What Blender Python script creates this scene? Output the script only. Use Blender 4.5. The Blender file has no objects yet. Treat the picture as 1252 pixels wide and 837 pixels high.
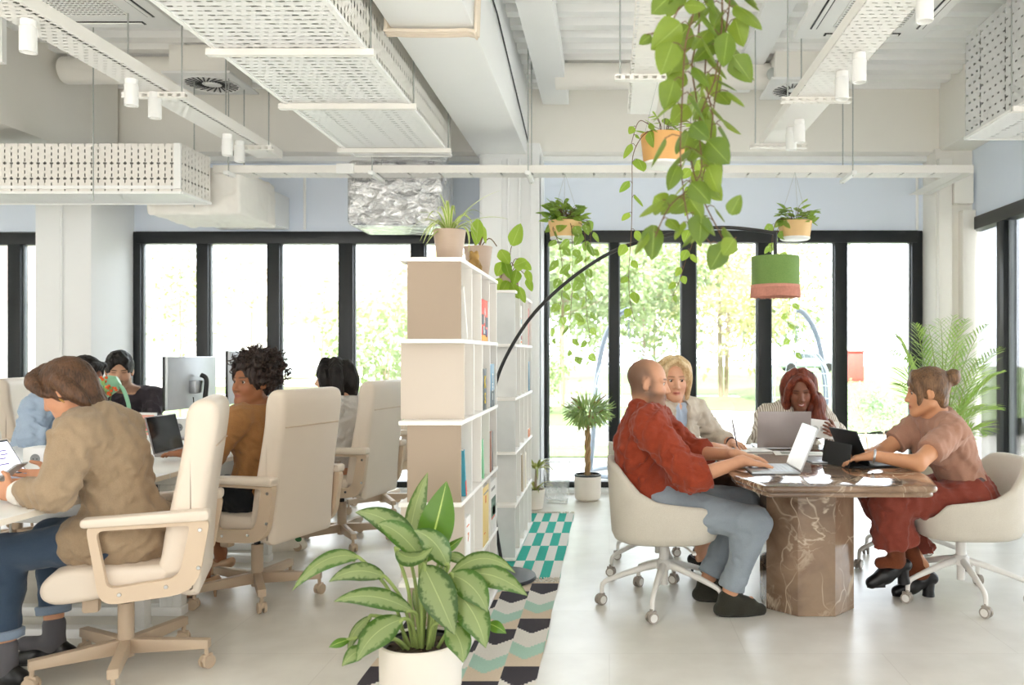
import bpy, bmesh, math, random
import numpy as np
from mathutils import Vector, Matrix
PI = math.pi
C = bpy.context.scene.collection
R_ = math.radians
CAMZ = 1.32
def P(px, py, Y):
    "point seen at photo pixel (px, py) at depth Y metres"
    return Vector(((px-745)*Y/1000.0, Y, CAMZ+(432-py)*Y/1000.0))
def F(px, py, z=0.0):
    "point on the horizontal plane z seen at photo pixel"
    Y = (CAMZ-z)*1000.0/(py-432)
    return Vector(((px-745)*Y/1000.0, Y, z))
def lin(c):
    if isinstance(c, str):
        c = c.lstrip('#'); c = tuple(int(c[i:i+2], 16) for i in (0, 2, 4))
    r = []
    for v in c[:3]:
        v = v/255.0
        r.append(v/12.92 if v <= .04045 else ((v+.055)/1.055)**2.4)
    return (r[0], r[1], r[2], 1.0)

# ------------------------------------------------------------------ materials
MATS = {}
def newmat(name):
    m = bpy.data.materials.new(name); m.use_nodes = True
    nt = m.node_tree; b = nt.nodes['Principled BSDF']
    return m, nt, b
def N(nt, t, **kw):
    n = nt.nodes.new(t)
    for k, v in kw.items(): setattr(n, k, v)
    return n
def math_(nt, op, a, b=None, c=None):
    n = nt.nodes.new('ShaderNodeMath'); n.operation = op
    for i, v in enumerate((a, b, c)):
        if v is None: continue
        if isinstance(v, (int, float)): n.inputs[i].default_value = v
        else: nt.links.new(v, n.inputs[i])
    return n.outputs[0]
def mixc(nt, fac, a, b):
    n = nt.nodes.new('ShaderNodeMix'); n.data_type = 'RGBA'
    for s, v in ((n.inputs[0], fac), (n.inputs[6], a), (n.inputs[7], b)):
        if isinstance(v, (int, float)): s.default_value = v
        elif isinstance(v, tuple): s.default_value = v
        else: nt.links.new(v, s)
    return n.outputs[2]
def mat(name, col, rough=.5, metal=0.0, var=.06, scale=14.0, bump=0.0, bscale=150.0, spec=.5, alpha=1.0, coat=0.0, emit=None, stretch=None, sheen=0.0):
    if name in MATS: return MATS[name]
    m, nt, b = newmat(name); col = lin(col)
    tc = N(nt, 'ShaderNodeTexCoord'); src = tc.outputs['Object']
    if stretch:
        mp = N(nt, 'ShaderNodeMapping'); mp.inputs['Scale'].default_value = stretch
        nt.links.new(src, mp.inputs[0]); src = mp.outputs[0]
    nz = N(nt, 'ShaderNodeTexNoise'); nz.inputs['Scale'].default_value = scale; nz.inputs['Detail'].default_value = 3
    nt.links.new(src, nz.inputs['Vector'])
    dk = tuple(c*(1-var*1.5) for c in col[:3])+(1,); lt = tuple(min(1, c*(1+var)) for c in col[:3])+(1,)
    nt.links.new(mixc(nt, nz.outputs['Fac'], dk, lt), b.inputs['Base Color'])
    b.inputs['Roughness'].default_value = rough; b.inputs['Metallic'].default_value = metal
    b.inputs['Specular IOR Level'].default_value = spec
    if coat: b.inputs['Coat Weight'].default_value = coat
    if sheen: b.inputs['Sheen Weight'].default_value = sheen
    if alpha < 1: b.inputs['Alpha'].default_value = alpha
    if emit:
        b.inputs['Emission Color'].default_value = lin(emit[0]); b.inputs['Emission Strength'].default_value = emit[1]
    if bump:
        n2 = N(nt, 'ShaderNodeTexNoise'); n2.inputs['Scale'].default_value = bscale; n2.inputs['Detail'].default_value = 4
        nt.links.new(src, n2.inputs['Vector'])
        bp = N(nt, 'ShaderNodeBump'); bp.inputs['Strength'].default_value = bump; bp.inputs['Distance'].default_value = .01
        nt.links.new(n2.outputs['Fac'], bp.inputs['Height']); nt.links.new(bp.outputs[0], b.inputs['Normal'])
    MATS[name] = m
    return m
def fabric(name, col, col2=None, scale=420, bump=.25, rough=.9):
    "woven cloth: two thread colours mixed by a fine noise, slow tone drift"
    if name in MATS: return MATS[name]
    m, nt, b = newmat(name); c1 = lin(col); c2 = lin(col2) if col2 else tuple(c*.8 for c in c1[:3])+(1,)
    tc = N(nt, 'ShaderNodeTexCoord')
    n1 = N(nt, 'ShaderNodeTexNoise'); n1.inputs['Scale'].default_value = scale; n1.inputs['Detail'].default_value = 2
    n2 = N(nt, 'ShaderNodeTexNoise'); n2.inputs['Scale'].default_value = 9; n2.inputs['Detail'].default_value = 2
    for n in (n1, n2): nt.links.new(tc.outputs['Object'], n.inputs['Vector'])
    rm = N(nt, 'ShaderNodeMapRange'); rm.inputs[1].default_value = .35; rm.inputs[2].default_value = .65
    nt.links.new(n1.outputs['Fac'], rm.inputs[0])
    f = math_(nt, 'MULTIPLY_ADD', n2.outputs['Fac'], .35, math_(nt, 'MULTIPLY', rm.outputs[0], .6))
    nt.links.new(mixc(nt, f, c1, c2), b.inputs['Base Color'])
    b.inputs['Roughness'].default_value = rough; b.inputs['Specular IOR Level'].default_value = .2
    b.inputs['Sheen Weight'].default_value = .15
    bp = N(nt, 'ShaderNodeBump'); bp.inputs['Strength'].default_value = bump; bp.inputs['Distance'].default_value = .004
    nt.links.new(n1.outputs['Fac'], bp.inputs['Height']); nt.links.new(bp.outputs[0], b.inputs['Normal'])
    MATS[name] = m
    return m
def vcol_mat(name, rough=.55, bump=.06, bscale=300, spec=.4):
    if name in MATS: return MATS[name]
    m, nt, b = newmat(name)
    a = N(nt, 'ShaderNodeAttribute'); a.attribute_name = 'Col'
    nz = N(nt, 'ShaderNodeTexNoise'); nz.inputs['Scale'].default_value = 60; nz.inputs['Detail'].default_value = 3
    tc = N(nt, 'ShaderNodeTexCoord'); nt.links.new(tc.outputs['Object'], nz.inputs['Vector'])
    mx = N(nt, 'ShaderNodeMix'); mx.data_type = 'RGBA'; mx.blend_type = 'MULTIPLY'; mx.inputs[0].default_value = 1
    nt.links.new(a.outputs['Color'], mx.inputs[6])
    nt.links.new(mixc(nt, nz.outputs['Fac'], (.93, .91, .9, 1), (1, 1, 1, 1)), mx.inputs[7])
    nt.links.new(mx.outputs[2], b.inputs['Base Color'])
    b.inputs['Roughness'].default_value = rough; b.inputs['Specular IOR Level'].default_value = spec
    if bump:
        n2 = N(nt, 'ShaderNodeTexNoise'); n2.inputs['Scale'].default_value = bscale
        nt.links.new(tc.outputs['Object'], n2.inputs['Vector'])
        bp = N(nt, 'ShaderNodeBump'); bp.inputs['Strength'].default_value = bump; bp.inputs['Distance'].default_value = .003
        nt.links.new(n2.outputs['Fac'], bp.inputs['Height']); nt.links.new(bp.outputs[0], b.inputs['Normal'])
    MATS[name] = m
    return m
def perf(name, col, pu=.045, pv=.05, sl=.026, sw=.011, big=(), period=.385, bl=.036, bw=.02, swap=False):
    "painted sheet steel punched with rows of slots (UV in metres); the slots are real openings"
    if name in MATS: return MATS[name]
    m, nt, b = newmat(name)
    uv = N(nt, 'ShaderNodeUVMap'); sp = N(nt, 'ShaderNodeSeparateXYZ'); nt.links.new(uv.outputs[0], sp.inputs[0])
    u, v = (sp.outputs[1], sp.outputs[0]) if swap else (sp.outputs[0], sp.outputs[1])
    row = math_(nt, 'FLOOR', math_(nt, 'DIVIDE', v, pv))
    off = math_(nt, 'MULTIPLY', math_(nt, 'FLOORED_MODULO', row, 2.0), .5)
    def near(x, per, half, shift=.5, add=None):
        q = math_(nt, 'DIVIDE', x, per)
        if add is not None: q = math_(nt, 'ADD', q, add)
        d = math_(nt, 'ABSOLUTE', math_(nt, 'SUBTRACT', math_(nt, 'FRACT', q), shift))
        return math_(nt, 'LESS_THAN', d, half/per)
    mk = math_(nt, 'MULTIPLY', near(u, pu, sl/2, .5, off), near(v, pv, sw/2))
    for sft in big:
        mk = math_(nt, 'MAXIMUM', mk, math_(nt, 'MULTIPLY', near(u, period, bl/2, sft), near(v, pv, bw/2)))
    tr = N(nt, 'ShaderNodeBsdfTransparent'); ms = N(nt, 'ShaderNodeMixShader')
    nt.links.new(mk, ms.inputs[0]); nt.links.new(b.outputs[0], ms.inputs[1]); nt.links.new(tr.outputs[0], ms.inputs[2])
    nt.links.new(ms.outputs[0], nt.nodes['Material Output'].inputs[0])
    tc = N(nt, 'ShaderNodeTexCoord'); nz = N(nt, 'ShaderNodeTexNoise'); nz.inputs['Scale'].default_value = 3
    nt.links.new(tc.outputs['Object'], nz.inputs['Vector'])
    c = lin(col)
    nt.links.new(mixc(nt, nz.outputs['Fac'], tuple(x*.95 for x in c[:3])+(1,), c), b.inputs['Base Color'])
    b.inputs['Roughness'].default_value = .45
    MATS[name] = m
    return m

# ------------------------------------------------------------------ objects
def tag(o, label=None, cat=None, group=None, kind=None):
    if label: o['label'] = label
    if cat: o['category'] = cat
    if group: o['group'] = group
    if kind: o['kind'] = kind
    return o
def thing(name, label, cat, loc=(0, 0, 0), rz=0.0, group=None):
    o = bpy.data.objects.new(name, None); C.objects.link(o)
    o.empty_display_size = .05
    o.location = loc; o.rotation_euler = (0, 0, rz)
    return tag(o, label, cat, group)
def link(name, me, parent=None):
    o = bpy.data.objects.new(name, me); C.objects.link(o)
    if parent: o.parent = parent
    return o
def dup(root, label=None, loc=None, rz=None, group=None):
    def cp(o, par):
        c = o.copy(); C.objects.link(c)
        if par: c.parent = par
        for ch in [x for x in o.children]: cp(ch, c)
        return c
    r = cp(root, None)
    if label: r['label'] = label
    if group: r['group'] = group
    if loc is not None: r.location = loc
    if rz is not None: r.rotation_euler = (0, 0, rz)
    return r

def frame(a, b):
    "rotation whose Z runs from a to b"
    d = (Vector(b)-Vector(a)); return d.to_track_quat('Z', 'Y').to_matrix()
class MB:
    def __init__(s): s.bm = bmesh.new()
    def _new(s, verts, M=None, mi=0):
        if M is not None:
            for v in verts: v.co = M @ v.co
        if mi:
            fs = set()
            for v in verts: fs.update(v.link_faces)
            for f in fs: f.material_index = mi
    def box(s, cx, cy, cz, sx, sy, sz, rz=0, bev=0, seg=2, mi=0, M=None):
        t = bmesh.new(); bmesh.ops.create_cube(t, size=1)
        for v in t.verts: v.co = Vector((v.co.x*sx, v.co.y*sy, v.co.z*sz))
        if bev: bmesh.ops.bevel(t, geom=t.edges[:], offset=min(bev, .49*min(sx, sy, sz)), segments=seg, affect='EDGES', profile=.5)
        X = Matrix.Translation((cx, cy, cz)) @ Matrix.Rotation(rz, 4, 'Z')
        s._merge(t, (M @ X) if M is not None else X, mi); return s
    def bb(s, x0, x1, y0, y1, z0, z1, bev=0, mi=0, M=None, seg=2):
        return s.box((x0+x1)/2, (y0+y1)/2, (z0+z1)/2, abs(x1-x0), abs(y1-y0), abs(z1-z0), bev=bev, mi=mi, M=M, seg=seg)
    def _merge(s, t, M=None, mi=0):
        vm = {}
        for v in t.verts: vm[v] = s.bm.verts.new((M @ v.co) if M is not None else v.co)
        for f in t.faces:
            try:
                g = s.bm.faces.new([vm[v] for v in f.verts]); g.material_index = mi if mi else f.material_index
            except ValueError: pass
        t.free()
    def prism(s, poly, a0, a1, axis='z', bev=0, seg=2, mi=0, M=None):
        "closed polygon extruded along an axis; x: poly=(y,z), y: poly=(x,z), z: poly=(x,y)"
        t = bmesh.new()
        def pt(p, a): return (a, p[0], p[1]) if axis == 'x' else (p[0], a, p[1]) if axis == 'y' else (p[0], p[1], a)
        A = [t.verts.new(pt(p, a0)) for p in poly]; B = [t.verts.new(pt(p, a1)) for p in poly]
        n = len(poly)
        fa = t.faces.new(A[::-1]); fb = t.faces.new(B)
        for i in range(n): t.faces.new((A[i], A[(i+1) % n], B[(i+1) % n], B[i]))
        bmesh.ops.recalc_face_normals(t, faces=t.faces[:])
        if bev:
            eds = list(set(fa.edges[:]+fb.edges[:]))
            bmesh.ops.bevel(t, geom=eds, offset=bev, segments=seg, affect='EDGES', profile=.5)
        s._merge(t, M, mi); return s
    def tube(s, pts, r, seg=8, closed=False, mi=0, ref=None, rect=None, caps=True, M=None):
        "round (or rect=(w,h)) section swept along points"
        pts = [Vector(p) for p in pts]; n = len(pts)
        rs = r if isinstance(r, (list, tuple)) else [r]*n
        if rect: sec = [(rect[0]/2, rect[1]/2), (-rect[0]/2, rect[1]/2), (-rect[0]/2, -rect[1]/2), (rect[0]/2, -rect[1]/2)]
        rings = []; prev = Vector(ref) if ref else None
        for i in range(n):
            if closed: t = pts[(i+1) % n]-pts[i-1]
            else: t = pts[min(i+1, n-1)]-pts[max(i-1, 0)]
            t.normalize()
            if prev is None:
                prev = Vector((0, 0, 1)) if abs(t.z) < .9 else Vector((1, 0, 0))
            u = (Vector(ref) if ref else prev); u = u-t*u.dot(t)
            if u.length < 1e-6: u = t.orthogonal()
            u.normalize(); w = t.cross(u); prev = u
            if rect: ring = [pts[i]+u*a*rs[i]+w*b*rs[i] for a, b in sec] if not isinstance(rs[i], float) or True else None
            else: ring = [pts[i]+(u*math.cos(2*PI*k/seg)+w*math.sin(2*PI*k/seg))*rs[i] for k in range(seg)]
            rings.append([s.bm.verts.new((M @ p) if M is not None else p) for p in ring])
        m = len(rings[0])
        for i in range(n if closed else n-1):
            a, b = rings[i], rings[(i+1) % n]
            for k in range(m):
                f = s.bm.faces.new((a[k], a[(k+1) % m], b[(k+1) % m], b[k])); f.material_index = mi
        if caps and not closed:
            s.bm.faces.new(rings[0][::-1]).material_index = mi; s.bm.faces.new(rings[-1]).material_index = mi
        return s
    def lathe(s, prof, o=(0, 0, 0), seg=28, mi=0, M=None):
        rings = []; o = Vector(o)
        for r, z in prof:
            if r < 1e-5: ring = [o+Vector((0, 0, z))]
            else: ring = [o+Vector((r*math.cos(2*PI*k/seg), r*math.sin(2*PI*k/seg), z)) for k in range(seg)]
            rings.append([s.bm.verts.new((M @ p) if M is not None else p) for p in ring])
        for a, b in zip(rings, rings[1:]):
            for k in range(seg):
                k2 = (k+1) % seg
                if len(a) == 1 and len(b) == 1: continue
                if len(a) == 1: vs = (a[0], b[k2], b[k])
                elif len(b) == 1: vs = (a[k], a[k2], b[0])
                else: vs = (a[k], a[k2], b[k2], b[k])
                s.bm.faces.new(vs).material_index = mi
        return s
    def cyl(s, a, b, r, r2=None, seg=16, mi=0):
        return s.tube([a, b], [r, r if r2 is None else r2], seg=seg, mi=mi)
    def ell(s, c, r, seg=16, mi=0, M=None):
        t = bmesh.new(); bmesh.ops.create_uvsphere(t, u_segments=seg, v_segments=max(6, seg*2//3), radius=1)
        r = (r, r, r) if isinstance(r, (int, float)) else r
        for v in t.verts: v.co = Vector((v.co.x*r[0], v.co.y*r[1], v.co.z*r[2]))
        X = Matrix.Translation(c)
        s._merge(t, X @ M if M is not None else X, mi); return s
    def grid(s, rows, mi=0, closed=False):
        "rows of points joined into a sheet"
        V = [[s.bm.verts.new(p) for p in r] for r in rows]
        for a, b in zip(V, V[1:]):
            n = len(a)
            for k in range(n if closed else n-1):
                s.bm.faces.new((a[k], a[(k+1) % n], b[(k+1) % n], b[k])).material_index = mi
        return V
    def quad(s, *p, mi=0):
        s.bm.faces.new([s.bm.verts.new(q) for q in p]).material_index = mi; return s
    def build(s, name, mats, parent=None, smooth=40, uv=False, origin=None):
        bm = s.bm
        if origin is not None:
            o_ = Vector(origin)
            for v in bm.verts: v.co -= o_
        me = bpy.data.meshes.new(name)
        bm.normal_update()
        if uv:
            L = bm.loops.layers.uv.verify()
            for f in bm.faces:
                n = f.normal; ax = max(range(3), key=lambda i: abs(n[i]))
                for l in f.loops:
                    c = l.vert.co
                    l[L].uv = (c.y, c.z) if ax == 0 else (c.x, c.z) if ax == 1 else (c.x, c.y)
        bm.to_mesh(me); bm.free()
        for m in (mats if isinstance(mats, (list, tuple)) else [mats]): me.materials.append(m)
        if smooth:
            me.shade_smooth(); me.set_sharp_from_angle(angle=R_(smooth))
        o = link(name, me, parent)
        if origin is not None and parent is None: o.location = origin
        return o
def struct(name, mb, m, uv=False, smooth=40, label=None):
    o = mb.build(name, m, uv=uv, smooth=smooth); o['kind'] = 'structure'
    if label: o['label'] = label
    return o
def smoothpath(pts, n=8, closed=False):
    "Catmull-Rom through points"
    pts = [Vector(p) for p in pts]; out = []; m = len(pts)
    for i in range(m if closed else m-1):
        if closed: a, b, c, d = pts[i-1], pts[i], pts[(i+1) % m], pts[(i+2) % m]
        else: a, b, c, d = pts[max(i-1, 0)], pts[i], pts[i+1], pts[min(i+2, m-1)]
        for k in range(n):
            t = k/n
            out.append(.5*((2*b)+(c-a)*t+(2*a-5*b+4*c-d)*t*t+(3*b-a-3*c+d)*t**3))
    if not closed: out.append(pts[-1])
    return out
def text_mesh(s, size, name='lettering', m=None, parent=None, M=None, depth=.0006, bold=False):
    cu = bpy.data.curves.new('lettering', 'FONT'); cu.body = s; cu.size = size; cu.extrude = depth
    cu.align_x = 'CENTER'; cu.align_y = 'CENTER'; cu.offset = size*.02 if bold else 0; cu.resolution_u = 3
    o = bpy.data.objects.new('lettering_source', cu); C.objects.link(o)
    dg = bpy.context.evaluated_depsgraph_get(); dg.update()
    me = bpy.data.meshes.new_from_object(o.evaluated_get(dg)); bpy.data.objects.remove(o); bpy.data.curves.remove(cu)
    if M is not None: me.transform(M)
    me.materials.clear(); me.materials.append(m)
    return link(name, me, parent)

# ------------------------------------------------------------------ signed-distance sculpting
def npv(v): return np.array((v[0], v[1], v[2]), dtype=np.float64)
class Vol:
    def __init__(s, lo, hi, h, fine=()):
        s.h = h; s.ax = []
        for i in range(3):
            p = lo[i]; xs = [p]
            while p < hi[i]:
                st = h
                for f in fine:
                    if f[0][i]-h <= p <= f[1][i]: st = min(st, f[2])
                p += st; xs.append(p)
            s.ax.append(np.array(xs, dtype=np.float32))
        s.a = np.full([len(x) for x in s.ax], .3, dtype=np.float32)
    def _sl(s, lo, hi):
        r = []
        for i in range(3):
            x = s.ax[i]; a = max(0, int(np.searchsorted(x, lo[i]))-1); b = min(len(x), int(np.searchsorted(x, hi[i]))+1)
            if b <= a: return None
            r.append(slice(a, b))
        return tuple(r)
    def _pts(s, sl):
        return s.ax[0][sl[0]][:, None, None], s.ax[1][sl[1]][None, :, None], s.ax[2][sl[2]][None, None, :]
    def _app(s, f, lo, hi, k, op):
        m = k+3*s.h
        sl = s._sl([lo[i]-m for i in range(3)], [hi[i]+m for i in range(3)])
        if sl is None: return
        d = f(*s._pts(sl)).astype(np.float32); a = s.a[sl]
        if op == 'u':
            if k > 0:
                hh = np.maximum(k-np.abs(a-d), 0)/k; s.a[sl] = np.minimum(a, d)-hh*hh*k*.25
            else: s.a[sl] = np.minimum(a, d)
        elif op == 's':
            d = -d
            if k > 0:
                hh = np.maximum(k-np.abs(a-d), 0)/k; s.a[sl] = np.maximum(a, d)+hh*hh*k*.25
            else: s.a[sl] = np.maximum(a, d)
    def cone(s, a, b, ra, rb, k=.02, op='u', flat=None):
        a, b = npv(a), npv(b); ba = b-a; L2 = max(float(ba@ba), 1e-9); rm = max(ra, rb)
        if flat is not None: fn, ff = npv(flat[0]), flat[1]
        def f(X, Y, Z):
            x, y, z = X-a[0], Y-a[1], Z-a[2]
            t = np.clip((x*ba[0]+y*ba[1]+z*ba[2])/L2, 0, 1)
            x, y, z = x-t*ba[0], y-t*ba[1], z-t*ba[2]
            if flat is not None:
                q = (x*fn[0]+y*fn[1]+z*fn[2])*(1/ff-1)
                x, y, z = x+fn[0]*q, y+fn[1]*q, z+fn[2]*q
            d = np.sqrt(x*x+y*y+z*z)-(ra+(rb-ra)*t)
            return d*(.5+.5*ff) if flat is not None else d
        s._app(f, np.minimum(a, b)-rm, np.maximum(a, b)+rm, k, op)
    def ell(s, c, r, R=None, k=.02, op='u'):
        c = npv(c); r = npv(r if not isinstance(r, (int, float)) else (r, r, r)); mr = float(max(r))
        R = np.eye(3) if R is None else np.array(R)
        def f(X, Y, Z):
            x, y, z = X-c[0], Y-c[1], Z-c[2]
            u = (R[0, 0]*x+R[1, 0]*y+R[2, 0]*z)/r[0]; v = (R[0, 1]*x+R[1, 1]*y+R[2, 1]*z)/r[1]; w = (R[0, 2]*x+R[1, 2]*y+R[2, 2]*z)/r[2]
            k0 = np.sqrt(u*u+v*v+w*w); k1 = np.sqrt((u/r[0])**2+(v/r[1])**2+(w/r[2])**2)+1e-9
            return k0*(k0-1)/k1
        s._app(f, c-mr, c+mr, k, op)
    def rbox(s, c, hs, R=None, rad=.01, k=.02, op='u'):
        c = npv(c); hs = npv(hs); mr = float(np.linalg.norm(hs)); R = np.eye(3) if R is None else np.array(R)
        def f(X, Y, Z):
            x, y, z = X-c[0], Y-c[1], Z-c[2]
            q = [np.abs(R[0, i]*x+R[1, i]*y+R[2, i]*z)-(hs[i]-rad) for i in range(3)]
            return np.sqrt(np.maximum(q[0], 0)**2+np.maximum(q[1], 0)**2+np.maximum(q[2], 0)**2)+np.minimum(np.maximum(q[0], np.maximum(q[1], q[2])), 0)-rad
        s._app(f, c-mr, c+mr, k, op)
    def cut(s, p, n, rad=None, k=0.0):
        "remove what lies on the side n points to (only inside a tube of radius rad along n)"
        p, n = npv(p), npv(n); n = n/np.linalg.norm(n)
        lo, hi = ([p[i]-(rad+.02 if n[i] <= 0 else rad+.02)+min(0, n[i]*.4) for i in range(3)], [p[i]+rad+.02+max(0, n[i]*.4) for i in range(3)]) if rad else ([-1e3]*3, [1e3]*3)
        sl = s._sl(lo, hi)
        if sl is None: return
        X, Y, Z = s._pts(sl)
        d = ((X-p[0])*n[0]+(Y-p[1])*n[1]+(Z-p[2])*n[2]).astype(np.float32)
        if rad:
            r2 = (X-p[0])**2+(Y-p[1])**2+(Z-p[2])**2-d*d
            d = np.where((r2 < rad*rad) & (d < .4), d, -1.0).astype(np.float32)
        s.a[sl] = np.maximum(s.a[sl], d)
    def ripple(s, amp, freq, seed=0, n=7, ridged=True, stretch=(1, 1, 1), R=None, where=None):
        "cloth folds / strands: sums of warped waves pushed into the surface"
        rng = np.random.RandomState(seed); b = np.argwhere(np.abs(s.a) < max(.04, amp*3))
        p = np.stack([s.ax[i][b[:, i]] for i in range(3)], 1).astype(np.float64)
        if R is not None: p = p @ np.array(R)
        q = p*np.array(stretch); o = np.zeros(len(q))
        for i in range(n):
            kv = rng.normal(size=3); kv *= freq*rng.uniform(.6, 1.6)/np.linalg.norm(kv)
            k2 = rng.normal(size=3)*freq*.5
            w = np.sin(q@kv+rng.uniform(0, 6.3)+1.6*np.sin(q@k2+rng.uniform(0, 6.3)))
            o += (1-2*np.abs(w))*.8 if ridged and i % 2 else w
        o *= amp/math.sqrt(n)
        if where is not None: o *= where(p)
        s.a[b[:, 0], b[:, 1], b[:, 2]] += o.astype(np.float32)
    def mesh(s, smooth=2):
        a = s.a; xs = s.ax; ins = a < 0
        n = [k-1 for k in a.shape]
        c = np.zeros(n, dtype=np.int8); offs = [(i, j, k) for i in (0, 1) for j in (0, 1) for k in (0, 1)]
        for o in offs: c += ins[o[0]:o[0]+n[0], o[1]:o[1]+n[1], o[2]:o[2]+n[2]]
        act = (c > 0) & (c < 8); idx = np.argwhere(act); nv = len(idx)
        vid = np.full(n, -1, dtype=np.int32); vid[act] = np.arange(nv)
        pos = np.zeros((nv, 3)); cnt = np.zeros(nv)
        for o in offs:
            for ax in range(3):
                if o[ax]: continue
                o2 = list(o); o2[ax] = 1
                i0 = idx+np.array(o); i1 = idx+np.array(o2)
                v0 = a[i0[:, 0], i0[:, 1], i0[:, 2]].astype(np.float64); v1 = a[i1[:, 0], i1[:, 1], i1[:, 2]].astype(np.float64)
                m = (v0 < 0) != (v1 < 0); t = np.where(m, v0/np.where(m, v0-v1, 1), 0)
                for d in range(3):
                    q0 = xs[d][i0[:, d]]; q1 = xs[d][i1[:, d]]
                    pos[:, d] += np.where(m, q0+t*(q1-q0), 0)
                cnt += m
        pos /= np.maximum(cnt, 1)[:, None]
        faces = []
        for ax in range(3):
            b, d = (ax+1) % 3, (ax+2) % 3
            s0 = [slice(None)]*3; s1 = [slice(None)]*3
            s0[ax] = slice(0, n[ax]); s1[ax] = slice(1, n[ax]+1)
            for q in (b, d): s0[q] = s1[q] = slice(1, n[q])
            e = np.argwhere(ins[tuple(s0)] != ins[tuple(s1)])
            if not len(e): continue
            e[:, b] += 1; e[:, d] += 1
            sg = ins[e[:, 0], e[:, 1], e[:, 2]]
            q = []
            for db, dd in ((-1, -1), (0, -1), (0, 0), (-1, 0)):
                g = e.copy(); g[:, b] += db; g[:, d] += dd; q.append(vid[g[:, 0], g[:, 1], g[:, 2]])
            q = np.stack(q, 1); q[~sg] = q[~sg][:, ::-1]; faces.append(q)
        fc = np.concatenate(faces) if faces else np.zeros((0, 4), int)
        for _ in range(smooth):
            acc = np.zeros_like(pos); k = np.zeros(nv)
            for i in range(4):
                x, y = fc[:, i], fc[:, (i+1) % 4]
                for d in range(3):
                    acc[:, d] += np.bincount(x, pos[y, d], nv)+np.bincount(y, pos[x, d], nv)
                k += np.bincount(x, minlength=nv)+np.bincount(y, minlength=nv)
            pos = pos*.5+.5*acc/np.maximum(k, 1)[:, None]
        return pos, fc
def np_mesh(name, V, Fq, mats, parent=None, origin=(0, 0, 0), col=None, smooth=True):
    me = bpy.data.meshes.new(name); V = np.asarray(V, dtype=np.float32)-np.array(origin, dtype=np.float32)
    nf = len(Fq)
    me.vertices.add(len(V)); me.vertices.foreach_set('co', V.ravel())
    me.loops.add(nf*4); me.loops.foreach_set('vertex_index', np.asarray(Fq, dtype=np.int32).ravel())
    me.polygons.add(nf); me.polygons.foreach_set('loop_start', np.arange(0, nf*4, 4, dtype=np.int32))
    me.update(calc_edges=True); me.validate()
    if smooth: me.shade_smooth()
    if col is not None:
        at = me.attributes.new('Col', 'FLOAT_COLOR', 'POINT')
        c = np.ones((len(V), 4), dtype=np.float32); c[:, :3] = col; at.data.foreach_set('color', c.ravel())
    for m in (mats if isinstance(mats, (list, tuple)) else [mats]): me.materials.append(m)
    return link(name, me, parent)
# ================================================================== palette
WALLW = mat('white_wall_paint', '#f4f5f5', .7, var=.02, scale=2.5, bump=.05, bscale=60)
CREAM = mat('cream_wall_paint', '#f2efe8', .75, var=.03, scale=2, bump=.08, bscale=40)
BLUEW = mat('pale_blue_panel', '#e4edfb', .5, var=.015, scale=2)
BLACKF = mat('charcoal_aluminium', '#161a1d', .38, var=.08, scale=6)
TRAYW = mat('tray_white_steel', '#f6f6f4', .42, var=.02, scale=4)
PLASTW = mat('white_plastic', '#f0f0ee', .4, var=.02)
STEEL = mat('zinc_rod', '#b9bcb9', .4, metal=.6)
PERF = perf('slotted_sheet', '#f6f6f5', big=(.18, .34, .8), bl=.03, bw=.017)
PERF2 = perf('slotted_sheet_upright', '#efebe4', pu=.045, pv=.05, sl=.026, sw=.010, big=(.3, .62), period=.36, bl=.014, bw=.028, swap=True)
PERF3 = perf('slotted_tray_sheet', '#f4f2ee', pu=.05, pv=.04, sl=.028, sw=.010, big=(.5,), period=.25, bl=.018, bw=.030)
LIPP = perf('slotted_lip_sheet', '#f3f0ea', pu=.05, pv=.3, sl=.026, sw=.016)
LIPY = perf('slotted_lip_sheet_long', '#f3f0ea', pu=.05, pv=.3, sl=.012, sw=.03)
DUCTG = mat('galvanised_duct', '#9a9994', .5, metal=.2, var=.1, scale=3)
# floor: polished screed tiles
def floor_mat():
    m, nt, b = newmat('polished_screed')
    tc = N(nt, 'ShaderNodeTexCoord'); o = tc.outputs['Object']
    def noise(s, d, sc=None):
        n = N(nt, 'ShaderNodeTexNoise'); n.inputs['Scale'].default_value = s; n.inputs['Detail'].default_value = d
        nt.links.new(o, n.inputs[0]); return n.outputs['Fac']
    rm = N(nt, 'ShaderNodeMapRange'); rm.inputs[1].default_value = .28; rm.inputs[2].default_value = .72
    nt.links.new(math_(nt, 'ADD', math_(nt, 'MULTIPLY', noise(1.1, 6), .6), math_(nt, 'MULTIPLY', noise(5, 5), .4)), rm.inputs[0])
    base = mixc(nt, rm.outputs[0], lin('#c9c4ba'), lin('#e8e5de'))
    br = N(nt, 'ShaderNodeTexBrick'); br.inputs['Scale'].default_value = 1; br.inputs['Brick Width'].default_value = 1.2
    br.inputs['Row Height'].default_value = .6; br.inputs['Mortar Size'].default_value = .0025
    nt.links.new(o, br.inputs[0])
    br.inputs['Color1'].default_value = (1, 1, 1, 1); br.inputs['Color2'].default_value = (.965, .965, .96, 1); br.inputs['Mortar'].default_value = (.88, .87, .86, 1)
    mx = N(nt, 'ShaderNodeMix'); mx.data_type = 'RGBA'; mx.blend_type = 'MULTIPLY'; mx.inputs[0].default_value = 1
    nt.links.new(base, mx.inputs[6]); nt.links.new(br.outputs[0], mx.inputs[7]); nt.links.new(mx.outputs[2], b.inputs['Base Color'])
    rr = N(nt, 'ShaderNodeMapRange'); rr.inputs[3].default_value = .26; rr.inputs[4].default_value = .38
    nt.links.new(noise(3, 4), rr.inputs[0]); nt.links.new(rr.outputs[0], b.inputs['Roughness'])
    return m
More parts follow.
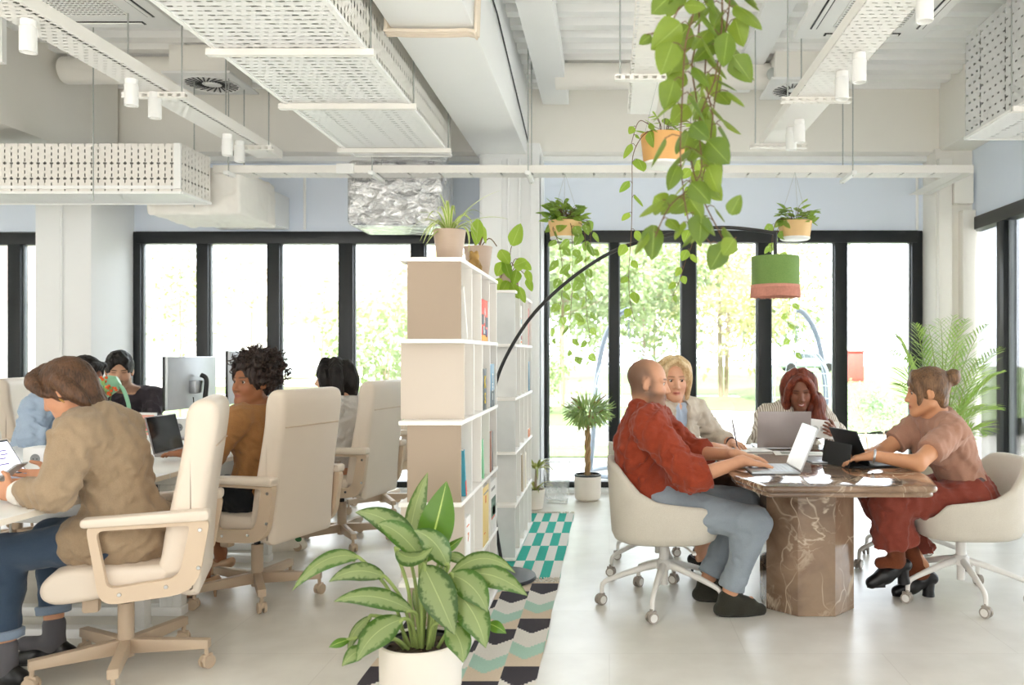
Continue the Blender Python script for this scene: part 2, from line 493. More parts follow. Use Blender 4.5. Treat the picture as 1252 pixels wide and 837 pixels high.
YB, XR, XL = 7.8, 3.33, -8.0
struct('floor', MB().bb(XL, XR, -6, YB+.15, -.12, 0), floor_mat())
# corrugated deck overhead
rows = []; y = -4.0
prof = []
while y < 7.7:
    prof += [(y, 3.76), (y+.10, 3.76), (y+.125, 3.84), (y+.215, 3.84)]; y += .24
mb = MB(); mb.grid([[(XL, a, b) for a, b in prof], [(XR, a, b) for a, b in prof]])
mb.bb(XL, XR, -4, 7.9, 3.85, 3.95)
struct('ceiling', mb, mat('deck_white', '#f6f6f5', .6, var=.02, scale=3), smooth=20)
# beams and upper walls
struct('wall_back', MB().bb(XL, XR, YB, YB+.12, 2.48, 3.9), BLUEW)
struct('beam_back', MB().bb(XL, XR, 7.55, YB-.001, 3.18, 3.9, bev=.01), CREAM)
struct('beam_central', MB().bb(-1.20, -.74, -4, 7.62, 3.10, 3.9, bev=.015), WALLW)
struct('beam_side', MB().bb(-5.0, -4.5, -4, 7.5, 3.02, 3.9, bev=.015), CREAM)
struct('beam_window_side', MB().bb(3.04, XR+.1, -4, 7.55, 3.18, 3.9, bev=.01), CREAM)
struct('wall_right', MB().bb(XR, XR+.12, -4, YB+.12, 2.555, 3.9), BLUEW)
struct('wall_left', MB().bb(XL-.12, XL, -6, YB+.12, -.05, 3.9), WALLW)
struct('trim_1', MB().bb(XL, XR, 7.70, YB-.001, 3.13, 3.178), WALLW)
# columns
mb = MB(); mb.bb(-5.02, -4.53, 7.15, YB+.1, 0, 3.1, bev=.008)
struct('column_side', mb, WALLW)
mb = MB(); mb.bb(-1.16, -.62, 7.30, YB+.1, 0, 3.2, bev=.008); mb.bb(-1.13, -.96, 7.27, 7.31, .1, 3.05); mb.bb(-.70, -.62, 7.25, 7.4, 0, 3.1, bev=.005)
struct('column_central', mb, WALLW)
mb = MB(); mb.bb(2.99, XR+.05, 7.5, YB+.1, 0, 3.2, bev=.008); mb.bb(3.0, 3.12, 7.44, 7.51, 0, 3.1, bev=.006); mb.bb(3.2, 3.32, 7.40, 7.51, 0, 2.62, bev=.008)
mb.bb(3.13, 3.31, 7.42, 7.51, 2.68, 2.98, bev=.012)
struct('column_corner', mb, CREAM)
for i, (x, yy, z0, z1) in enumerate([(-4.78, 7.13, 0, 3.0), (-.9, 7.28, 0, 3.05), (-.80, 7.28, 0, 3.05), (2.93, 7.788, 2.5, 3.1), (-2.9, 7.788, 2.5, 3.1)]):
    t = tag(MB().tube([(x, yy, z0), (x, yy, z1)], .013, seg=8).build('conduit_pipe', WALLW),
        ['white conduit pipe running up the white pillar beside the blue-shirted man', 'white conduit pipe on pillar behind the tall bookcase, the one nearer the foil duct', 'white conduit pipe on pillar behind the tall bookcase, the one nearer the hanging ivy',
         'thin white pipe above the corner of the windows by the cream pillar', 'thin white pipe on the pale blue wall beside the foil wrapped duct'][i], 'pipe')
# window walls ------------------------------------------------------
def glass_mat():
    m, nt, b = newmat('window_glass'); nt.nodes.remove(b)
    tr = N(nt, 'ShaderNodeBsdfTransparent'); tr.inputs[0].default_value = (.97, .985, .98, 1)
    gl = N(nt, 'ShaderNodeBsdfGlossy'); gl.inputs['Roughness'].default_value = .02
    fr = N(nt, 'ShaderNodeFresnel'); fr.inputs[0].default_value = 1.5
    nz = N(nt, 'ShaderNodeTexNoise'); nz.inputs['Scale'].default_value = 1.2
    f = math_(nt, 'MULTIPLY', fr.outputs[0], math_(nt, 'MULTIPLY_ADD', nz.outputs['Fac'], .1, .85))
    ms = N(nt, 'ShaderNodeMixShader'); nt.links.new(f, ms.inputs[0]); nt.links.new(tr.outputs[0], ms.inputs[1]); nt.links.new(gl.outputs[0], ms.inputs[2])
    nt.links.new(ms.outputs[0], nt.nodes['Material Output'].inputs[0]); return m
GLASS = glass_mat()
GASKET = mat('grey_glazing_bead', '#7d8286', .4)
def window_wall(name, edges, widths, z_top, axis='x'):
    "black folding-door wall: outer frame, posts at edges[i] widths[i]; panes between"
    A, B = edges[0], edges[-1]; d0, d1 = (YB+.0, YB+.09) if axis == 'x' else (XR, XR+.09)
    def bx(mb, a0, a1, e0, e1, z0, z1, bev=.004):
        if axis == 'x': mb.bb(a0, a1, e0, e1, z0, z1, bev=bev)
        else: mb.bb(e0, e1, a0, a1, z0, z1, bev=bev)
    f = MB()
    bx(f, A, B, d0-.03, d1, z_top-.115, z_top); bx(f, A, B, d0-.01, d1, .02, .10)
    for e, w in zip(edges, widths):
        bx(f, e-w/2, e+w/2, d0-.02, d1, .021, z_top-.001)
    root = f.build(name, BLACKF); root['kind'] = 'structure'
    for i in range(len(edges)-1):
        a0, a1 = edges[i]+widths[i]/2, edges[i+1]-widths[i+1]/2
        g = MB(); bx(g, a0-.005, a1+.005, d0+.045, d0+.055, .095, z_top-.11, bev=0)
        g.build('glass_pane', GLASS, root)
        q = MB()
        for p in (a0, a1-.012): bx(q, p, p+.012, d0+.02, d0+.06, .1, z_top-.115, bev=.002)
        q.build('glazing_bead', GASKET, root)
    return root
window_wall('window_1', [-7.9, -7.2, -6.45, -5.667, -5.0], [.1, .1, .12, .12, .1], 2.47)
window_wall('window_2', [-4.5, -3.877, -3.20, -2.51, -1.825, -1.19], [.07, .11, .12, .14, .13, .08], 2.48)
window_wall('window_3', [-.605, .047, .757, 1.478, 2.207, 2.93], [.04, .09, .135, .13, .12, .10], 2.49)
window_wall('window_4', [-4, -3, -2.2, -1.4, -.6, .3, 1.2, 2.1, 3.0, 3.9, 4.6, 5.3, 6.12, 6.93, 7.69], [.12]*13+[.13, .11], 2.555, axis='y')
struct('baseboard_back', MB().bb(XL, 2.98, YB-.09, YB-.002, 0, .045, bev=.006), WALLW)

# ================================================================== overhead services
def rod(mb, x, y, z0, z1=3.78, r=.005): mb.tube([(x, y, z0), (x, y, z1)], r, seg=6)
def rods(root, pts):
    for x, y, z0 in pts:
        m_ = MB(); rod(m_, x, y, z0); m_.build('hanger_rod', STEEL, root)
# large slotted duct casing above the desks
def casing(name, label, x0, x1, y0, y1, z0, z1, sm, straps, inner=True, bm_=PERF):
    t = thing(name, label, 'duct casing')
    MB().bb(x0, x1, y0, y1, z0, z0+.003).build('bottom_sheet', bm_, t, uv=True)
    m_ = MB(); m_.bb(x0, x0+.003, y0, y1, z0+.003, z1); m_.build('side_sheet', sm, t, uv=True)
    m_ = MB(); m_.bb(x1-.003, x1, y0, y1, z0+.003, z1); m_.build('side_sheet', sm, t, uv=True)
    m_ = MB(); m_.bb(x0, x1, y1-.003, y1, z0+.003, z1); m_.build('end_sheet', sm, t, uv=True)
    m_ = MB(); m_.bb(x0, x1, y0, y0+.003, z0+.003, z1); m_.build('end_sheet', sm, t, uv=True)
    e = MB()
    for xx in (x0, x1): e.bb(xx-.012, xx+.012, y0, y1, z0-.006, z0+.012)
    for yy in (y0, y1): e.bb(x0, x1, yy-.01, yy+.01, z0-.006, z0+.012)
    e.build('edge_angle', TRAYW, t)
    for a in straps:
        m_ = MB()
        if x1-x0 < y1-y0 or True: m_.bb(x0-.05, x1+.05, a-.02, a+.02, z0-.035, z0-.002)
        m_.build('cross_strap', LIPP, t, uv=True)
    if inner: MB().bb(x0+.07, x1-.07, y0+.05, y1-.1, z0+.08, z1-.02, bev=.02).build('inner_duct', DUCTG, t)
    return t
t = casing('duct_casing', 'wide white slotted duct casing hung beside the central ceiling beam', -2.04, -1.27, 1.6, 6.55, 2.90, 3.30, perf('slotted_side_sheet', '#e9e6df', pu=.05, pv=.05, sl=.024, sw=.011, big=(.3, .7), period=.2, bl=.03, bw=.02, swap=True), (2.3, 3.3, 4.25, 5.18, 6.3))
rods(t, [(-1.24, a, 2.87) for a in (3.3, 4.25, 5.18, 6.3)]+[(-2.07, a, 2.87) for a in (4.25, 5.18, 6.3)])
t = casing('duct_casing', 'short white slotted duct casing hung above the dark-haired men by the pillar', -6.2, -3.2, 6.12, 6.56, 2.52, 2.89, PERF2, (), inner=True)
m_ = MB(); m_.bb(-6.2, -3.2, 6.11, 6.116, 2.55, 2.575); m_.bb(-3.25, -3.2, 6.10, 6.12, 2.55, 2.89); m_.build('face_trim', TRAYW, t)
rods(t, [(-3.83, 6.07, 2.45), (-5.3, 6.07, 2.45), (-3.35, 6.6, 2.5)])
t = casing('duct_casing', 'white slotted duct casing high beside the wall of windows next to the palm', 2.46, 2.98, 1.5, 5.65, 2.80, 3.5, perf('slotted_tall_side', '#dcdcdc', pu=.075, pv=.06, sl=.03, sw=.012, big=(.2, .75), period=.62, bl=.016, bw=.042, swap=False), (4.9, 3.6))
rods(t, [(2.41, 4.9, 2.77), (3.02, 4.9, 2.77)])
# cable trays
def tray_y(label, x0, x1, y0, y1, z, straps, rodx):
    t = thing('cable_tray', label, 'cable tray')
    MB().bb(x0, x1, y0, y1, z, z+.003).build('bottom_sheet', PERF3, t, uv=True)
    for xx in (x0, x1): MB().bb(xx-.0015, xx+.0015, y0, y1, z+.003, z+.065).build('side_lip', LIPY if False else LIPP, t, uv=True)
    for a in straps:
        m_ = MB(); m_.bb(x0-.09, x1+.09, a-.02, a+.02, z-.034, z-.002); m_.build('cross_strap', LIPP, t, uv=True)
        rods(t, [(rx, a, z-.03) for rx in rodx])
    return t
tray_y('long white cable tray with spotlights over the desks, beside the slotted casings', -2.80, -2.60, 1.8, 6.5, 2.87, (3.2, 4.86, 6.1), (-2.54, -2.86))
tray_y('white cable tray with spotlights over the marble meeting table', 1.13, 1.37, 1.8, 6.13, 2.87, (3.3, 4.95, 6.05), (1.08, 1.42))
tray_y('plain white cable tray without lights behind the trailing plant', .12, .30, 1.6, 5.3, 2.87, (3.0, 4.55), (.06, .36))
t = thing('cable_tray', 'long white cable tray crossing the room in front of the pale blue wall', 'cable tray')
MB().bb(-3.2, 2.94, 6.6, 6.78, 2.775, 2.778).build('bottom_sheet', PERF3, t, uv=True)
MB().bb(-3.2, 2.94, 6.598, 6.601, 2.778, 2.84).build('side_lip', LIPP, t, uv=True)
MB().bb(-3.2, 2.94, 6.779, 6.782, 2.778, 2.84).build('side_lip', LIPP, t, uv=True)
MB().bb(2.75, 2.94, 6.6, 7.5, 2.774, 2.777).build('return_leg', PERF3, t, uv=True)
MB().bb(-2.2, -2.06, 6.585, 6.6, 2.77, 2.85).build('joint_plate', TRAYW, t)
for rx in (-3.05, -1.9, -.65, .68, 1.95):
    MB().bb(rx-.02, rx+.02, 6.5, 6.86, 2.745, 2.774, bev=.003).build('cross_strap', TRAYW, t)
    rods(t, [(rx, 6.55, 2.74), (rx, 6.83, 2.74)])
CAB = mat('added_cable_grey', '#6f6d68', .6, var=.2, scale=30)  # bundles added behind the tray slots so the openings look dark
for lab, p0, p1 in (('added grey cable bundle darkening the slots of the desk spotlight tray', (-2.70, 1.9, 2.905), (-2.70, 6.4, 2.905)), ('added grey cable bundle darkening the slots of the meeting table spotlight tray', (1.25, 1.9, 2.905), (1.25, 6.0, 2.905)), ('added grey cable bundle darkening the slots of the tray that crosses the room', (-3.1, 6.69, 2.805), (2.8, 6.69, 2.805))):
    a, b_ = Vector(p0), Vector(p1); d = (b_-a).normalized(); l_ = Vector((-d.y, d.x, 0)); mb = MB(); rnd = random.Random(2)
    for k in range(7):
        mb.tube([a.lerp(b_, i/14)+l_*((k-3)*.022+rnd.uniform(-.008, .008))+Vector((0, 0, rnd.uniform(-.008, .008))) for i in range(15)], .010, seg=6)
    tag(mb.build('added_cable_bundle', CAB), lab, 'cables')
# spotlights under the trays
def spot(label, x, y, z=2.868, L=.15, r=.036):
    t = thing('spotlight', label, 'spotlight', (x, y, z), 0, 'white tube spotlights on the cable trays')
    MB().lathe([(0, 0), (r*.9, 0), (r*.9, -.03), (r*.8, -.03), (r*.8, -.036)], seg=20).build('mount', TRAYW, t)
    MB().lathe([(0, -.034), (r, -.034), (r, -L), (r*.82, -L), (r*.82, -L+.02), (0, -L+.02)], seg=20).build('barrel', PLASTW, t)
pos = ['farthest out over the desk end', 'first of the pair under the air-conditioner cassette', 'second of the pair under the air-conditioner cassette', 'nearer one of the pair by the swirl diffuser', 'last one towards the windows']
for i, y in enumerate((3.8, 4.62, 4.86, 5.78, 5.97)): spot('white tube spotlight on the desk tray, '+pos[i], -2.70, y)
pos = ['high up beside the tall slotted casing', 'longer one below the cassette by the casing', 'shorter one below the cassette', 'nearer one above the red-haired woman', 'last one towards the windows']
for i, (x, y) in enumerate(((1.33, 3.45), (1.29, 4.22), (1.28, 4.5), (1.26, 5.42), (1.25, 5.62))): spot('white tube spotlight on the meeting table tray, '+pos[i], x, y)
# air-conditioner cassettes
DARK = mat('black_plastic', '#17181a', .45)
GRILL = mat('grey_grille', '#8f8e8a', .5)
def cassette(label, x0, x1, y0, y1, z):
    t = thing('ceiling_cassette', label, 'air conditioner')
    MB().bb(x0, x1, y0, y1, z, z+.05, bev=.02).build('panel', PLASTW, t)
    MB().bb(x0+.08, x1-.08, y0+.08, y1-.08, z+.05, 3.72).build('housing', TRAYW, t)
    cx, cy, g = (x0+x1)/2, (y0+y1)/2, .21
    m_ = MB()
    for i in range(15):
        q = -g+2*g*i/14
        m_.bb(cx+q-.004, cx+q+.004, cy-g, cy+g, z-.006, z+.002); m_.bb(cx-g, cx+g, cy+q-.004, cy+q+.004, z-.006, z+.002)
    m_.build('grille', PLASTW, t)
    MB().bb(cx-g, cx+g, cy-g, cy+g, z-.001, z+.004).build('grille_back', GRILL, t)
    for sx, sy in ((1, 0), (-1, 0), (0, 1), (0, -1)):
        m_ = MB(); a, b = (.022, .24) if sx else (.24, .022)
        m_.box(cx+sx*.33, cy+sy*.33, z-.001, a*2, b*2, .006, bev=.002); m_.build('air_slot', DARK, t)
        m_ = MB(); m_.box(cx+sx*.33, cy+sy*.33, z-.006, a*1.1 if sx else a*1.9, b*1.9 if sx else b*1.1, .006, bev=.002); m_.build('vane', PLASTW, t)
cassette('white ceiling air conditioner cassette above the desk cable tray', -3.5, -2.66, 4.25, 5.09, 3.34)
cassette('white ceiling air conditioner cassette above the meeting table', 1.18, 2.02, 4.43, 5.27, 3.34)
# swirl diffusers on plenum boxes with flexible ducts
def diffuser(label, x0, y0):
    t = thing('air_diffuser', label, 'air vent', (x0+.23, y0+.23, 3.52))
    MB().bb(-.27, .27, -.27, .27, 0, .02, bev=.004).build('face_plate', PLASTW, t)
    MB().bb(-.23, .23, -.23, .23, .02, .24, bev=.004).build('plenum_box', CREAM, t)
    m_ = MB()
    for k in range(24):
        a = 2*PI*k/24; X = Matrix.Rotation(a, 4, 'Z') @ Matrix.Translation((.135, 0, -.002)) @ Matrix.Rotation(.35, 4, 'Z')
        m_.box(0, 0, 0, .13, .012, .004, M=X)
    m_.build('swirl_slots', DARK, t)
    MB().lathe([(.0, -.012), (.045, -.01), (.05, 0)], seg=20).build('hub', PLASTW, t)
    MB().lathe([(.215, -.001), (.215, -.008), (.205, -.01), (.2, -.001)], seg=32).build('rim', PLASTW, t)
diffuser('white swirl air diffuser under a plenum box near the desk cable tray', -3.48, 6.46)
diffuser('white swirl air diffuser behind the meeting table cable tray', 1.34, 6.60)
def flexduct(label, x0, x1, y, z, r, rib=.03):
    n = int((x1-x0)/rib); pts = []; rs = []
    for i in range(n*2+1): pts.append((x0+(x1-x0)*i/(n*2), y, z)); rs.append(r*(1.0 if i % 2 else .955))
    tag(MB().tube(pts, rs, seg=24).build('flexible_duct', CREAM, smooth=60), label, 'duct')
flexduct('round ribbed white duct feeding the diffuser above the desks', -4.45, -3.47, 6.68, 3.63, .11)
flexduct('round ribbed white duct behind the trailing plant near the ceiling', -.45, 1.34, 6.85, 3.64, .11)
mb = MB(); mb.lathe([(0, 0), (.05, 0), (.055, .02), (.03, .03), (0, .03)], seg=20, M=Matrix.Translation((1.34, 6.70, 3.60)) @ Matrix.Rotation(R_(90), 4, 'X'))
tag(mb.build('duct_damper', STEEL), 'small round metal damper cap at the end of the ribbed duct', 'damper')
struct('beam_purlin', MB().bb(1.07, 1.28, 1.0, 7.5, 3.71, 3.76), WALLW)
t = thing('flat_duct', 'flat white rectangular duct with a flange beside the central beam', 'duct')
MB().bb(-.61, -.37, 2, 7.5, 3.60, 3.75, bev=.006).build('casing', WALLW, t)
for yy in (3.6, 4.8): MB().bb(-.63, -.35, yy-.02, yy+.02, 3.57, 3.6).build('flange', TRAYW, t)
t = thing('flat_duct', 'broad white rectangular duct above the slotted casing by the pillar', 'duct')
MB().bb(-4.48, -3.95, 2.5, 5.3, 3.22, 3.5, bev=.006).build('casing', WALLW, t)
MB().bb(-4.49, -3.92, 5.28, 5.32, 3.20, 3.52).build('flange', TRAYW, t); rods(t, [(-4.40, 5.1, 3.5), (-4.0, 5.1, 3.5), (-4.40, 3.2, 3.5), (-4.0, 3.2, 3.5)])
# foil wrapped duct
def foil():
    m, nt, b = newmat('crinkled_foil')
    tc = N(nt, 'ShaderNodeTexCoord'); vo = N(nt, 'ShaderNodeTexVoronoi'); vo.inputs['Scale'].default_value = 9; vo.feature = 'F1'
    mp = N(nt, 'ShaderNodeMapping'); mp.inputs['Scale'].default_value = (.9, 1, 1.25); nt.links.new(tc.outputs['Object'], mp.inputs[0])
    nz = N(nt, 'ShaderNodeTexNoise'); nz.inputs['Scale'].default_value = 9; nz.inputs['Detail'].default_value = 7; nz.inputs['Distortion'].default_value = 1.5
    nt.links.new(mp.outputs[0], nz.inputs[0]); nt.links.new(mp.outputs[0], vo.inputs['Vector'])
    h = math_(nt, 'ADD', vo.outputs['Distance'], nz.outputs['Fac'])
    bp = N(nt, 'ShaderNodeBump'); bp.inputs['Strength'].default_value = 1; bp.inputs['Distance'].default_value = .05
    nt.links.new(h, bp.inputs['Height']); nt.links.new(bp.outputs[0], b.inputs['Normal'])
    b.inputs['Base Color'].default_value = (.92, .92, .93, 1); b.inputs['Metallic'].default_value = .85; b.inputs['Roughness'].default_value = .24
    return m
FOIL = foil()
t = thing('wrapped_duct', 'silver foil wrapped duct at the window end of the wide slotted casing', 'duct')
MB().bb(-2.22, -1.42, 6.9, 7.5, 2.40, 2.96, bev=.05, seg=3).build('foil_wrap', FOIL, t)
MB().bb(-1.98, -1.36, 6.56, 7.0, 2.93, 3.2, bev=.03).build('foil_neck', FOIL, t)
MB().bb(-2.1, -1.5, 7.45, 7.79, 2.5, 2.9).build('wall_collar', DUCTG, t)
t = thing('wrapped_duct', 'white cloth wrapped duct behind the short slotted casing by the pillar', 'duct')
v = Vol((-3.85, 6.5, 2.35), (-2.85, 7.6, 2.95), .014)
v.rbox((-3.38, 7.0, 2.64), (.38, .36, .19), rad=.02, k=0); v.ripple(.006, 30, 3)
V, Q = v.mesh(1); np_mesh('cloth_wrap', V, Q, CREAM, t)
MB().bb(-3.7, -3.05, 7.3, 7.79, 2.5, 2.8).build('wall_collar', WALLW, t)
# conduits strapped across the central beam
mb = MB()
for k in range(3):
    o = k*.035
    mb.tube(smoothpath([(-1.215, 4.45+o, 3.5), (-1.215, 4.45+o, 3.12), (-1.18, 4.45+o, 3.08), (-.78, 4.45+o, 3.08), (-.725, 4.45+o, 3.12), (-.725, 4.45+o, 3.76)], 4), .011, seg=8)
tag(mb.build('conduit_pipe', mat('beige_conduit', '#e9dccb', .5)), 'beige conduit bundle strapped across the underside of the central beam', 'pipe')
mb = MB(); mb.tube([(-.727, 2, 3.62), (-.727, 5.3, 3.52), (-.727, 7.4, 3.2)], .006, seg=6)
tag(mb.build('cable', DARK), 'black cable running along the side of the central beam', 'cable')
# ================================================================== outdoors beyond the glass
def ground_mat(name, a, b_, s=6, bump=.3):
    m, nt, b = newmat(name); tc = N(nt, 'ShaderNodeTexCoord')
    n1 = N(nt, 'ShaderNodeTexNoise'); n1.inputs['Scale'].default_value = s; n1.inputs['Detail'].default_value = 8
    nt.links.new(tc.outputs['Object'], n1.inputs[0]); nt.links.new(mixc(nt, n1.outputs['Fac'], lin(a), lin(b_)), b.inputs['Base Color'])
    b.inputs['Roughness'].default_value = .95; return m
GRASS = ground_mat('lawn_grass', '#566b3c', '#70824f', 5)
GRAVEL = ground_mat('pale_gravel', '#9b9892', '#b3b0aa', 12)
struct('ground_gravel', MB().bb(-45, 45, 10.75, 90, -.2, -.06), GRAVEL)
struct('terrace_outside', MB().bb(-45, 45, 7.96, 10.74, -.2, -.05), ground_mat('terrace_slabs', '#cfccc6', '#dedbd6', 2))
struct('terrace_outside_window_side', MB().bb(3.47, 45, -6, 7.955, -.2, -.05), ground_mat('terrace_slabs', '#cfccc6', '#dedbd6', 2))
def lawn(name, pts, z=-.04):
    struct(name, MB().prism(pts, -.1, z, 'z'), GRASS)
lawn('lawn_strip', [(-14, 10.8), (.9, 10.8), (1.0, 12.2), (-14, 12.2)])
lawn('lawn_near', [(-14, 14.7), (.6, 14.7), (1.2, 17), (.8, 21), (-14, 23)])
lawn('lawn_island', [(3.2+2.2*math.cos(a*PI/8), 22.8+3.2*math.sin(a*PI/8)) for a in range(16)])
lawn('lawn_far', [(-14, 28), (9, 27), (40, 32), (40, 85), (-40, 85)])
# lawn bank with a slope
mb = MB(); mb.grid([[(4.2, 14, -.05), (4.2, 30, -.05)], [(6.5, 13.5, .25), (7.5, 30, .35)], [(14, 12, .6), (16, 30, .7)], [(30, 11, .7), (32, 30, .8)]])
struct('lawn_bank', mb, GRASS)
struct('kerb_outside', MB().bb(-14, .7, 14.45, 14.6, -.1, .02), mat('kerb_stone', '#d8d5cf', .9))
class Leaves:
    "collects leaf blades (with UV across/along) into one mesh"
    def __init__(s): s.V = []; s.F = []; s.U = []
    def blade(s, c, side, w, cup=0.0, nrm=None, m=4):
        "c: midrib points; side: side vectors; w: half widths; m: strips across"
        n = len(c); b = len(s.V)
        for i in range(n):
            t = i/(n-1)
            tv = (c[min(i+1, n-1)]-c[max(i-1, 0)]).normalized(); nn = side[i].cross(tv)
            for k in range(m+1):
                u = 2*k/m-1
                s.V.append(tuple(c[i]+side[i]*(u*w[i])+nn*(cup*w[i]*(abs(u)**1.3)))); s.U.append((k/m, t))
        for i in range(n-1):
            for k in range(m):
                a = b+i*(m+1)+k; s.F.append((a, a+1, a+m+2, a+m+1))
    def leaf(s, base, tip, width, bulge=(0, 0, 0), face=(0, -1, .3), kind='oval', n=8, cup=-.25, m=4, wave=0.0, rnd=None):
        base, tip, bulge, face = Vector(base), Vector(tip), Vector(bulge), Vector(face).normalized()
        mid = (base+tip)/2+bulge; c = []; sd = []; w = []
        for i in range(n+1):
            t = i/n; c.append(base*(1-t)**2+mid*2*t*(1-t)+tip*t*t)
            if kind == 'heart': ww = min(1, (t/.26))**.42*max(0, math.cos((max(t, .26)-.26)/.74*PI/2))**.70 if t > 0 else .25
            elif kind == 'strap': ww = min(1, .45+t*4)*(1-t**2.2)**.8 if t < 1 else 0
            else: ww = math.sin(PI*t**.82)**.85 if 0 < t < 1 else 0
            w.append(max(width*.5*ww, .0006))
        for i in range(n+1):
            tv = (c[min(i+1, n)]-c[max(i-1, 0)]).normalized(); q = tv.cross(face)
            if q.length < .05: q = tv.cross(Vector((.3, .2, 1)))
            sd.append(q.normalized())
        s.blade(c, sd, w, cup, m=m)
    def build(s, name, m, parent=None, origin=(0, 0, 0)):
        me = bpy.data.meshes.new(name); o = Vector(origin)
        me.from_pydata([tuple(Vector(v)-o) for v in s.V], [], s.F)
        uv = me.uv_layers.new(name='UVMap'); li = np.empty(len(me.loops), dtype=np.int32); me.loops.foreach_get('vertex_index', li)
        U = np.array(s.U, dtype=np.float32)[li]; uv.data.foreach_set('uv', U.ravel())
        me.shade_smooth(); me.materials.append(m); return link(name, me, parent)
def leafmat(name, c1, c2, mid=None, edge=None, pale=None, trans=.35, rough=.38, midw=.035):
    if name in MATS: return MATS[name]
    m, nt, b = newmat(name); geo = N(nt, 'ShaderNodeNewGeometry'); uv = N(nt, 'ShaderNodeUVMap'); sp = N(nt, 'ShaderNodeSeparateXYZ'); nt.links.new(uv.outputs[0], sp.inputs[0])
    u = math_(nt, 'ABSOLUTE', math_(nt, 'SUBTRACT', sp.outputs[0], .5))
    tc = N(nt, 'ShaderNodeTexCoord'); nz = N(nt, 'ShaderNodeTexNoise'); nz.inputs['Scale'].default_value = 45; nz.inputs['Detail'].default_value = 4; nt.links.new(tc.outputs['Object'], nz.inputs[0])
    col = mixc(nt, math_(nt, 'MULTIPLY_ADD', nz.outputs['Fac'], .4, math_(nt, 'MULTIPLY', geo.outputs['Random Per Island'], .75)), lin(c1), lin(c2))
    if pale:   # pale heart of a variegated blade, ragged towards a green margin
        rm = N(nt, 'ShaderNodeMapRange'); rm.inputs[1].default_value = pale[1]+.05; rm.inputs[2].default_value = pale[1]-.05
        wv = N(nt, 'ShaderNodeTexNoise'); wv.inputs['Scale'].default_value = 60; wv.inputs['Detail'].default_value = 3; nt.links.new(tc.outputs['Object'], wv.inputs[0])
        nt.links.new(math_(nt, 'ADD', u, math_(nt, 'MULTIPLY', math_(nt, 'SUBTRACT', wv.outputs['Fac'], .5), .5)), rm.inputs[0])
        col = mixc(nt, math_(nt, 'MULTIPLY', rm.outputs[0], .85), col, lin(pale[0]))
    if edge: col = mixc(nt, math_(nt, 'GREATER_THAN', u, edge[1]), col, lin(edge[0]))
    if mid: col = mixc(nt, math_(nt, 'LESS_THAN', u, midw), col, lin(mid))
    nt.links.new(col, b.inputs['Base Color']); b.inputs['Roughness'].default_value = rough
    tr = N(nt, 'ShaderNodeBsdfTranslucent'); nt.links.new(mixc(nt, .35, col, lin('#d9e36a')), tr.inputs[0])
    ms = N(nt, 'ShaderNodeMixShader'); ms.inputs[0].default_value = trans; nt.links.new(b.outputs[0], ms.inputs[1]); nt.links.new(tr.outputs[0], ms.inputs[2])
    nt.links.new(ms.outputs[0], nt.nodes['Material Output'].inputs[0]); MATS[name] = m; return m
BARK = mat('tree_bark', '#a08f7c', .9, var=.2, scale=20)
def tree(label, x, y, h, r, crown_z, n, m, seed, leaf=.16, cat='tree', group='garden trees beyond the glass', sq=(1, 1, 1), name='garden_tree', trunk=.06, stems=1):
    rnd = random.Random(seed); t = thing(name, label, cat, (x, y, -.05), 0, group)
    tb = MB(); L = Leaves(); tips = []
    for s_ in range(stems):
        ox = rnd.uniform(-.12, .12)*(stems > 1)
        top = Vector((ox*3, rnd.uniform(-.1, .1), h*.9))
        pts = smoothpath([(ox, 0, 0), (ox*1.4+rnd.uniform(-.04, .04), 0, h*.3), (ox*2, .03, h*.6), top], 5)
        tb.tube(pts, [trunk*(1-.8*i/(len(pts)-1)) for i in range(len(pts))], seg=7)
        for k in range(9):
            q = pts[int(len(pts)*rnd.uniform(.35, .9))]; a = rnd.uniform(0, 2*PI); l_ = r*rnd.uniform(.5, .95)
            e = q+Vector((math.cos(a)*l_*sq[0], math.sin(a)*l_*sq[1], l_*rnd.uniform(.2, .8)))
            tb.tube(smoothpath([q, (q+e)/2+Vector((0, 0, -.05*l_)), e], 3), [trunk*.35, trunk*.28, trunk*.22, trunk*.18, trunk*.14, trunk*.1, trunk*.07][:7], seg=5); tips.append(e)
    cc = Vector((0, 0, crown_z)); blobs = [(e, r*rnd.uniform(.25, .42)) for e in tips]
    for k in range(10):
        d = Vector((rnd.gauss(0, 1), rnd.gauss(0, 1), rnd.gauss(0, 1))).normalized()*r*rnd.uniform(.2, .8)
        blobs.append((cc+Vector((d.x*sq[0], d.y*sq[1], d.z*sq[2])), r*rnd.uniform(.25, .45)))
    for k in range(n):
        c_, br = blobs[rnd.randrange(len(blobs))]
        d = Vector((rnd.gauss(0, 1), rnd.gauss(0, 1), rnd.gauss(0, 1))).normalized()
        p = c_+d*br*rnd.uniform(.5, 1.0)
        if p.z < .05: p.z = rnd.uniform(.05, .3)
        dd = (d+Vector((rnd.gauss(0, .6), rnd.gauss(0, .6), rnd.gauss(0, .6)-.4))).normalized()
        L.leaf(p, p+dd*leaf*rnd.uniform(.7, 1.3), leaf*.62, face=(rnd.gauss(0, 1), rnd.gauss(0, 1), rnd.gauss(0, 1)), n=2, m=2)
    tb.build('trunk', BARK, t); L.build('foliage', m, t)
    return t
LG1 = leafmat('garden_leaf_green', '#8d9f76', '#6a8158', trans=.3); LG2 = leafmat('garden_leaf_yellow', '#cbc59e', '#aeac86', trans=.3); LG3 = leafmat('garden_leaf_pale', '#9fad8d', '#80936f', trans=.3); LG4 = leafmat('garden_leaf_autumn', '#d0bb9e', '#bcb897', trans=.3)
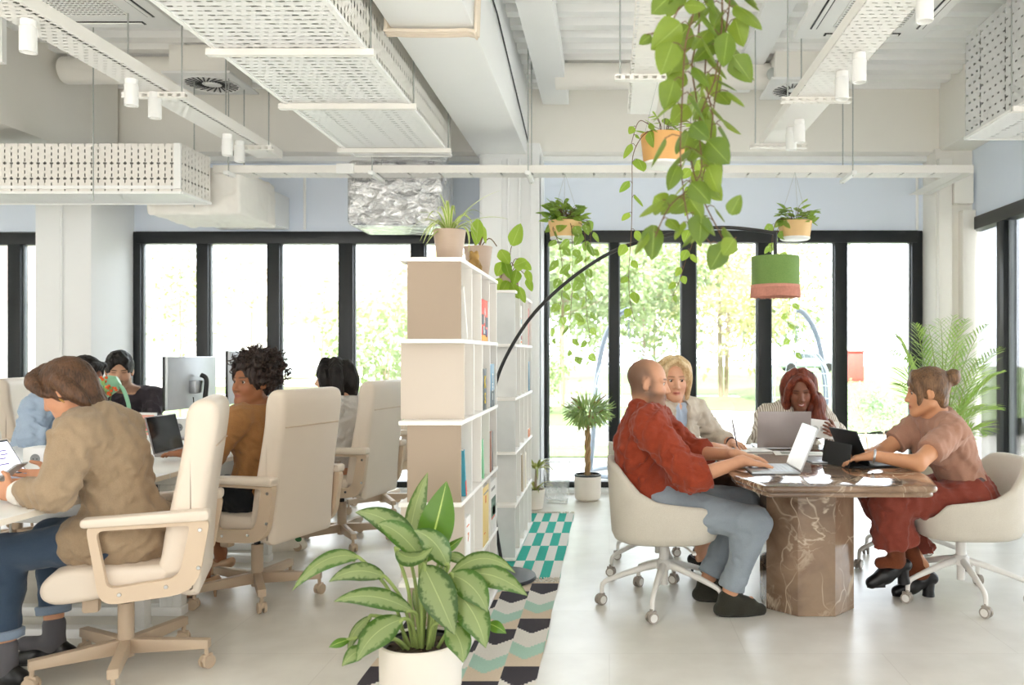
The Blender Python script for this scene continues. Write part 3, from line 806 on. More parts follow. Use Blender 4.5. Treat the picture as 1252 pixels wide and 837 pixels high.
tree('slim young tree behind the first wide pane beside the pillar', -9.2, 17.5, 4.2, 1.1, 2.9, 420, LG3, 1, .13, trunk=.035, sq=(.7, .7, 1.2))
tree('slim young tree with sparse yellow leaves behind the third pane', -5.8, 16.6, 4.0, 1.2, 2.8, 420, LG4, 2, .13, trunk=.035, sq=(.8, .8, 1.2))
tree('pale wispy tree in front of the white house', -10.5, 24, 5.0, 1.7, 3.4, 600, LG4, 3, .18, trunk=.05)
tree('green shrub outside by the taller bookcase', -4.6, 16.5, 2.0, 1.3, 1.0, 1500, LG1, 4, .14, 'bush', 'garden bushes beyond the glass', name='garden_bush', stems=3, trunk=.03)
tree('yellowish tree outside the pane left of the taller bookcase top', -5.6, 23, 5.6, 2.2, 3.2, 1500, LG4, 5, .2)
tree('leafy tree behind the hanging ivy pot', -1.2, 21, 5.6, 2.2, 3.0, 3600, LG3, 6, .19)
tree('round green tree behind the first hanging egg chair', 1.0, 24, 6.0, 2.5, 3.2, 3800, LG1, 7, .2)
tree('multi-stemmed tree with yellow leaves behind the blonde woman', 3.6, 26, 5.5, 2.3, 2.9, 3400, LG2, 8, .19, stems=4, trunk=.07)
tree('small staked tree with yellow leaves at the gravel path', 4.2, 23, 4.0, 1.5, 2.6, 1300, LG2, 9, .16, trunk=.06)
tree('tall pale tree far behind the green lamp shade', 8.5, 44, 8.5, 3.8, 4.6, 3400, LG3, 10, .32, trunk=.12)
tree('broad pale tree at the far edge of the lawn behind the blonde woman', 2.5, 46, 9.0, 4.6, 4.4, 4200, LG2, 11, .34, trunk=.12)
tree('broad pale tree at the far edge of the lawn behind the bald man', -2.6, 44, 9.0, 4.6, 4.4, 4200, LG3, 12, .34, trunk=.12)
tree('low bush outside behind the braided tree', -1.6, 18.5, 1.3, .8, .6, 800, LG1, 13, .1, 'bush', 'garden bushes beyond the glass', name='garden_bush', stems=3, trunk=.02)
tree('small grey-green bush outside behind the black tablet case', 3.7, 11.4, .9, .42, .42, 700, leafmat('garden_leaf_grey', '#8fa892', '#6f8c74'), 14, .07, 'bush', 'garden bushes beyond the glass', name='garden_bush', stems=3, trunk=.012)
tree('bare thin tree outside behind the palm', 5.6, 15.0, 3.4, .8, 2.2, 60, LG4, 15, .07, trunk=.03)
tree('pale shrub outside the side window beyond the palm', 5.4, 8.2, 1.7, .7, .9, 900, LG3, 16, .1, 'bush', 'garden bushes beyond the glass', name='garden_bush', stems=3, trunk=.02)
tree('pale tree outside the side window by the empty armchair', 6.6, 9.6, 4.0, 1.3, 2.7, 900, LG3, 17, .13, trunk=.05)
# white house
t = thing('white_house', 'long white house with a tiled roof beyond the desks', 'building', (-17, 34, -.05))
HW = mat('house_render', '#f0ece6', .9, var=.02); HR = mat('house_roof_tile', '#d9c6bb', .9, var=.15, scale=30)
MB().bb(-14, 7.5, 0, 8, 0, 3.6).build('wall', HW, t)
mb = MB(); mb.prism([(-.7, 3.5), (4, 5.6), (8.7, 3.5)], -14.6, 8.1, 'x'); mb.build('roof', HR, t)
MB().bb(-14.2, 7.7, -.12, -.001, 2.0, 2.14).build('string_course', mat('house_band', '#e0d6cf', .9), t)
for i, x in enumerate((-11, -8, -5, -2, 1, 4)):
    mb = MB(); mb.bb(x-.55, x+.55, -.06, -.001, .5, 1.8); mb.build('window', mat('house_window', '#c4cdd2', .3), t)
    mb = MB(); mb.bb(x-.6, x+.6, -.1, -.061, .4, .5); mb.bb(x-.03, x+.03, -.08, -.061, .5, 1.8); mb.build('window_sill', HW, t)
t = thing('white_house', 'white house with a tiled roof far out beyond the blue-shirted man', 'building', (-29, 26, -.05))
MB().bb(-7, 6.5, 0, 8, 0, 3.4).build('wall', HW, t)
mb = MB(); mb.prism([(-.7, 3.3), (4, 6.6), (8.7, 3.3)], -7.5, 7, 'x'); mb.build('roof', HR, t)
for x in (-4, -1, 2, 4.6):
    MB().bb(x-.5, x+.5, -.06, -.001, .9, 2.2).build('window', mat('house_window', '#c4cdd2', .3), t)
# utility box, bench, poles
t = thing('utility_box', 'red utility box standing on the lawn bank outside', 'utility box', (8.25, 27.5, .36))
MB().bb(-.26, .26, -.2, .2, 0, 1.0, bev=.03).build('cabinet', mat('utility_red', '#b85a55', .6), t); MB().bb(-.3, .3, -.24, .24, 1.0, 1.06, bev=.02).build('lid', mat('utility_red', '#b85a55', .6), t)
MB().bb(-.22, .22, -.215, -.2, .1, .92, bev=.005).build('door', mat('utility_red', '#b85a55', .6), t)
t = thing('parked_car', 'pale blue-grey car parked far out behind the hanging chair', 'car', (14.5, 60, .0))
v = Vol((-2.4, -1, -.1), (2.4, 1, 1.7), .08)
v.rbox((0, 0, .62), (2.1, .85, .36), rad=.25, k=0); v.rbox((.1, 0, 1.1), (1.15, .74, .38), rad=.3, k=.12); V, Q = v.mesh(1)
np_mesh('body', V, Q, mat('car_paint', '#a9b6c2', .3), t)
for x in (-1.35, 1.35):
    for s in (-1, 1): MB().cyl((x, s*.72, .32), (x, s*.9, .32), .32, seg=20).build('wheel', BLACKM_ if False else mat('tyre_black', '#222222', .8), t)
MB().bb(-.9, 1.0, -.77, -.755, .98, 1.36).build('side_window', mat('car_glass', '#59636c', .2), t)
# hanging egg chairs on the terrace
WIRE = mat('wire_light_grey', '#b9c2c6', .4); STAND = mat('stand_blue_grey', '#6f7983', .4)
def egg_chair(label, x, y, s):
    t = thing('hanging_egg_chair', label, 'hanging chair', (x, y, -.05), 0, 'hanging egg chairs on the terrace')
    MB().tube([(.46*math.cos(a*PI/18), .42*math.sin(a*PI/18), .03) for a in range(36)], .025, seg=8, closed=True).build('base_ring', STAND, t)
    MB().tube(smoothpath([(-s*.44, .1, .03), (-s*.40, .16, .5), (-s*.36, .18, 1.1), (-s*.27, .14, 1.55), (-s*.12, .06, 1.80), (0, 0, 1.87)], 6), .03, seg=10).build('stand_arm', STAND, t)
    ch = MB()
    for k in range(9):
        z = 1.85-k*.042; ch.tube([(.010*math.cos(a*PI/4)*(1 if k % 2 else .3), .010*math.cos(a*PI/4)*(.3 if k % 2 else 1), z+.026*math.sin(a*PI/4)) for a in range(8)], .003, seg=4, closed=True)
    ch.build('chain', STAND, t)
    c = Vector((0, -.02, .93)); rx, ry, rz_ = .38, .36, .55
    mb = MB()
    def pt(th, ph): return c+Vector((rx*math.sin(ph)*math.cos(th), ry*math.sin(ph)*math.sin(th), rz_*math.cos(ph)))
    for k in range(18):
        th = 2*PI*k/18
        opn = math.sin(th) < -.45
        mb.tube([pt(th, ph*PI/24) for ph in range(1, 24) if not (opn and 6 < ph < 17)][:99] if not opn else [pt(th, ph*PI/24) for ph in range(17, 24)], .006, seg=5)
    for j in range(3, 23, 2):
        ph = j*PI/24
        if 6 < j < 17:
            A0, A1 = -.15*PI, 1.15*PI; mb.tube([pt(A0+(A1-A0)*q/24, ph) for q in range(25)], .006, seg=5)
        else: mb.tube([pt(2*PI*q/28, ph) for q in range(28)], .006, seg=5, closed=True)
    mb.tube([c+Vector((.33*math.cos(q*PI/16), -.20+.0*q, .42*math.sin(q*PI/16)+.03)) for q in range(32)], .011, seg=6, closed=True)
    mb.build('wire_basket', WIRE, t)
    v = Vol((-.4, -.4, .35), (.4, .4, .75), .02); v.ell((0, 0, .55), (.28, .26, .09), k=0); V, Q = v.mesh(1)
    np_mesh('cushion', V, Q, mat('cushion_pale', '#e6e6e2', .9), t)
egg_chair('hanging wire egg chair outside behind the bald man', .22, 9.25, 1)
egg_chair('hanging wire egg chair outside behind the red-haired woman', 2.12, 9.25, -1)
# ================================================================== furniture
CREAML = mat('cream_leather', '#e3d5c5', .5, var=.03, scale=5, bump=.05, bscale=260, sheen=.1)
CREAMP = mat('cream_chair_plastic', '#d3bda4', .45, var=.02, scale=5)
BASEC = mat('beige_chair_metal', '#c2ad95', .45, var=.03, scale=5)
CHROME = mat('chrome', '#d0d0d0', .15, metal=1)
BLACKM = mat('black_metal', '#141415', .35, var=.1)
def ring_prism(mb, outer, inner, x0, x1):
    n = len(outer); bm = mb.bm
    def V(p, x): return bm.verts.new((x, p[0], p[1]))
    oa, ob = [V(p, x0) for p in outer], [V(p, x1) for p in outer]; ia, ib = [V(p, x0) for p in inner], [V(p, x1) for p in inner]
    for i in range(n):
        j = (i+1) % n
        for q in ((oa[i], oa[j], ia[j], ia[i]), (ob[j], ob[i], ib[i], ib[j]), (oa[j], oa[i], ob[i], ob[j]), (ia[i], ia[j], ib[j], ib[i])): bm.faces.new(q)
    bmesh.ops.recalc_face_normals(bm, faces=bm.faces[:])
def round_poly(pts, r, n=5):
    out = []; m = len(pts)
    for i in range(m):
        p0, p1, p2 = Vector(pts[i-1]), Vector(pts[i]), Vector(pts[(i+1) % m])
        ri = r[i] if isinstance(r, (list, tuple)) else r
        a = p1+(p0-p1).normalized()*min(ri, (p0-p1).length*.48); b = p1+(p2-p1).normalized()*min(ri, (p2-p1).length*.48)
        for k in range(n+1):
            t = k/n; out.append(tuple((1-t)**2*a+2*t*(1-t)*p1+t*t*b))
    return out
def caster(parent, x, y, r, m, rim=None, rz=0.0, top=.085):
    X = Matrix.Translation((x, y, 0)) @ Matrix.Rotation(rz, 4, 'Z')
    mb = MB()
    for s in (-1, 1):
        mb.tube([X @ Vector((s*.006, 0, r)), X @ Vector((s*.020, 0, r))], [r, r*.97], seg=18)
        if rim: mb.tube([X @ Vector((s*.0195, 0, r)), X @ Vector((s*.0225, 0, r))], [r*.72, r*.68], seg=16, mi=1)
    mb.tube([X @ Vector((0, 0, r)), X @ Vector((0, .004, top))], .009, seg=8)
    mb.box(0, 0, r*1.55, .018, r*1.7, r*1.1, bev=.004, M=X)
    return mb.build('caster', [m, rim] if rim else m, parent)
def exec_chair(label, x, y, rz, group='high-backed cream desk chairs', base=0.0):
    t = thing('office_chair', label, 'chair', (x, y, 0), rz, group)
    # seat cushion and its shell
    seat = [(-.25, .40), (-.25, .475), (-.1, .482), (.1, .492), (.19, .482), (.232, .452), (.247, .415), (.232, .375), (.17, .355), (0, .37), (-.15, .385)]
    MB().prism(smooth2(seat), -.245, .245, 'x', bev=.03, seg=4).build('seat', CREAML, t, smooth=60)
    back = [(-.145, .40), (-.165, .52), (-.18, .62), (-.215, .80), (-.242, .95), (-.252, 1.06), (-.268, 1.11), (-.305, 1.135), (-.35, 1.13), (-.372, 1.10), (-.372, 1.03), (-.352, .88), (-.328, .70), (-.312, .50), (-.305, .37), (-.28, .345), (-.22, .36)]
    MB().prism(smooth2(back), -.245, .245, 'x', bev=.034, seg=4).build('backrest', CREAML, t, smooth=60)
    sm = MB(); sm.tube([(-.212, -.3632, .945), (.212, -.3632, .945)], .0035, seg=6)
    sm.build('seam', CREAMP, t)
    for s in (-1, 1):
        outer = round_poly([(.085, .675), (.035, .352), (-.30, .372), (-.345, .66)], [.05, .06, .1, .03])
        inner = round_poly([(.05, .640), (.01, .415), (-.235, .435), (-.275, .640)], [.03, .03, .05, .02])
        mb = MB(); ring_prism(mb, outer, inner, s*.252, s*.285); mb.build('arm_frame', CREAMP, t)
        pad = round_poly([(.10, .655), (.10, .690), (-.345, .700), (-.345, .655)], .017)
        MB().prism(pad, s*.235, s*.302, 'x', bev=.012).build('armrest', CREAML, t)
        for q, z in ((-.31, .62), (-.305, .47), (-.19, .405), (-.03, .39)):
            MB().tube([(s*.285, q, z), (s*.289, q, z)], [.009, .007], seg=10).build('bolt', CHROME, t)
    mb = MB(); mb.box(0, 0, .355, .2, .26, .03, bev=.01); mb.box(.0, .0, .335, .09, .12, .03, bev=.01); mb.box(-.11, .1, .315, .05, .06, .055, bev=.01)
    mb.build('tilt_mechanism', BASEC, t)
    MB().cyl((0, 0, .26), (0, 0, .34), .017).build('gas_lift', BLACKM, t)
    b = thing('swivel_base', None, None); b.parent = t; b.rotation_euler = (0, 0, base)
    mb = MB(); mb.cyl((0, 0, .06), (0, 0, .285), .031, seg=20)
    for k in range(5):
        a = 2*PI*k/5; X = Matrix.Rotation(a, 4, 'Z')
        mb.prism([(.02, .075), (.02, .135), (.335, .122), (.335, .085)], -.02, .02, 'y', bev=.004, M=X)
    mb.build('star', BASEC, b)
    for k in range(5):
        a = 2*PI*k/5; caster(b, .325*math.cos(a), .325*math.sin(a), .028, BASEC, None, a*1.7, .085)
    return t
def smooth2(p, n=4):
    return [(v.x, v.y) for v in smoothpath([(a, b, 0) for a, b in p], n, closed=True)]
A5 = R_(59)
exec_chair('cream high-backed desk chair holding the woman in the beige blazer', -2.015, 3.41, R_(110), base=A5-R_(20))
exec_chair('cream high-backed desk chair holding the woman in the mustard sweater', -1.915, 4.45, R_(72), base=A5+R_(22))
exec_chair('cream high-backed desk chair holding the black-haired woman in the pale shirt', -1.87, 5.72, R_(78), base=A5+R_(20))
exec_chair('empty cream high-backed desk chair by the windows beyond the seated women', -1.92, 6.95, R_(96), base=A5)
exec_chair('cream high-backed desk chair holding the man in the pale blue shirt', -4.02, 5.55, R_(-80), base=A5)
exec_chair('cream high-backed desk chair behind the man in the dark sweater', -4.22, 6.30, R_(-76), base=A5)

# ---- bucket chairs of the meeting table
BUCK = fabric('oatmeal_upholstery', '#dcd6ca', '#bdb5a6', 520, .3)
WHITEM = mat('white_chair_metal', '#e9e6e1', .4)
RIMG = mat('grey_caster_tyre', '#a39a90', .5)
def bucket_mesh():
    nt_ = 72; rows = []
    def hgt(ly, lx):
        pts = [(-.31, .77), (-.27, .755), (-.22, .70), (-.15, .625), (-.05, .575), (.08, .56), (.18, .548), (.235, .52), (.27, .47), (.30, .455)]
        for (a, b), (c, d) in zip(pts, pts[1:]):
            if ly <= c:
                t = max(0, (ly-a)/(c-a)); t = t*t*(3-2*t) if False else t
                return b+(d-b)*t
        return pts[-1][1]
    def plan(th, k):
        c, s = math.cos(th), math.sin(th)
        e = 2.0/3.0
        return Vector((.305*k*math.copysign(abs(s)**e, s), .305*k*math.copysign(abs(c)**e, c), 0))
    prof = []
    for i in range(nt_):
        th = 2*PI*i/nt_; p1 = plan(th, 1.0); h = hgt(p1.y, p1.x)
        front = max(0, min(1, (p1.y-.2)/.06))
        h = h*(1-front)+front*min(h, .470)
        col = []
        for k, z in ((.0, .352), (.5, .352), (.78, .354), (.87, .368), (.915, .40)): col.append(plan(th, k)+Vector((0, 0, z)))
        for q in (.33, .66, .93): col.append(plan(th, .915+(1.0-.915)*q)+Vector((0, 0, .40+(h-.40)*q)))
        col.append(plan(th, .985)+Vector((0, 0, h+.006))); col.append(plan(th, .92)+Vector((0, 0, h+.004)))
        ins = .86
        col.append(plan(th, .875)+Vector((0, 0, h-.012)))
        zs = min(.468, h-.014)
        for q in (.4, .8): col.append(plan(th, .875-.06*q)+Vector((0, 0, (h-.012)*(1-q)+zs*q)))
        col.append(plan(th, .78)+Vector((0, 0, zs))); col.append(plan(th, .45)+Vector((0, 0, zs+.012))); col.append(plan(th, 0)+Vector((0, 0, zs*0+.478)))
        prof.append(col)
    V = []; m = len(prof[0])
    for c in prof: V += [tuple(p) for p in c]
    Fq = []
    for i in range(nt_):
        j = (i+1) % nt_
        for k in range(m-1): Fq.append((i*m+k, j*m+k, j*m+k+1, i*m+k+1))
    return V, Fq
BV, BF = bucket_mesh()
def bucket_chair(label, x, y, rz, base=0.0):
    t = thing('swivel_armchair', label, 'chair', (x, y, 0), rz, 'oatmeal swivel armchairs at the marble table')
    o = np_mesh('shell', BV, BF, BUCK, t)
    bm = bmesh.new(); bm.from_mesh(o.data); bmesh.ops.remove_doubles(bm, verts=bm.verts, dist=.0005); bmesh.ops.recalc_face_normals(bm, faces=bm.faces[:]); bm.to_mesh(o.data); bm.free(); o.data.shade_smooth()
    MB().cyl((0, 0, .335), (0, 0, .352), .13, .14, seg=24).build('mounting_plate', BLACKM, t)
    mb = MB(); mb.tube(smoothpath([(.05, .06, .335), (.12, .1, .325), (.21, .13, .318)], 4), .006, seg=8); mb.box(.225, .135, .317, .05, .02, .012, bev=.004)
    mb.build('lift_lever', WHITEM, t)
    b = thing('swivel_base', None, None); b.parent = t; b.rotation_euler = (0, 0, base)
    mb = MB(); mb.cyl((0, 0, .10), (0, 0, .225), .021, seg=16); mb.cyl((0, 0, .19), (0, 0, .34), .027, seg=20); mb.lathe([(.045, .185), (.05, .20), (.042, .225), (.03, .235)], seg=20)
    for k in range(5):
        a = 2*PI*k/5; ca, sa = math.cos(a), math.sin(a)
        pts = smoothpath([(.03, .207), (.10, .19), (.22, .152), (.30, .128), (.325, .112), (.33, .075)], 4) if False else [Vector((q, 0, z)) for q, z in ((.03, .207), (.10, .192), (.2, .162), (.28, .135), (.312, .122), (.326, .108), (.33, .09), (.33, .062))]
        mb.tube([Vector((p.x*ca, p.x*sa, p.z)) for p in pts], [.021, .019, .016, .0135, .013, .013, .012, .011], seg=10)
    mb.build('star', WHITEM, b, smooth=60)
    for k in range(5):
        a = 2*PI*k/5; caster(b, .335*math.cos(a), .335*math.sin(a), .028, RIMG, WHITEM, a*2.3+.6, .07)
    return t
bucket_chair('oatmeal swivel armchair holding the man in the rust shirt', .29, 4.33, R_(-90), R_(184-72+90))
bucket_chair('oatmeal swivel armchair holding the blonde woman in the cream blazer', .30, 5.02, R_(-84), R_(150))
bucket_chair('oatmeal swivel armchair holding the red-haired woman', 1.24, 5.62, R_(180), R_(20))
bucket_chair('oatmeal swivel armchair holding the woman with the hair bun', 1.90, 4.42, R_(90), R_(60+45))
bucket_chair('empty oatmeal swivel armchair beyond the woman with the hair bun', 1.86, 5.10, R_(90), R_(30))

# ---- white bench desks
DESKW = mat('desk_white_laminate', '#f0efec', .35, var=.015, scale=3)
EDGEB = mat('desk_edge_band', '#e9dfcf', .5)
LEGW = mat('desk_leg_white', '#eeeeec', .4)
def desk(label, y0, y1):
    t = thing('bench_desk', label, 'desk', (-2.94, (y0+y1)/2, 0), 0, 'white bench desks in a row')
    L = (y1-y0)/2
    MB().bb(-.80, .80, -L+.002, L-.002, .712, .738, bev=.003).build('desktop', DESKW, t)
    for x in (-.8015, .8015): MB().bb(x-.0012, x+.0012, -L+.003, L-.003, .714, .736).build('edge_band', EDGEB, t)
    for ye in (-L+.16, L-.16):
        mb = MB(); mb.bb(-.77, .79, ye-.035, ye+.035, .0, .045, bev=.004)
        for x in (-.45, .73): mb.bb(x-.055, x+.055, ye-.03, ye+.03, .045, .66, bev=.004); mb.bb(x-.012, x+.012, ye-.034, ye-.031, .05, .655)
        mb.bb(-.74, .77, ye-.025, ye+.025, .66, .711, bev=.003)
        mb.build('leg_frame', LEGW, t)
    MB().bb(-.06, .06, -L+.1, L-.1, .60, .66, bev=.005).build('cable_channel', LEGW, t)
    mb = MB(); mb.bb(.32, .72, L-.16-.25, L-.16-.05, .58, .705, bev=.006); mb.build('control_box', PLASTW, t)
    mb = MB()
    for k in range(4):
        mb.tube(smoothpath([(.1+.05*k, L-.3, .66), (.12+.05*k, L-.33, .45), (.1+.06*k, L-.28, .2), (.05+.05*k, L-.35, .012)], 5), .005, seg=6)
    mb.build('cables', mat('grey_cable', '#c9c6bf', .5), t)
desk('white bench desk nearest the camera under the beige blazer woman', 2.60, 3.98)
desk('white bench desk in the middle with the gooseneck lamp and black-screened laptop', 3.985, 5.36)
desk('white bench desk nearest the windows with the two monitors', 5.365, 6.9)

# ---- things on the desks
ALU = mat('brushed_aluminium', '#b9bcc0', .32, metal=.75, var=.04, scale=5)
ALUD = mat('space_grey_aluminium', '#8b8585', .38, metal=.6, var=.04, scale=5)
SCRB = mat('dark_screen', '#0c0b0d', .08, var=.2)
KEYS = mat('key_caps', '#d6dde6', .5)
def monitor(label, x, y, z, w, h, rz):
    t = thing('computer_monitor', label, 'monitor', (x, y, .738), rz)   # back faces local -Y, screen +Y
    MB().box(0, 0, z, w, .022, h, bev=.006).build('back_shell', mat('monitor_silver', '#c6cacf', .35, metal=.25), t)
    mb = MB(); mb.box(0, .019, z, w+.002, .017, h+.002, bev=.002); mb.build('screen', SCRB, t)
    mb = MB(); mb.box(0, -.035, z-.03, .10, .05, .09, bev=.01); mb.build('mount', ALU, t)
    mb = MB(); mb.tube(smoothpath([(.045, -.04, z+.05), (.05, -.075, z+.02), (.03, -.08, z-.1), (0, -.07, .02)], 5), .016, seg=10)
    mb.build('stand_arm', BLACKM, t)
    MB().box(0, -.04, .008, .22, .18, .014, bev=.005).build('stand_foot', ALUD, t)
    mb = MB(); mb.tube(smoothpath([(-.03, -.03, z-.1), (-.05, -.06, z-.2), (.03, -.09, z-.24), (.08, -.06, .01)], 6), .0035, seg=6); mb.build('cable', BLACKM, t)
monitor('silver-backed monitor on a black arm beside the man in the dark sweater', -2.86, 5.60, .385, .57, .35, R_(86))
monitor('silver-backed monitor half hidden behind the curly-haired woman', -2.84, 6.45, .40, .60, .40, R_(86))
def laptop(label, x, y, z, rz, open_deg, lid_mat, base_mat, scr_mat, w=.32, d=.225):
    "hinge along local X at the origin; user sits at local -Y"
    t = thing('laptop', label, 'laptop', (x, y, z), rz)
    MB().bb(-w/2, w/2, -d, 0, 0, .012, bev=.004).build('base', base_mat, t)
    mb = MB()
    for r in range(5):
        for c in range(13): mb.bb(-w*.44+c*w*.0677, -w*.44+c*w*.0677+w*.058, -.03-r*.021-.017, -.03-r*.021, .012, .0132)
    mb.build('keyboard', KEYS if base_mat is not ALUD else mat('black_keys', '#1c1c1f', .5), t)
    MB().bb(-.055, .055, -d+.012, -.145, .0118, .0126).build('trackpad', base_mat, t)
    X = Matrix.Translation((0, 0, .012)) @ Matrix.Rotation(-R_(open_deg-90), 4, 'X')
    MB().bb(-w/2, w/2, -.003, .005, 0, d-.008, bev=.0025, M=X).build('lid', lid_mat, t)
    MB().bb(-w/2+.006, w/2-.006, -.0045, -.003, .008, d-.014, M=X).build('screen', scr_mat, t)
    return t
laptop('grey laptop with a black screen open on the desk before the mustard sweater', -2.56, 4.76, .739, R_(90), 104, ALUD, ALUD, SCRB)
SCRW = mat('lit_screen_grey', '#e8e6f2', .3, emit=('#e6e2f4', .55))
t = thing('tablet', 'dark-framed tablet with a pale screen leaning before the beige blazer woman', 'tablet', (-2.84, 3.86, .739), R_(90))
X = Matrix.Rotation(R_(-32), 4, 'X')
MB().bb(-.13, .13, -.004, .004, 0.0, .19, bev=.003, M=X).build('body', BLACKM, t)
MB().bb(-.12, .12, -.0052, -.004, .012, .178, M=X).build('screen', SCRW, t)
mb = MB()
for r_, c_, w_ in ((.13, .03, .05), (.13, -.06, .06), (.11, .03, .045), (.09, -.03, .08), (.06, -.05, .1)): mb.bb(c_, c_+w_, -.006, -.0052, r_, r_+.006, M=X)
mb.build('screen_text', mat('violet_screen_text', '#7c6fc0', .5), t)
MB().bb(-.13, .13, -.16, -.01, .0, .007, bev=.002).build('keyboard_cover', mat('grey_keyboard', '#8d9099', .5), t)
def socket_cube(label, x, y, s, rz=0.0):
    t = thing('socket_block', label, 'power socket', (x, y, .739), rz)
    MB().box(0, 0, s/2, s*1.15, s, s, bev=.008).build('body', PLASTW, t)
    for px_, ax in ((0, 0), (1, 1)):
        M_ = Matrix.Translation((0, -s/2, s/2)) @ Matrix.Rotation(R_(90), 4, 'X') if ax == 0 else Matrix.Translation((s*.575, 0, s/2)) @ Matrix.Rotation(R_(90), 4, 'Z') @ Matrix.Rotation(R_(90), 4, 'X')
        mb = MB(); mb.lathe([(0, .0005), (s*.2, .0005), (s*.215, .002), (s*.225, .0005)], seg=20, M=M_); mb.build('socket', mat('socket_grey', '#8f9193', .4), t)
        mb = MB()
        for q in (-.05, .05): mb.lathe([(0, .0012), (s*.03, .0012)], o=(q*s*1.6, 0, 0), seg=8, M=M_)
        mb.build('socket_holes', DARK, t)
socket_cube('white power socket block on the desk next to the beige blazer sleeve', -2.86, 4.13, .112)
socket_cube('white power socket block behind the black-screened laptop', -3.02, 5.80, .125)
# framed print
t = thing('picture_frame', 'small white framed print in pink and green behind the gooseneck lamp', 'picture frame', (-2.90, 5.08, .739), R_(-8))
X = Matrix.Rotation(R_(-8), 4, 'X')
fr = MB(); fr.bb(-.072, .072, 0, .012, 0, .215, bev=.003, M=X); fr.build('frame', PLASTW, t)
for nm, c_, a, b, c2, d2, yy in (('print_ground', '#f0a99a', -.06, .06, .075, .2, -.001), ('green_border', '#7fb98a', -.038, .05, .092, .172, -.002), ('pink_field', '#e88f86', -.03, .042, .1, .164, -.003), ('red_motif', '#c9606a', -.012, .024, .112, .152, -.004)):
    MB().bb(a, b, yy-.0006, yy, c2, d2, M=X).build(nm, mat('print_'+nm, c_, .6), t)
MB().bb(-.01, .01, .01, .09, .0, .006).build('strut', PLASTW, t)
# green gooseneck lamp with a sprig
GREENL = mat('mint_lacquer', '#8cc39f', .4)
t = thing('desk_lamp', 'mint green gooseneck desk lamp in front of the man in the dark sweater', 'lamp', (-2.88, 4.9, .739))
MB().lathe([(0, 0), (.075, 0), (.075, .012), (.02, .02), (.012, .03)]).build('base', GREENL, t)
MB().tube(smoothpath([(0, 0, .02), (.005, 0, .15), (.0, 0, .27), (-.035, 0, .37), (-.085, 0, .405)], 6), .011, seg=10).build('gooseneck', GREENL, t)
M_ = Matrix.Translation((-.088, 0, .405)) @ Matrix.Rotation(R_(-118), 4, 'Y') @ Matrix.Rotation(R_(18), 4, 'X')
MB().lathe([(.0, -.03), (.03, -.03), (.052, .0), (.062, .05), (.066, .085), (.060, .085), (.056, .05), (.045, .0), (0, -.01)], seg=24, M=M_).build('shade', GREENL, t)
t = thing('flower_sprig', 'sprig of tiny orange blossoms beside the mint green lamp shade', 'flowers', (-2.975, 4.80, .739))
rnd = random.Random(5); st = MB(); fl = MB(); fo = MB()
for k in range(9):
    e = Vector((rnd.uniform(-.09, .05), rnd.uniform(-.03, .03), rnd.uniform(.34, .45)))
    st.tube(smoothpath([(0, 0, .1), (e.x*.4, e.y, .25), e], 4), .0018, seg=5)
    for q in range(4): fl.ell(e+Vector((rnd.uniform(-.014, .014), rnd.uniform(-.014, .014), rnd.uniform(-.014, .014))), .009, seg=7)
    fo.ell(e*.8+Vector((0, 0, .07)), (.012, .004, .02), seg=6)
st.build('stems', mat('stem_green', '#6b8f4e', .6), t); fl.build('blossoms', mat('orange_blossom', '#e8662f', .6, var=.2), t); fo.build('leaves', mat('sprig_leaf', '#84a85e', .6), t)
MB().lathe([(0, 0), (.03, 0), (.035, .06), (.02, .11), (.022, .125), (.018, .12)], seg=18).build('vase', PLASTW, t)
# papers / phone in the blazer woman's reach
t = thing('paper_sheet', 'printed sheet lying at the desk edge under the beige blazer woman', 'paper', (-2.42, 3.32, .7385), R_(14))
MB().bb(-.15, .15, -.105, .105, 0, .0012).build('sheet', mat('paper_white', '#f3f2ee', .8), t)
mb = MB()
for k, c_ in enumerate(range(5)): mb.bb(-.12+.05*k, -.08+.05*k, .02, .07, .0012, .0016)
mb.build('printed_blocks', mat('print_orange', '#e89a80', .7), t)

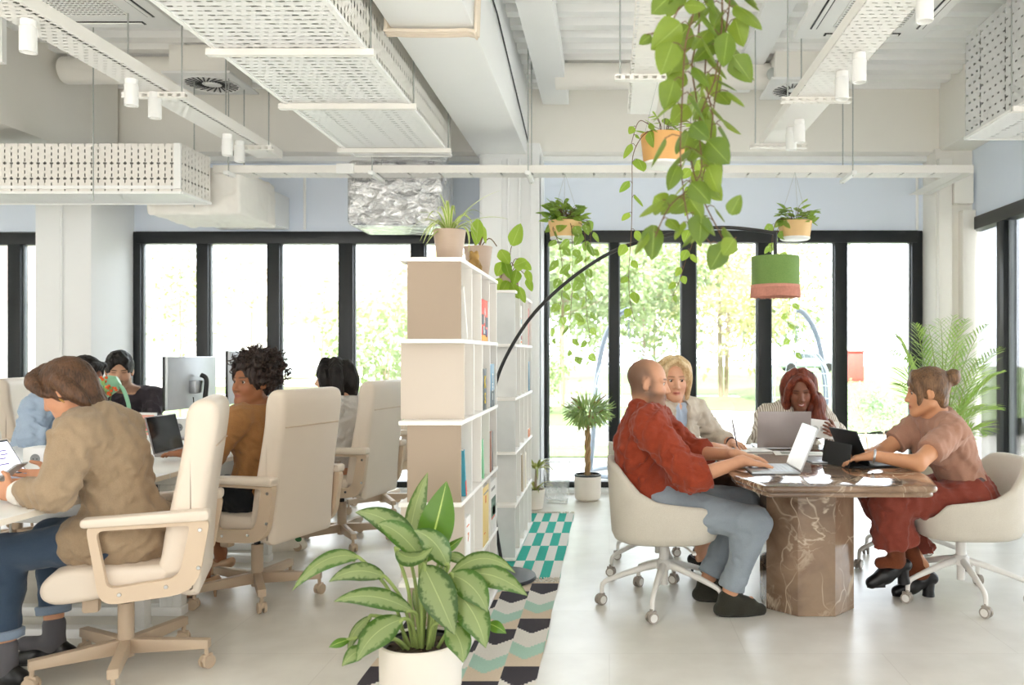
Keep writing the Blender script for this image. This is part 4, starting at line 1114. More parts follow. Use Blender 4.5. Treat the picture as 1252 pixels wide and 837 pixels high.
# ---- marble meeting table
def marble():
    m, nt, b = newmat('brown_marble'); tc = N(nt, 'ShaderNodeTexCoord')
    def noise(s, d, dist=0, off=0):
        n = N(nt, 'ShaderNodeTexNoise'); n.inputs['Scale'].default_value = s; n.inputs['Detail'].default_value = d; n.inputs['Distortion'].default_value = dist
        mp = N(nt, 'ShaderNodeMapping'); mp.inputs['Location'].default_value = (off, off*.7, off*1.3); nt.links.new(tc.outputs['Object'], mp.inputs[0]); nt.links.new(mp.outputs[0], n.inputs[0]); return n.outputs['Fac']
    def ramp(x, a, b_):
        r = N(nt, 'ShaderNodeMapRange'); r.inputs[1].default_value = a; r.inputs[2].default_value = b_; r.clamp = True; nt.links.new(x, r.inputs[0]); return r.outputs[0]
    def vein(s, off, w, dist=.6):
        d = math_(nt, 'ABSOLUTE', math_(nt, 'SUBTRACT', noise(s, 4, dist, off), .5)); return math_(nt, 'SUBTRACT', 1.0, ramp(d, 0, w))
    ground = mixc(nt, ramp(noise(4, 6, .5, 3), .35, .68), lin('#634d3d'), lin('#977c65'))
    ground = mixc(nt, math_(nt, 'MULTIPLY', ramp(noise(2.2, 5, 1, 9), .52, .75), .75), ground, lin('#a58d74'))
    vo = N(nt, 'ShaderNodeTexVoronoi'); vo.feature = 'DISTANCE_TO_EDGE'; vo.inputs['Scale'].default_value = 5.5
    nz = N(nt, 'ShaderNodeTexNoise'); nz.inputs['Scale'].default_value = 3; nt.links.new(tc.outputs['Object'], nz.inputs[0])
    va = N(nt, 'ShaderNodeVectorMath'); va.operation = 'MULTIPLY_ADD'; nt.links.new(nz.outputs['Color'], va.inputs[0]); va.inputs[1].default_value = (.3, .3, .3)
    mp = N(nt, 'ShaderNodeMapping'); mp.inputs['Rotation'].default_value = (.4, .6, .5); mp.inputs['Scale'].default_value = (1, 1, .55); nt.links.new(tc.outputs['Object'], mp.inputs[0]); nt.links.new(mp.outputs[0], va.inputs[2]); nt.links.new(va.outputs[0], vo.inputs['Vector'])
    crack = math_(nt, 'MULTIPLY', math_(nt, 'SUBTRACT', 1.0, ramp(vo.outputs['Distance'], 0, .022)), ramp(noise(3, 2, 0, 21), .42, .6))
    v = math_(nt, 'MAXIMUM', crack, math_(nt, 'MULTIPLY', vein(3.0, 5, .02, 1.2), ramp(noise(2.5, 2, 0, 33), .45, .65)))
    v = math_(nt, 'MAXIMUM', v, math_(nt, 'MULTIPLY', vein(9, 15, .03, .8), math_(nt, 'MULTIPLY', ramp(noise(3.5, 3, 0, 44), .53, .66), .8)))
    nt.links.new(mixc(nt, math_(nt, 'MULTIPLY', v, .8), ground, lin('#dcc9b0')), b.inputs['Base Color'])
    b.inputs['Roughness'].default_value = .09; b.inputs['Coat Weight'].default_value = .3; b.inputs['Coat Roughness'].default_value = .03
    return m
MARB = marble()
t = thing('meeting_table', 'brown veined marble meeting table with an octagonal pedestal', 'table', (1.04, 4.33, 0))
oct_top = [(-.37, -.83), (.37, -.83), (.46, -.50), (.46, .50), (.37, .80), (-.37, .80), (-.46, .50), (-.46, -.50)]
oct_low = [(x*.965, y*.98) for x, y in oct_top]
mb = MB(); mb.prism(round_poly(oct_top, .04, 4), .722, .750, 'z', bev=.012, seg=3); mb.prism(round_poly(oct_low, .04, 4), .700, .723, 'z', bev=.008, seg=2)
mb.build('tabletop', MARB, t)
r8 = .245; o8 = [(r8*math.cos(PI/8+k*PI/4)*1.0, r8*math.sin(PI/8+k*PI/4)) for k in range(8)]
MB().prism(o8, 0, .70, 'z', bev=.004).build('pedestal', MARB, t, smooth=0)
# things on it
SCRL = mat('lit_screen_white', '#dfe6ee', .2, emit=('#e8e4da', .12))
laptop('silver laptop under the hands of the man in the rust shirt', .90, 4.00, .751, R_(-90), 112, ALU, ALU, SCRL, w=.31, d=.23)
laptop('rose-grey laptop seen from behind in front of the red-haired woman', 1.035, 4.86, .751, R_(180), 98, mat('rose_grey_lid', '#a39a98', .4, metal=.35), ALU, SCRL, w=.315, d=.225)
BLKL = mat('black_case_leather', '#1d2022', .6, bump=.1, bscale=400)
t = thing('tablet', 'tablet in a black stand case before the woman with the hair bun', 'tablet', (1.27, 4.20, .751), R_(104))
Xb = Matrix.Rotation(R_(-24), 4, 'X')
MB().bb(-.135, .135, -.004, .004, .0, .20, bev=.003, M=Xb).build('body', BLKL, t)
MB().bb(-.128, .128, -.0052, -.004, .012, .19, M=Xb).build('screen', SCRL, t)
MB().bb(-.135, .135, .09, .0935, -.012, .105, M=Matrix.Translation((0, .03, 0)) @ Matrix.Rotation(R_(8), 4, 'X')).build('case_flap', BLKL, t)
MB().bb(-.135, .135, -.17, .1, 0, .008, bev=.003).build('keyboard_case', BLKL, t)
MB().bb(-.125, .125, -.15, -.04, .008, .0095).build('keyboard', mat('grey_keys', '#7d8288', .5), t)
PAPER = mat('paper_white', '#f3f2ee', .8)
def flat_item(name, label, cat, x, y, z, rz, w, d, h, m, extra=None):
    t = thing(name, label, cat, (x, y, z), rz)
    MB().box(0, 0, h/2, w, d, h, bev=min(h*.4, .003)).build('body' if extra else 'sheet', m, t)
    if extra:
        for nm, a, b, c_, d_, mm in extra: MB().bb(a, b, c_, d_, h, h+.001).build(nm, mm, t)
    return t
flat_item('notebook', 'open white notebook under the writing hand of the blonde woman', 'notebook', .80, 4.80, .751, R_(10), .26, .19, .008, PAPER, [('page_fold', -.002, .002, -.095, .095, mat('fold_grey', '#c5c2bb', .8))])
flat_item('paper_sheet', 'printed white sheet on the marble in front of the rose-grey laptop', 'paper', 1.08, 4.66, .751, R_(-6), .28, .18, .0015, PAPER, [('printed_picture', -.1, -.02, -.05, .06, mat('print_grey', '#9a9a94', .7)), ('printed_lines', .01, .12, -.04, -.03, mat('print_grey', '#9a9a94', .7))])
flat_item('tablet', 'closed silver tablet lying flat beside the black stand case', 'tablet', 1.13, 4.36, .751, R_(3), .17, .24, .007, ALU)
flat_item('smartphone', 'dark phone with a pale notepad beside the black stand case', 'phone', 1.24, 4.52, .751, R_(-20), .08, .15, .008, BLACKM, [('screen', -.036, .036, -.07, .07, SCRB)])
t = thing('pen', 'dark pen held upright in the hand of the blonde woman', 'pen', (0, 0, 0))
mb = MB(); mb.tube([(.735, 4.70, .785), (.725, 4.73, .86), (.715, 4.755, .93)], [.003, .0045, .0045], seg=8); mb.build('barrel', mat('plum_pen', '#3a2a3a', .4), t)
mb = MB(); mb.tube([(.7185, 4.746, .905), (.7145, 4.757, .935)], [.0052, .005], seg=8); mb.build('cap', ALU, t)

# ---- bookcases
SHCR = mat('bookcase_paler_tier', '#c9bdb0', .6, var=.02, scale=3)
SHTA = mat('bookcase_darker_tier', '#a3917f', .6, var=.02, scale=3)  # darker tone for every other tier
SHW = mat('bookcase_white_edge', '#f5f2ed', .5, var=.01)
def bookcase(label, x, y, fa, fb):
    t = thing('bookcase', label, 'bookcase', (x, y, .009), 0, 'tall stacked bookcases standing on the rugs')
    # local: x from -.262 to 0 (open side at x=0), y from 0 to 1.1
    zs = [.02, .355, .690, 1.030, 1.372, 1.712]
    for i, z in enumerate(zs):
        MB().bb(-.262, 0, 0, 1.115, z-.018, z, bev=.002).build('board', SHW, t)
    for k in range(5):
        z0, z1 = zs[k]+.0005, zs[k+1]-.0185; narrow = k % 2 == 0
        y0 = .01 if narrow else .09; xl = -.228 if narrow else -.275; m_ = fa if narrow else fb
        MB().bb(xl, -.004, y0, y0+.014, z0, z1, bev=.001).build('end_panel', m_, t)
        MB().bb(xl, xl+.006, y0+.015, 1.10, z0, z1).build('back_panel', m_, t)
        n = 4; st = (1.10-y0-.014)/n
        for q in range(1, n+1):
            yy = y0+.0145+st*q-.0075
            MB().bb(xl+.0065, -.004, yy-.007, yy+.007, z0, z1).build('divider', SHW, t)
    return t
bookcase('tall stacked bookcase with darker and paler tiers behind the big potted plant', -.615, 3.40, SHTA, SHCR)
bookcase('tall stacked pale bookcase farther back, beside the arc lamp', -.592, 5.16, mat('bookcase_grey_white', '#d2d5d4', .6), mat('bookcase_pale_grey', '#dfe0de', .6))
zs = [.029, .364, .699, 1.039, 1.381]
def book(label, y, tier, h, th, dep, m, tilt=0.0, x=-.6172, texts=(), blocks=(), tm=None, base=0.0):
    t = thing('book', label, 'book', (x, y, zs[tier]+.001+base), 0, 'books in the stacked bookcases')
    X = Matrix.Rotation(R_(tilt), 4, 'X')
    MB().bb(-dep, -.002, 0, th, 0, h, bev=.002, M=X).build('cover', m, t)
    MB().bb(-dep+.003, -.006, .002, th-.002, h-.0005, h+.0004, M=X).build('pages', PAPER, t)
    for bl in blocks:
        MB().bb(-.0022, -.0012, bl[0], bl[1], bl[2], bl[3], M=X).build('cover_print', bl[4], t)
    for s_, sz, yy, zz in texts:
        M_ = X @ Matrix.Translation((-.0006, yy, zz)) @ Matrix.Rotation(R_(90), 4, 'Z') @ Matrix.Rotation(R_(90), 4, 'X')
        text_mesh(s_, sz, 'lettering', tm, t, M_, bold=True)
    return t
WH = mat('letter_white', '#f4f4f2', .6); YE = mat('letter_yellow', '#f0cf1c', .6); ORG = mat('letter_orange', '#e0701f', .6)
RED = mat('book_red', '#e2411f', .5); BLKB = mat('book_black', '#1b1b1c', .5); BLUB = mat('book_blue', '#5f8aa6', .5)
book('white book leaning in the top tier of the nearer bookcase', 3.585, 4, .24, .022, .17, PAPER, 24, x=-.620)
book('red and black patterned book with white letters in the top tier', 3.972, 4, .205, .19, .03, RED, 0, texts=(('A', .05, .09, .145), ('A', .05, .075, .105), ('IN', .028, .06, .062), ('OBE', .024, .075, .044)),
     blocks=((.0, .06, .08, .13, BLKB), (.11, .19, .07, .12, BLKB), (.03, .12, .03, .07, BLKB), (.12, .17, .02, .06, mat('print_blue', '#2a3a6e', .6)), (.0, .19, .0, .028, mat('print_yellow', '#f0a21c', .6))), tm=WH)
book('pale grey book standing beside the red patterned one', 4.182, 4, .20, .028, .17, mat('book_pale', '#dcdde0', .6))
book('black book with yellow letters in the second tier', 4.022, 3, .205, .105, .16, BLKB, 0, texts=(('K', .085, .05, .135), ('S', .075, .05, .055)), tm=YE)
book('blue and grey book with white letters in the second tier', 4.272, 3, .225, .13, .16, BLUB, 0, texts=(('T', .06, .06, .15), ('E', .06, .06, .10), ('I', .05, .06, .05)), blocks=((.0, .13, .0, .085, mat('book_slate', '#4c5257', .6)),), tm=WH)
book('teal book leaning in the middle tier of the nearer bookcase', 3.55, 2, .21, .02, .15, mat('book_teal', '#3f9bb0', .5), 14, x=-.620, blocks=((0, .02, .0, .07, RED),))
book('mint green book leaning in the middle tier', 4.055, 2, .2, .025, .17, mat('book_mint', '#8fd0a4', .5), 12, x=-.620)
book('brown book standing in the middle tier', 4.262, 2, .215, .05, .17, mat('book_brown', '#9a5a3c', .5))
book('dark book beside the brown one in the middle tier', 4.316, 2, .21, .04, .17, mat('book_dark', '#3a2f2d', .5))
book('white box file with orange marks in the fourth tier', 3.54, 1, .24, .11, .2, PAPER, 0, texts=(('7', .05, .045, .15),), blocks=((.01, .07, .2, .205, ORG),), tm=ORG)
book('yellow book with orange letters in the fourth tier', 4.022, 1, .29, .175, .05, mat('book_yellow', '#f2d68a', .6), 0, texts=(('II', .05, .07, .225),), blocks=((.01, .16, .255, .262, mat('print_grey', '#9a9a94', .7)), (.02, .06, .06, .065, ORG)), tm=ORG)
book('white book with a small picture in the fourth tier', 4.272, 1, .28, .20, .05, PAPER, 0, blocks=((.02, .18, .09, .19, mat('print_leaf', '#5d7a66', .7)), (.06, .15, .10, .14, mat('print_cream', '#d9cdbb', .7)), (.03, .16, .08, .088, RED), (.02, .15, .23, .245, mat('print_grey', '#9a9a94', .7))))
book('striped book in the top tier of the farther bookcase', 5.50, 4, .26, .08, .17, PAPER, 0, x=-.594, blocks=((.01, .04, .03, .06, mat('print_blue', '#2a3a6e', .6)), (.045, .07, .03, .06, RED), (.01, .07, .01, .022, ORG), (.01, .03, .17, .18, RED), (.035, .06, .14, .17, mat('book_teal', '#3f9bb0', .5))))
book('pink spined book in the top tier of the farther bookcase', 6.02, 4, .27, .05, .17, mat('book_pink', '#d88a86', .6), 0, x=-.594)
book('slanted blue book in the second tier of the farther bookcase', 6.10, 3, .22, .04, .17, BLUB, 10, x=-.595)
book('orange topped book in the middle of the farther bookcase', 6.02, 2, .06, .14, .12, mat('book_orange', '#c9774a', .6), 0, x=-.595, base=.0)
book('tan book leaning low in the farther bookcase', 5.66, 1, .26, .04, .17, mat('book_tan', '#c9b79f', .6), 9, x=-.595)
book('pale book standing low in the farther bookcase', 5.82, 1, .25, .06, .17, mat('book_ivory', '#e6dcc8', .6), 0, x=-.595)
# little gilded figure on top of the nearer bookcase
t = thing('figurine', 'small gilded frog figurine between the two pots on the bookcase', 'figurine', (-.665, 4.03, 1.7225))
v = Vol((-.06, -.06, -.01), (.06, .06, .12), .003)
v.ell((0, 0, .03), (.035, .03, .032), k=.01); v.ell((0, -.005, .075), (.026, .024, .02), k=.015)
for s in (-1, 1):
    v.ell((s*.013, -.012, .093), .010, k=.006); v.cone((s*.03, -.01, .02), (s*.035, -.035, .005), .012, .008, k=.008); v.cone((s*.02, -.02, .05), (s*.022, -.035, .005), .008, .007, k=.006)
v.cut((0, 0, 0), (0, 0, -1)); V, Q = v.mesh(1); np_mesh('body', V, Q, mat('old_gold', '#a8854c', .45, metal=.5, var=.25, scale=40), t)

# ---- rugs
def rug_mat(kind):
    m, nt, b = newmat('rug_'+kind); tc = N(nt, 'ShaderNodeTexCoord'); sp = N(nt, 'ShaderNodeSeparateXYZ'); nt.links.new(tc.outputs['Object'], sp.inputs[0])
    x, y = sp.outputs[0], sp.outputs[1]
    if kind == 'check':
        a = math_(nt, 'FLOOR', math_(nt, 'DIVIDE', x, .0605)); c_ = math_(nt, 'FLOOR', math_(nt, 'DIVIDE', y, .40))
        k = math_(nt, 'FLOORED_MODULO', math_(nt, 'ADD', a, c_), 2.0); col = mixc(nt, k, lin('#45b8a6'), lin('#eeebe4'))
    else:
        cw = .152; q = math_(nt, 'DIVIDE', x, cw); ci = math_(nt, 'FLOOR', q); u = math_(nt, 'FRACT', q)
        st = math_(nt, 'DIVIDE', math_(nt, 'FLOOR', math_(nt, 'MULTIPLY', math_(nt, 'ABSOLUTE', math_(nt, 'SUBTRACT', u, .5)), 11.0)), 5.5)
        yo = math_(nt, 'ADD', y, math_(nt, 'MULTIPLY', ci, -.155)); t_ = math_(nt, 'FRACT', math_(nt, 'DIVIDE', yo, .62))
        f = math_(nt, 'MINIMUM', math_(nt, 'ADD', t_, math_(nt, 'MULTIPLY', math_(nt, 'SUBTRACT', 1.0, st), .14)), .999)
        r = N(nt, 'ShaderNodeValToRGB'); r.color_ramp.interpolation = 'CONSTANT'; e = r.color_ramp.elements
        e[0].position = 0; e[0].color = lin('#e0cdb6'); e[1].position = .27; e[1].color = lin('#b4d5c4')
        for p, c_ in ((.50, '#ece7de'), (.80, '#4b474c')):
            z = e.new(p); z.color = lin(c_)
        nt.links.new(f, r.inputs[0]); col = r.outputs[0]
    nz = N(nt, 'ShaderNodeTexNoise'); nz.inputs['Scale'].default_value = 160; nt.links.new(tc.outputs['Object'], nz.inputs[0])
    mx = N(nt, 'ShaderNodeMix'); mx.data_type = 'RGBA'; mx.blend_type = 'MULTIPLY'; mx.inputs[0].default_value = 1
    nt.links.new(col, mx.inputs[6]); nt.links.new(mixc(nt, nz.outputs['Fac'], (.8, .8, .8, 1), (1, 1, 1, 1)), mx.inputs[7]); nt.links.new(mx.outputs[2], b.inputs['Base Color'])
    b.inputs['Roughness'].default_value = .95; b.inputs['Specular IOR Level'].default_value = .1
    wv = N(nt, 'ShaderNodeTexWave'); wv.inputs['Scale'].default_value = 60; wv.bands_direction = 'Y'; nt.links.new(tc.outputs['Object'], wv.inputs[0])
    bp = N(nt, 'ShaderNodeBump'); bp.inputs['Strength'].default_value = .3; bp.inputs['Distance'].default_value = .004; nt.links.new(wv.outputs['Fac'], bp.inputs['Height']); nt.links.new(bp.outputs[0], b.inputs['Normal'])
    return m
FRNG = mat('rug_fringe', '#d8cfc0', .9, var=.2, scale=60)
def rug(label, y0, y1, kind):
    t = thing('runner_rug', label, 'rug', (-.29, y0, 0))
    mb = MB(); n = 40
    rows = [[(-.71+.71*i/10+.004*math.sin(7*(y0+(y1-y0)*j/n)), (y1-y0)*j/n, .007) for i in range(11)] for j in range(n+1)]
    mb.grid(rows); mb.bb(-.706, -.004, .002, (y1-y0)-.002, .0005, .006)
    mb.build('weave', rug_mat(kind), t)
    rnd = random.Random(3)
    for e, s in ((0, -1), (y1-y0, 1)):
        fm = MB()
        for k in range(46):
            x = -.70+.70*k/45+rnd.uniform(-.006, .006); a = rnd.uniform(-.8, .8)
            fm.tube([(x, e, .008), (x+.02*a, e+s*.03, .011), (x+.045*a, e+s*.055*rnd.uniform(.6, 1.1), .006)], .0045, seg=5)
        fm.build('fringe', FRNG, t)
rug('runner rug with stepped black, white, mint and tan bands under the nearer bookcase', 2.35, 4.70, 'kilim')
rug('teal and white checked runner rug under the farther bookcase', 4.79, 6.73, 'check')

# ---- arc floor lamp
t = thing('floor_lamp', 'black arc floor lamp reaching over the marble table with a green drum shade', 'lamp', (-.63, 4.76, 0))
MB().lathe([(0, .009), (.20, .009), (.205, .014), (.20, .03), (.03, .034), (.02, .05), (0, .05)], seg=40).build('base', mat('lamp_black', '#2b2d33', .3), t)
ap = [P(x, y, 4.76)-Vector((-.63, 4.76, 0)) for x, y in ((606, 640), (600, 570), (601, 505), (608, 462), (628, 419), (660, 375), (712, 330), (765, 301), (844, 282), (884, 278), (923, 281), (948, 285))]
MB().tube(smoothpath([(0, 0, .03), (0, 0, .12)]+ap, 6), .0105, seg=10).build('arc_pole', BLACKM, t, smooth=80)
sx = (948-745)*4.76/1000+.63; zt, zg, zb = [CAMZ+(432-v)*4.76/1000 for v in (314, 350, 363)]
MB().tube([(sx, 0, ap[-1].z+.005), (sx, 0, zt-.05)], .011, seg=10).build('drop_rod', BLACKM, t)
GSH = fabric('green_velvet_shade', '#7d9a58', '#5f7c40', 300, .1)
MB().lathe([(.137, zg), (.137, zt), (.133, zt), (.133, zg)], o=(sx, 0, 0), seg=48).build('shade', GSH, t)
mb = MB(); rnd = random.Random(8)
for k in range(150):
    a = 2*PI*k/150; c_, s_ = math.cos(a), math.sin(a); r0 = .1385
    mb.tube([(sx+r0*c_, r0*s_, zg+.004), (sx+(r0+.003)*c_, (r0+.003)*s_, zb+rnd.uniform(-.004, .004))], [.0026, .0034], seg=5)
mb.lathe([(.1375, zg+.008), (.141, zg+.004), (.141, zg-.008), (.1375, zg-.01)], o=(sx, 0, 0), seg=48)
mb.build('fringe', mat('pink_fringe', '#c98d7c', .9, var=.15, scale=80), t)
mb = MB()
for k in range(3):
    a = 2*PI*k/3; mb.tube([(sx, 0, zt-.03), (sx+.134*math.cos(a), .134*math.sin(a), zt-.02)], .003, seg=6)
mb.build('shade_spider', BLACKM, t)
MB().ell((sx, 0, zt-.10), .03, seg=14).build('bulb', mat('opal_bulb', '#f6eede', .3), t)

# ---- clear bin by the column
ACR = mat('clear_acrylic', '#f2f6f6', .08, alpha=.28)
t = thing('acrylic_bin', 'clear acrylic bin standing by the window beside the braided tree', 'bin', (-.46, 7.28, 0))
mb = MB(); b0, b1, H = (.09, .08), (.12, .10), .37
def fr_(z): 
    k = z/H; return [(-b0[0]-(b1[0]-b0[0])*k, -b0[1]-(b1[1]-b0[1])*k, z), (b0[0]+(b1[0]-b0[0])*k, -b0[1]-(b1[1]-b0[1])*k, z), (b0[0]+(b1[0]-b0[0])*k, b0[1]+(b1[1]-b0[1])*k, z), (-b0[0]-(b1[0]-b0[0])*k, b0[1]+(b1[1]-b0[1])*k, z)]
lo, hi = fr_(0.0), fr_(H)
for i in range(4):
    j = (i+1) % 4; mb.quad(lo[i], lo[j], hi[j], hi[i])
mb.quad(*lo[::-1]); mb.build('walls', ACR, t, smooth=0)
mb = MB(); mb.tube([Vector(p) for p in hi], 1.0, closed=True, rect=(.006, .012), ref=(0, 0, 1))
mb.tube([Vector(p)+Vector((0, 0, .004)) for p in lo], 1.0, closed=True, rect=(.006, .008), ref=(0, 0, 1)); mb.build('rim', mat('frosted_rim', '#eef1f1', .3), t)
# ================================================================== plants indoors
SOIL = mat('potting_soil', '#4a3b30', .95, var=.4, scale=60, bump=.5, bscale=90)
POTW = mat('matt_white_pot', '#efe6db', .55, var=.015); POTT = mat('taupe_pot', '#b09a88', .45, var=.04, stretch=(1, 1, 12)); POTO = mat('ochre_pot', '#dca764', .5, var=.03); POTY = mat('pale_ochre_pot', '#e3bd84', .5, var=.03)
STEMG = mat('plant_stem', '#7f8f4a', .6); STEMB = mat('vine_stem_brown', '#6e5138', .7)
POTHOS = leafmat('pothos_leaf', '#6a9a28', '#a3c248', mid='#b9cf72', trans=.55, midw=.02)
POTHOSD = leafmat('pothos_leaf_deep', '#28520f', '#7a922b', mid='#98ae55', trans=.34, midw=.015)
IVY = leafmat('ivy_leaf', '#528434', '#a3c45f', pale=('#dfe8c8', .0), trans=.62)
AGLA = leafmat('aglaonema_leaf', '#1f4413', '#416d26', mid='#afbd80', pale=('#8f9f69', .34), trans=.2, rough=.28, midw=.012)
AGLAG = leafmat('aglaonema_young_leaf', '#3a6818', '#568226', mid='#b3c96d', trans=.14, rough=.28, midw=.025)
SPID = leafmat('spider_leaf', '#7da03f', '#9ab558', edge=('#e5e6b5', .30), trans=.35)
PALM = leafmat('palm_leaflet', '#5f9440', '#a6c46e', trans=.45); WEEP = leafmat('narrow_leaf', '#5d8a56', '#a9c27a', edge=('#cfd99a', .42), trans=.3); DRAC = leafmat('dracaena_leaf', '#7a8f3a', '#b9b56a', trans=.3)
def pot_lathe(r0, r1, h, wall=.006, lip=0.0):
    return [(0, 0), (r0*.85, 0), (r0, .008), (r0+(r1-r0)*.5, h*.5), (r1, h-.004), (r1+lip, h), (r1-wall, h), (r1-wall-.002, h*.80), (0, h*.80)]
def soil_disc(t, r, z, o=(0, 0)):
    rnd = random.Random(int(r*1e4)); mb = MB(); mb.lathe([(0, z+.006), (r*.5, z+.004), (r, z)], o=(o[0], o[1], 0), seg=20)
    for k in range(26):
        a, q = rnd.uniform(0, 2*PI), r*math.sqrt(rnd.random())*.92; mb.ell((o[0]+q*math.cos(a), o[1]+q*math.sin(a), z+.004), (rnd.uniform(.004, .011), rnd.uniform(.004, .01), .006), seg=6)
    mb.build('soil', SOIL, t)
def vine(L, S, pts, size, seed, spacing, heart='heart', spread=.7, r=.0028, start=0.0, droop=.75, tipsmall=.6, pet=.35, toward=(0, -1, .2), wild=.8):
    "a trailing stem with leaves on short petioles to either side"
    rnd = random.Random(seed); P_ = smoothpath(pts, 8); S.tube(P_, [r*(1-.4*i/(len(P_)-1)) for i in range(len(P_))], seg=6)
    acc = 0; tot = sum((b-a).length for a, b in zip(P_, P_[1:])); run = 0; sgn = 1
    for a, b in zip(P_, P_[1:]):
        l_ = (b-a).length; acc += l_; run += l_
        while acc >= spacing:
            acc -= spacing*rnd.uniform(.8, 1.2)
            if run/tot < start: continue
            k = size*(1-(1-tipsmall)*run/tot)*rnd.uniform(.75, 1.15); sgn = -sgn
            d = Vector((sgn*rnd.uniform(.5, 1)*spread, rnd.uniform(-.7, .5)*spread, rnd.uniform(-.25, .45))).normalized()
            q = b+d*k*pet*rnd.uniform(.7, 1.5); S.tube([b, (b+q)/2+Vector((0, 0, .1*k)), q], r*.55, seg=5)
            e = (d*(1-droop)+Vector((0, 0, -droop))+Vector((rnd.uniform(-.3, .3)+sgn*.25, rnd.uniform(-.3, .3), 0))).normalized()
            fc = Vector(toward)+Vector((rnd.uniform(-wild, wild)+sgn*.4*(wild/.8), rnd.uniform(-.3, .4*wild/.8), rnd.uniform(-.1, .6)))
            L.leaf(q, q+e*k, k*.82, bulge=fc.normalized()*k*.10, face=fc, kind=heart, n=8, cup=-.22)
def clump(L, S, c, r, h, size, n, seed, kind='heart', up=.6):
    rnd = random.Random(seed); c = Vector(c)
    for k in range(n):
        a = rnd.uniform(0, 2*PI); q = rnd.uniform(.2, 1); p = c+Vector((math.cos(a)*r*q, math.sin(a)*r*q, h*rnd.uniform(.1, 1)*(1.15-q*.6)))
        S.tube([c+Vector((math.cos(a)*r*.2, math.sin(a)*r*.2, 0)), (c+p)/2+Vector((0, 0, h*.15)), p], .0016, seg=5)
        d = Vector((math.cos(a), math.sin(a), rnd.uniform(-.7, .5))).normalized(); kz = size*rnd.uniform(.7, 1.2)
        L.leaf(p, p+d*kz, kz*.8, bulge=(0, 0, kz*.12), face=(math.cos(a)*.5+rnd.uniform(-.3, .3), math.sin(a)*.5-.5, .9), kind=kind, n=6, cup=-.2)
# ---- big trailing pothos close to the camera
t = thing('hanging_pothos', 'large pothos trailing down close to the camera in front of the ochre pot', 'plant', P(850, -130, 2.3))
o = t.location
MB().lathe(pot_lathe(.08, .105, .17), seg=32, o=(0, 0, 0)).build('pot', POTO, t); soil_disc(t, .095, .135)
mb = MB()
for k in range(3): mb.tube([(.1*math.cos(k*2.1), .1*math.sin(k*2.1), .165), (0, 0, .62)], .0015, seg=5)
mb.tube([(0, 0, .62), (0, 0, 3.76-o.z)], .002, seg=5); mb.build('hanging_wires', STEEL, t)
L, S = Leaves(), MB()
q = lambda *a: [P(x, y, Y) for x, y, Y in a]
top = P(850, -110, 2.3)
vine(L, S, q((852, -100, 2.2), (849, 5, 2.2), (838, 55, 2.18), (834, 124, 2.18), (832, 191, 2.2), (838, 252, 2.2), (845, 280, 2.2)), .115, 1, .040, droop=.72, wild=1.9)
vine(L, S, q((880, -100, 2.3), (883, 5, 2.28), (881, 45, 2.28), (874, 96, 2.26), (855, 148, 2.24), (856, 213, 2.22), (819, 252, 2.2), (800, 292, 2.2)), .110, 2, .044, droop=.72, wild=1.9)
vine(L, S, q((840, -100, 2.36), (855, 20, 2.35), (846, 80, 2.35), (852, 130, 2.33), (845, 192, 2.3), (858, 239, 2.3), (874, 273, 2.3), (888, 296, 2.3), (900, 290, 2.3)), .110, 3, .042, droop=.75, wild=1.9)
vine(L, S, q((868, -100, 2.4), (870, 20, 2.42), (862, 90, 2.42), (872, 150, 2.4), (862, 205, 2.4), (850, 262, 2.4), (870, 300, 2.38)), .106, 4, .046, droop=.75, wild=1.9)
vine(L, S, q((845, -100, 2.25), (838, -20, 2.22), (826, 18, 2.2), (812, 36, 2.2), (790, 42, 2.2)), .085, 5, .07, droop=.4, wild=1.6)
vine(L, S, q((895, -100, 2.3), (893, -10, 2.3), (884, 60, 2.3), (873, 130, 2.3), (868, 180, 2.3)), .108, 6, .048, droop=.7, wild=1.9)
for b_, e_, w_ in (((885, 300), (868, 330), .05), ((898, 292), (884, 312), .04), ((800, 275), (797, 318), .05), ((893, 262), (906, 238), .035), ((858, 262), (855, 298), .055), ((890, 40), (884, 82), .05), ((815, 252), (800, 240), .06)):
    a, b = P(*b_, 2.2), P(*e_, 2.19); L.leaf(a, b, w_*1.3, face=(.3, -1, .2), kind='heart', n=8)
S.build('stems', STEMB, t, origin=o); L.build('foliage', POTHOSD, t, origin=o)
# ---- hanging pots
def hanging(label, cx, cy_top, Y, wpx, hpx, m, ztop, strands, nclump, leafm, size, seed, name='hanging_pot_plant', csize=.06, ch=.1):
    w_ = wpx*Y/1000/2; h = hpx*Y/1000; base = P(cx, cy_top, Y)-Vector((0, 0, h)); t = thing(name, label, 'plant', base)
    MB().lathe(pot_lathe(w_*.86, w_, h), seg=36).build('pot', m, t); soil_disc(t, w_*.94, h*.86)
    MB().lathe([(0, -.008), (w_*.8, -.008), (w_*.88, .0), (w_*.88, .012), (w_*.86, .012)], seg=32).build('drip_saucer', PLASTW, t)
    mb = MB(); hh = ztop-base.z
    for k in range(3): mb.tube([(w_*math.cos(k*2.09+.5), w_*math.sin(k*2.09+.5), h), (0, 0, hh if hh < .75 else .6)], .0013, seg=5)
    if hh >= .75: mb.tube([(0, 0, .6), (0, 0, hh)], .0015, seg=5)
    mb.build('hanging_wires', STEEL, t); L, S = Leaves(), MB()
    clump(L, S, base+Vector((0, 0, h*.9)), w_*1.05, ch, csize, nclump, seed)
    for i, (pts, sz, sp_) in enumerate(strands): vine(L, S, [base+Vector((0, 0, h*.95))]+[P(x, y, Y+dy) for x, y, dy in pts], sz, seed+i+1, sp_, pet=.3)
    S.build('stems', STEMB, t, origin=base); L.build('foliage', leafm, t, origin=base); return t
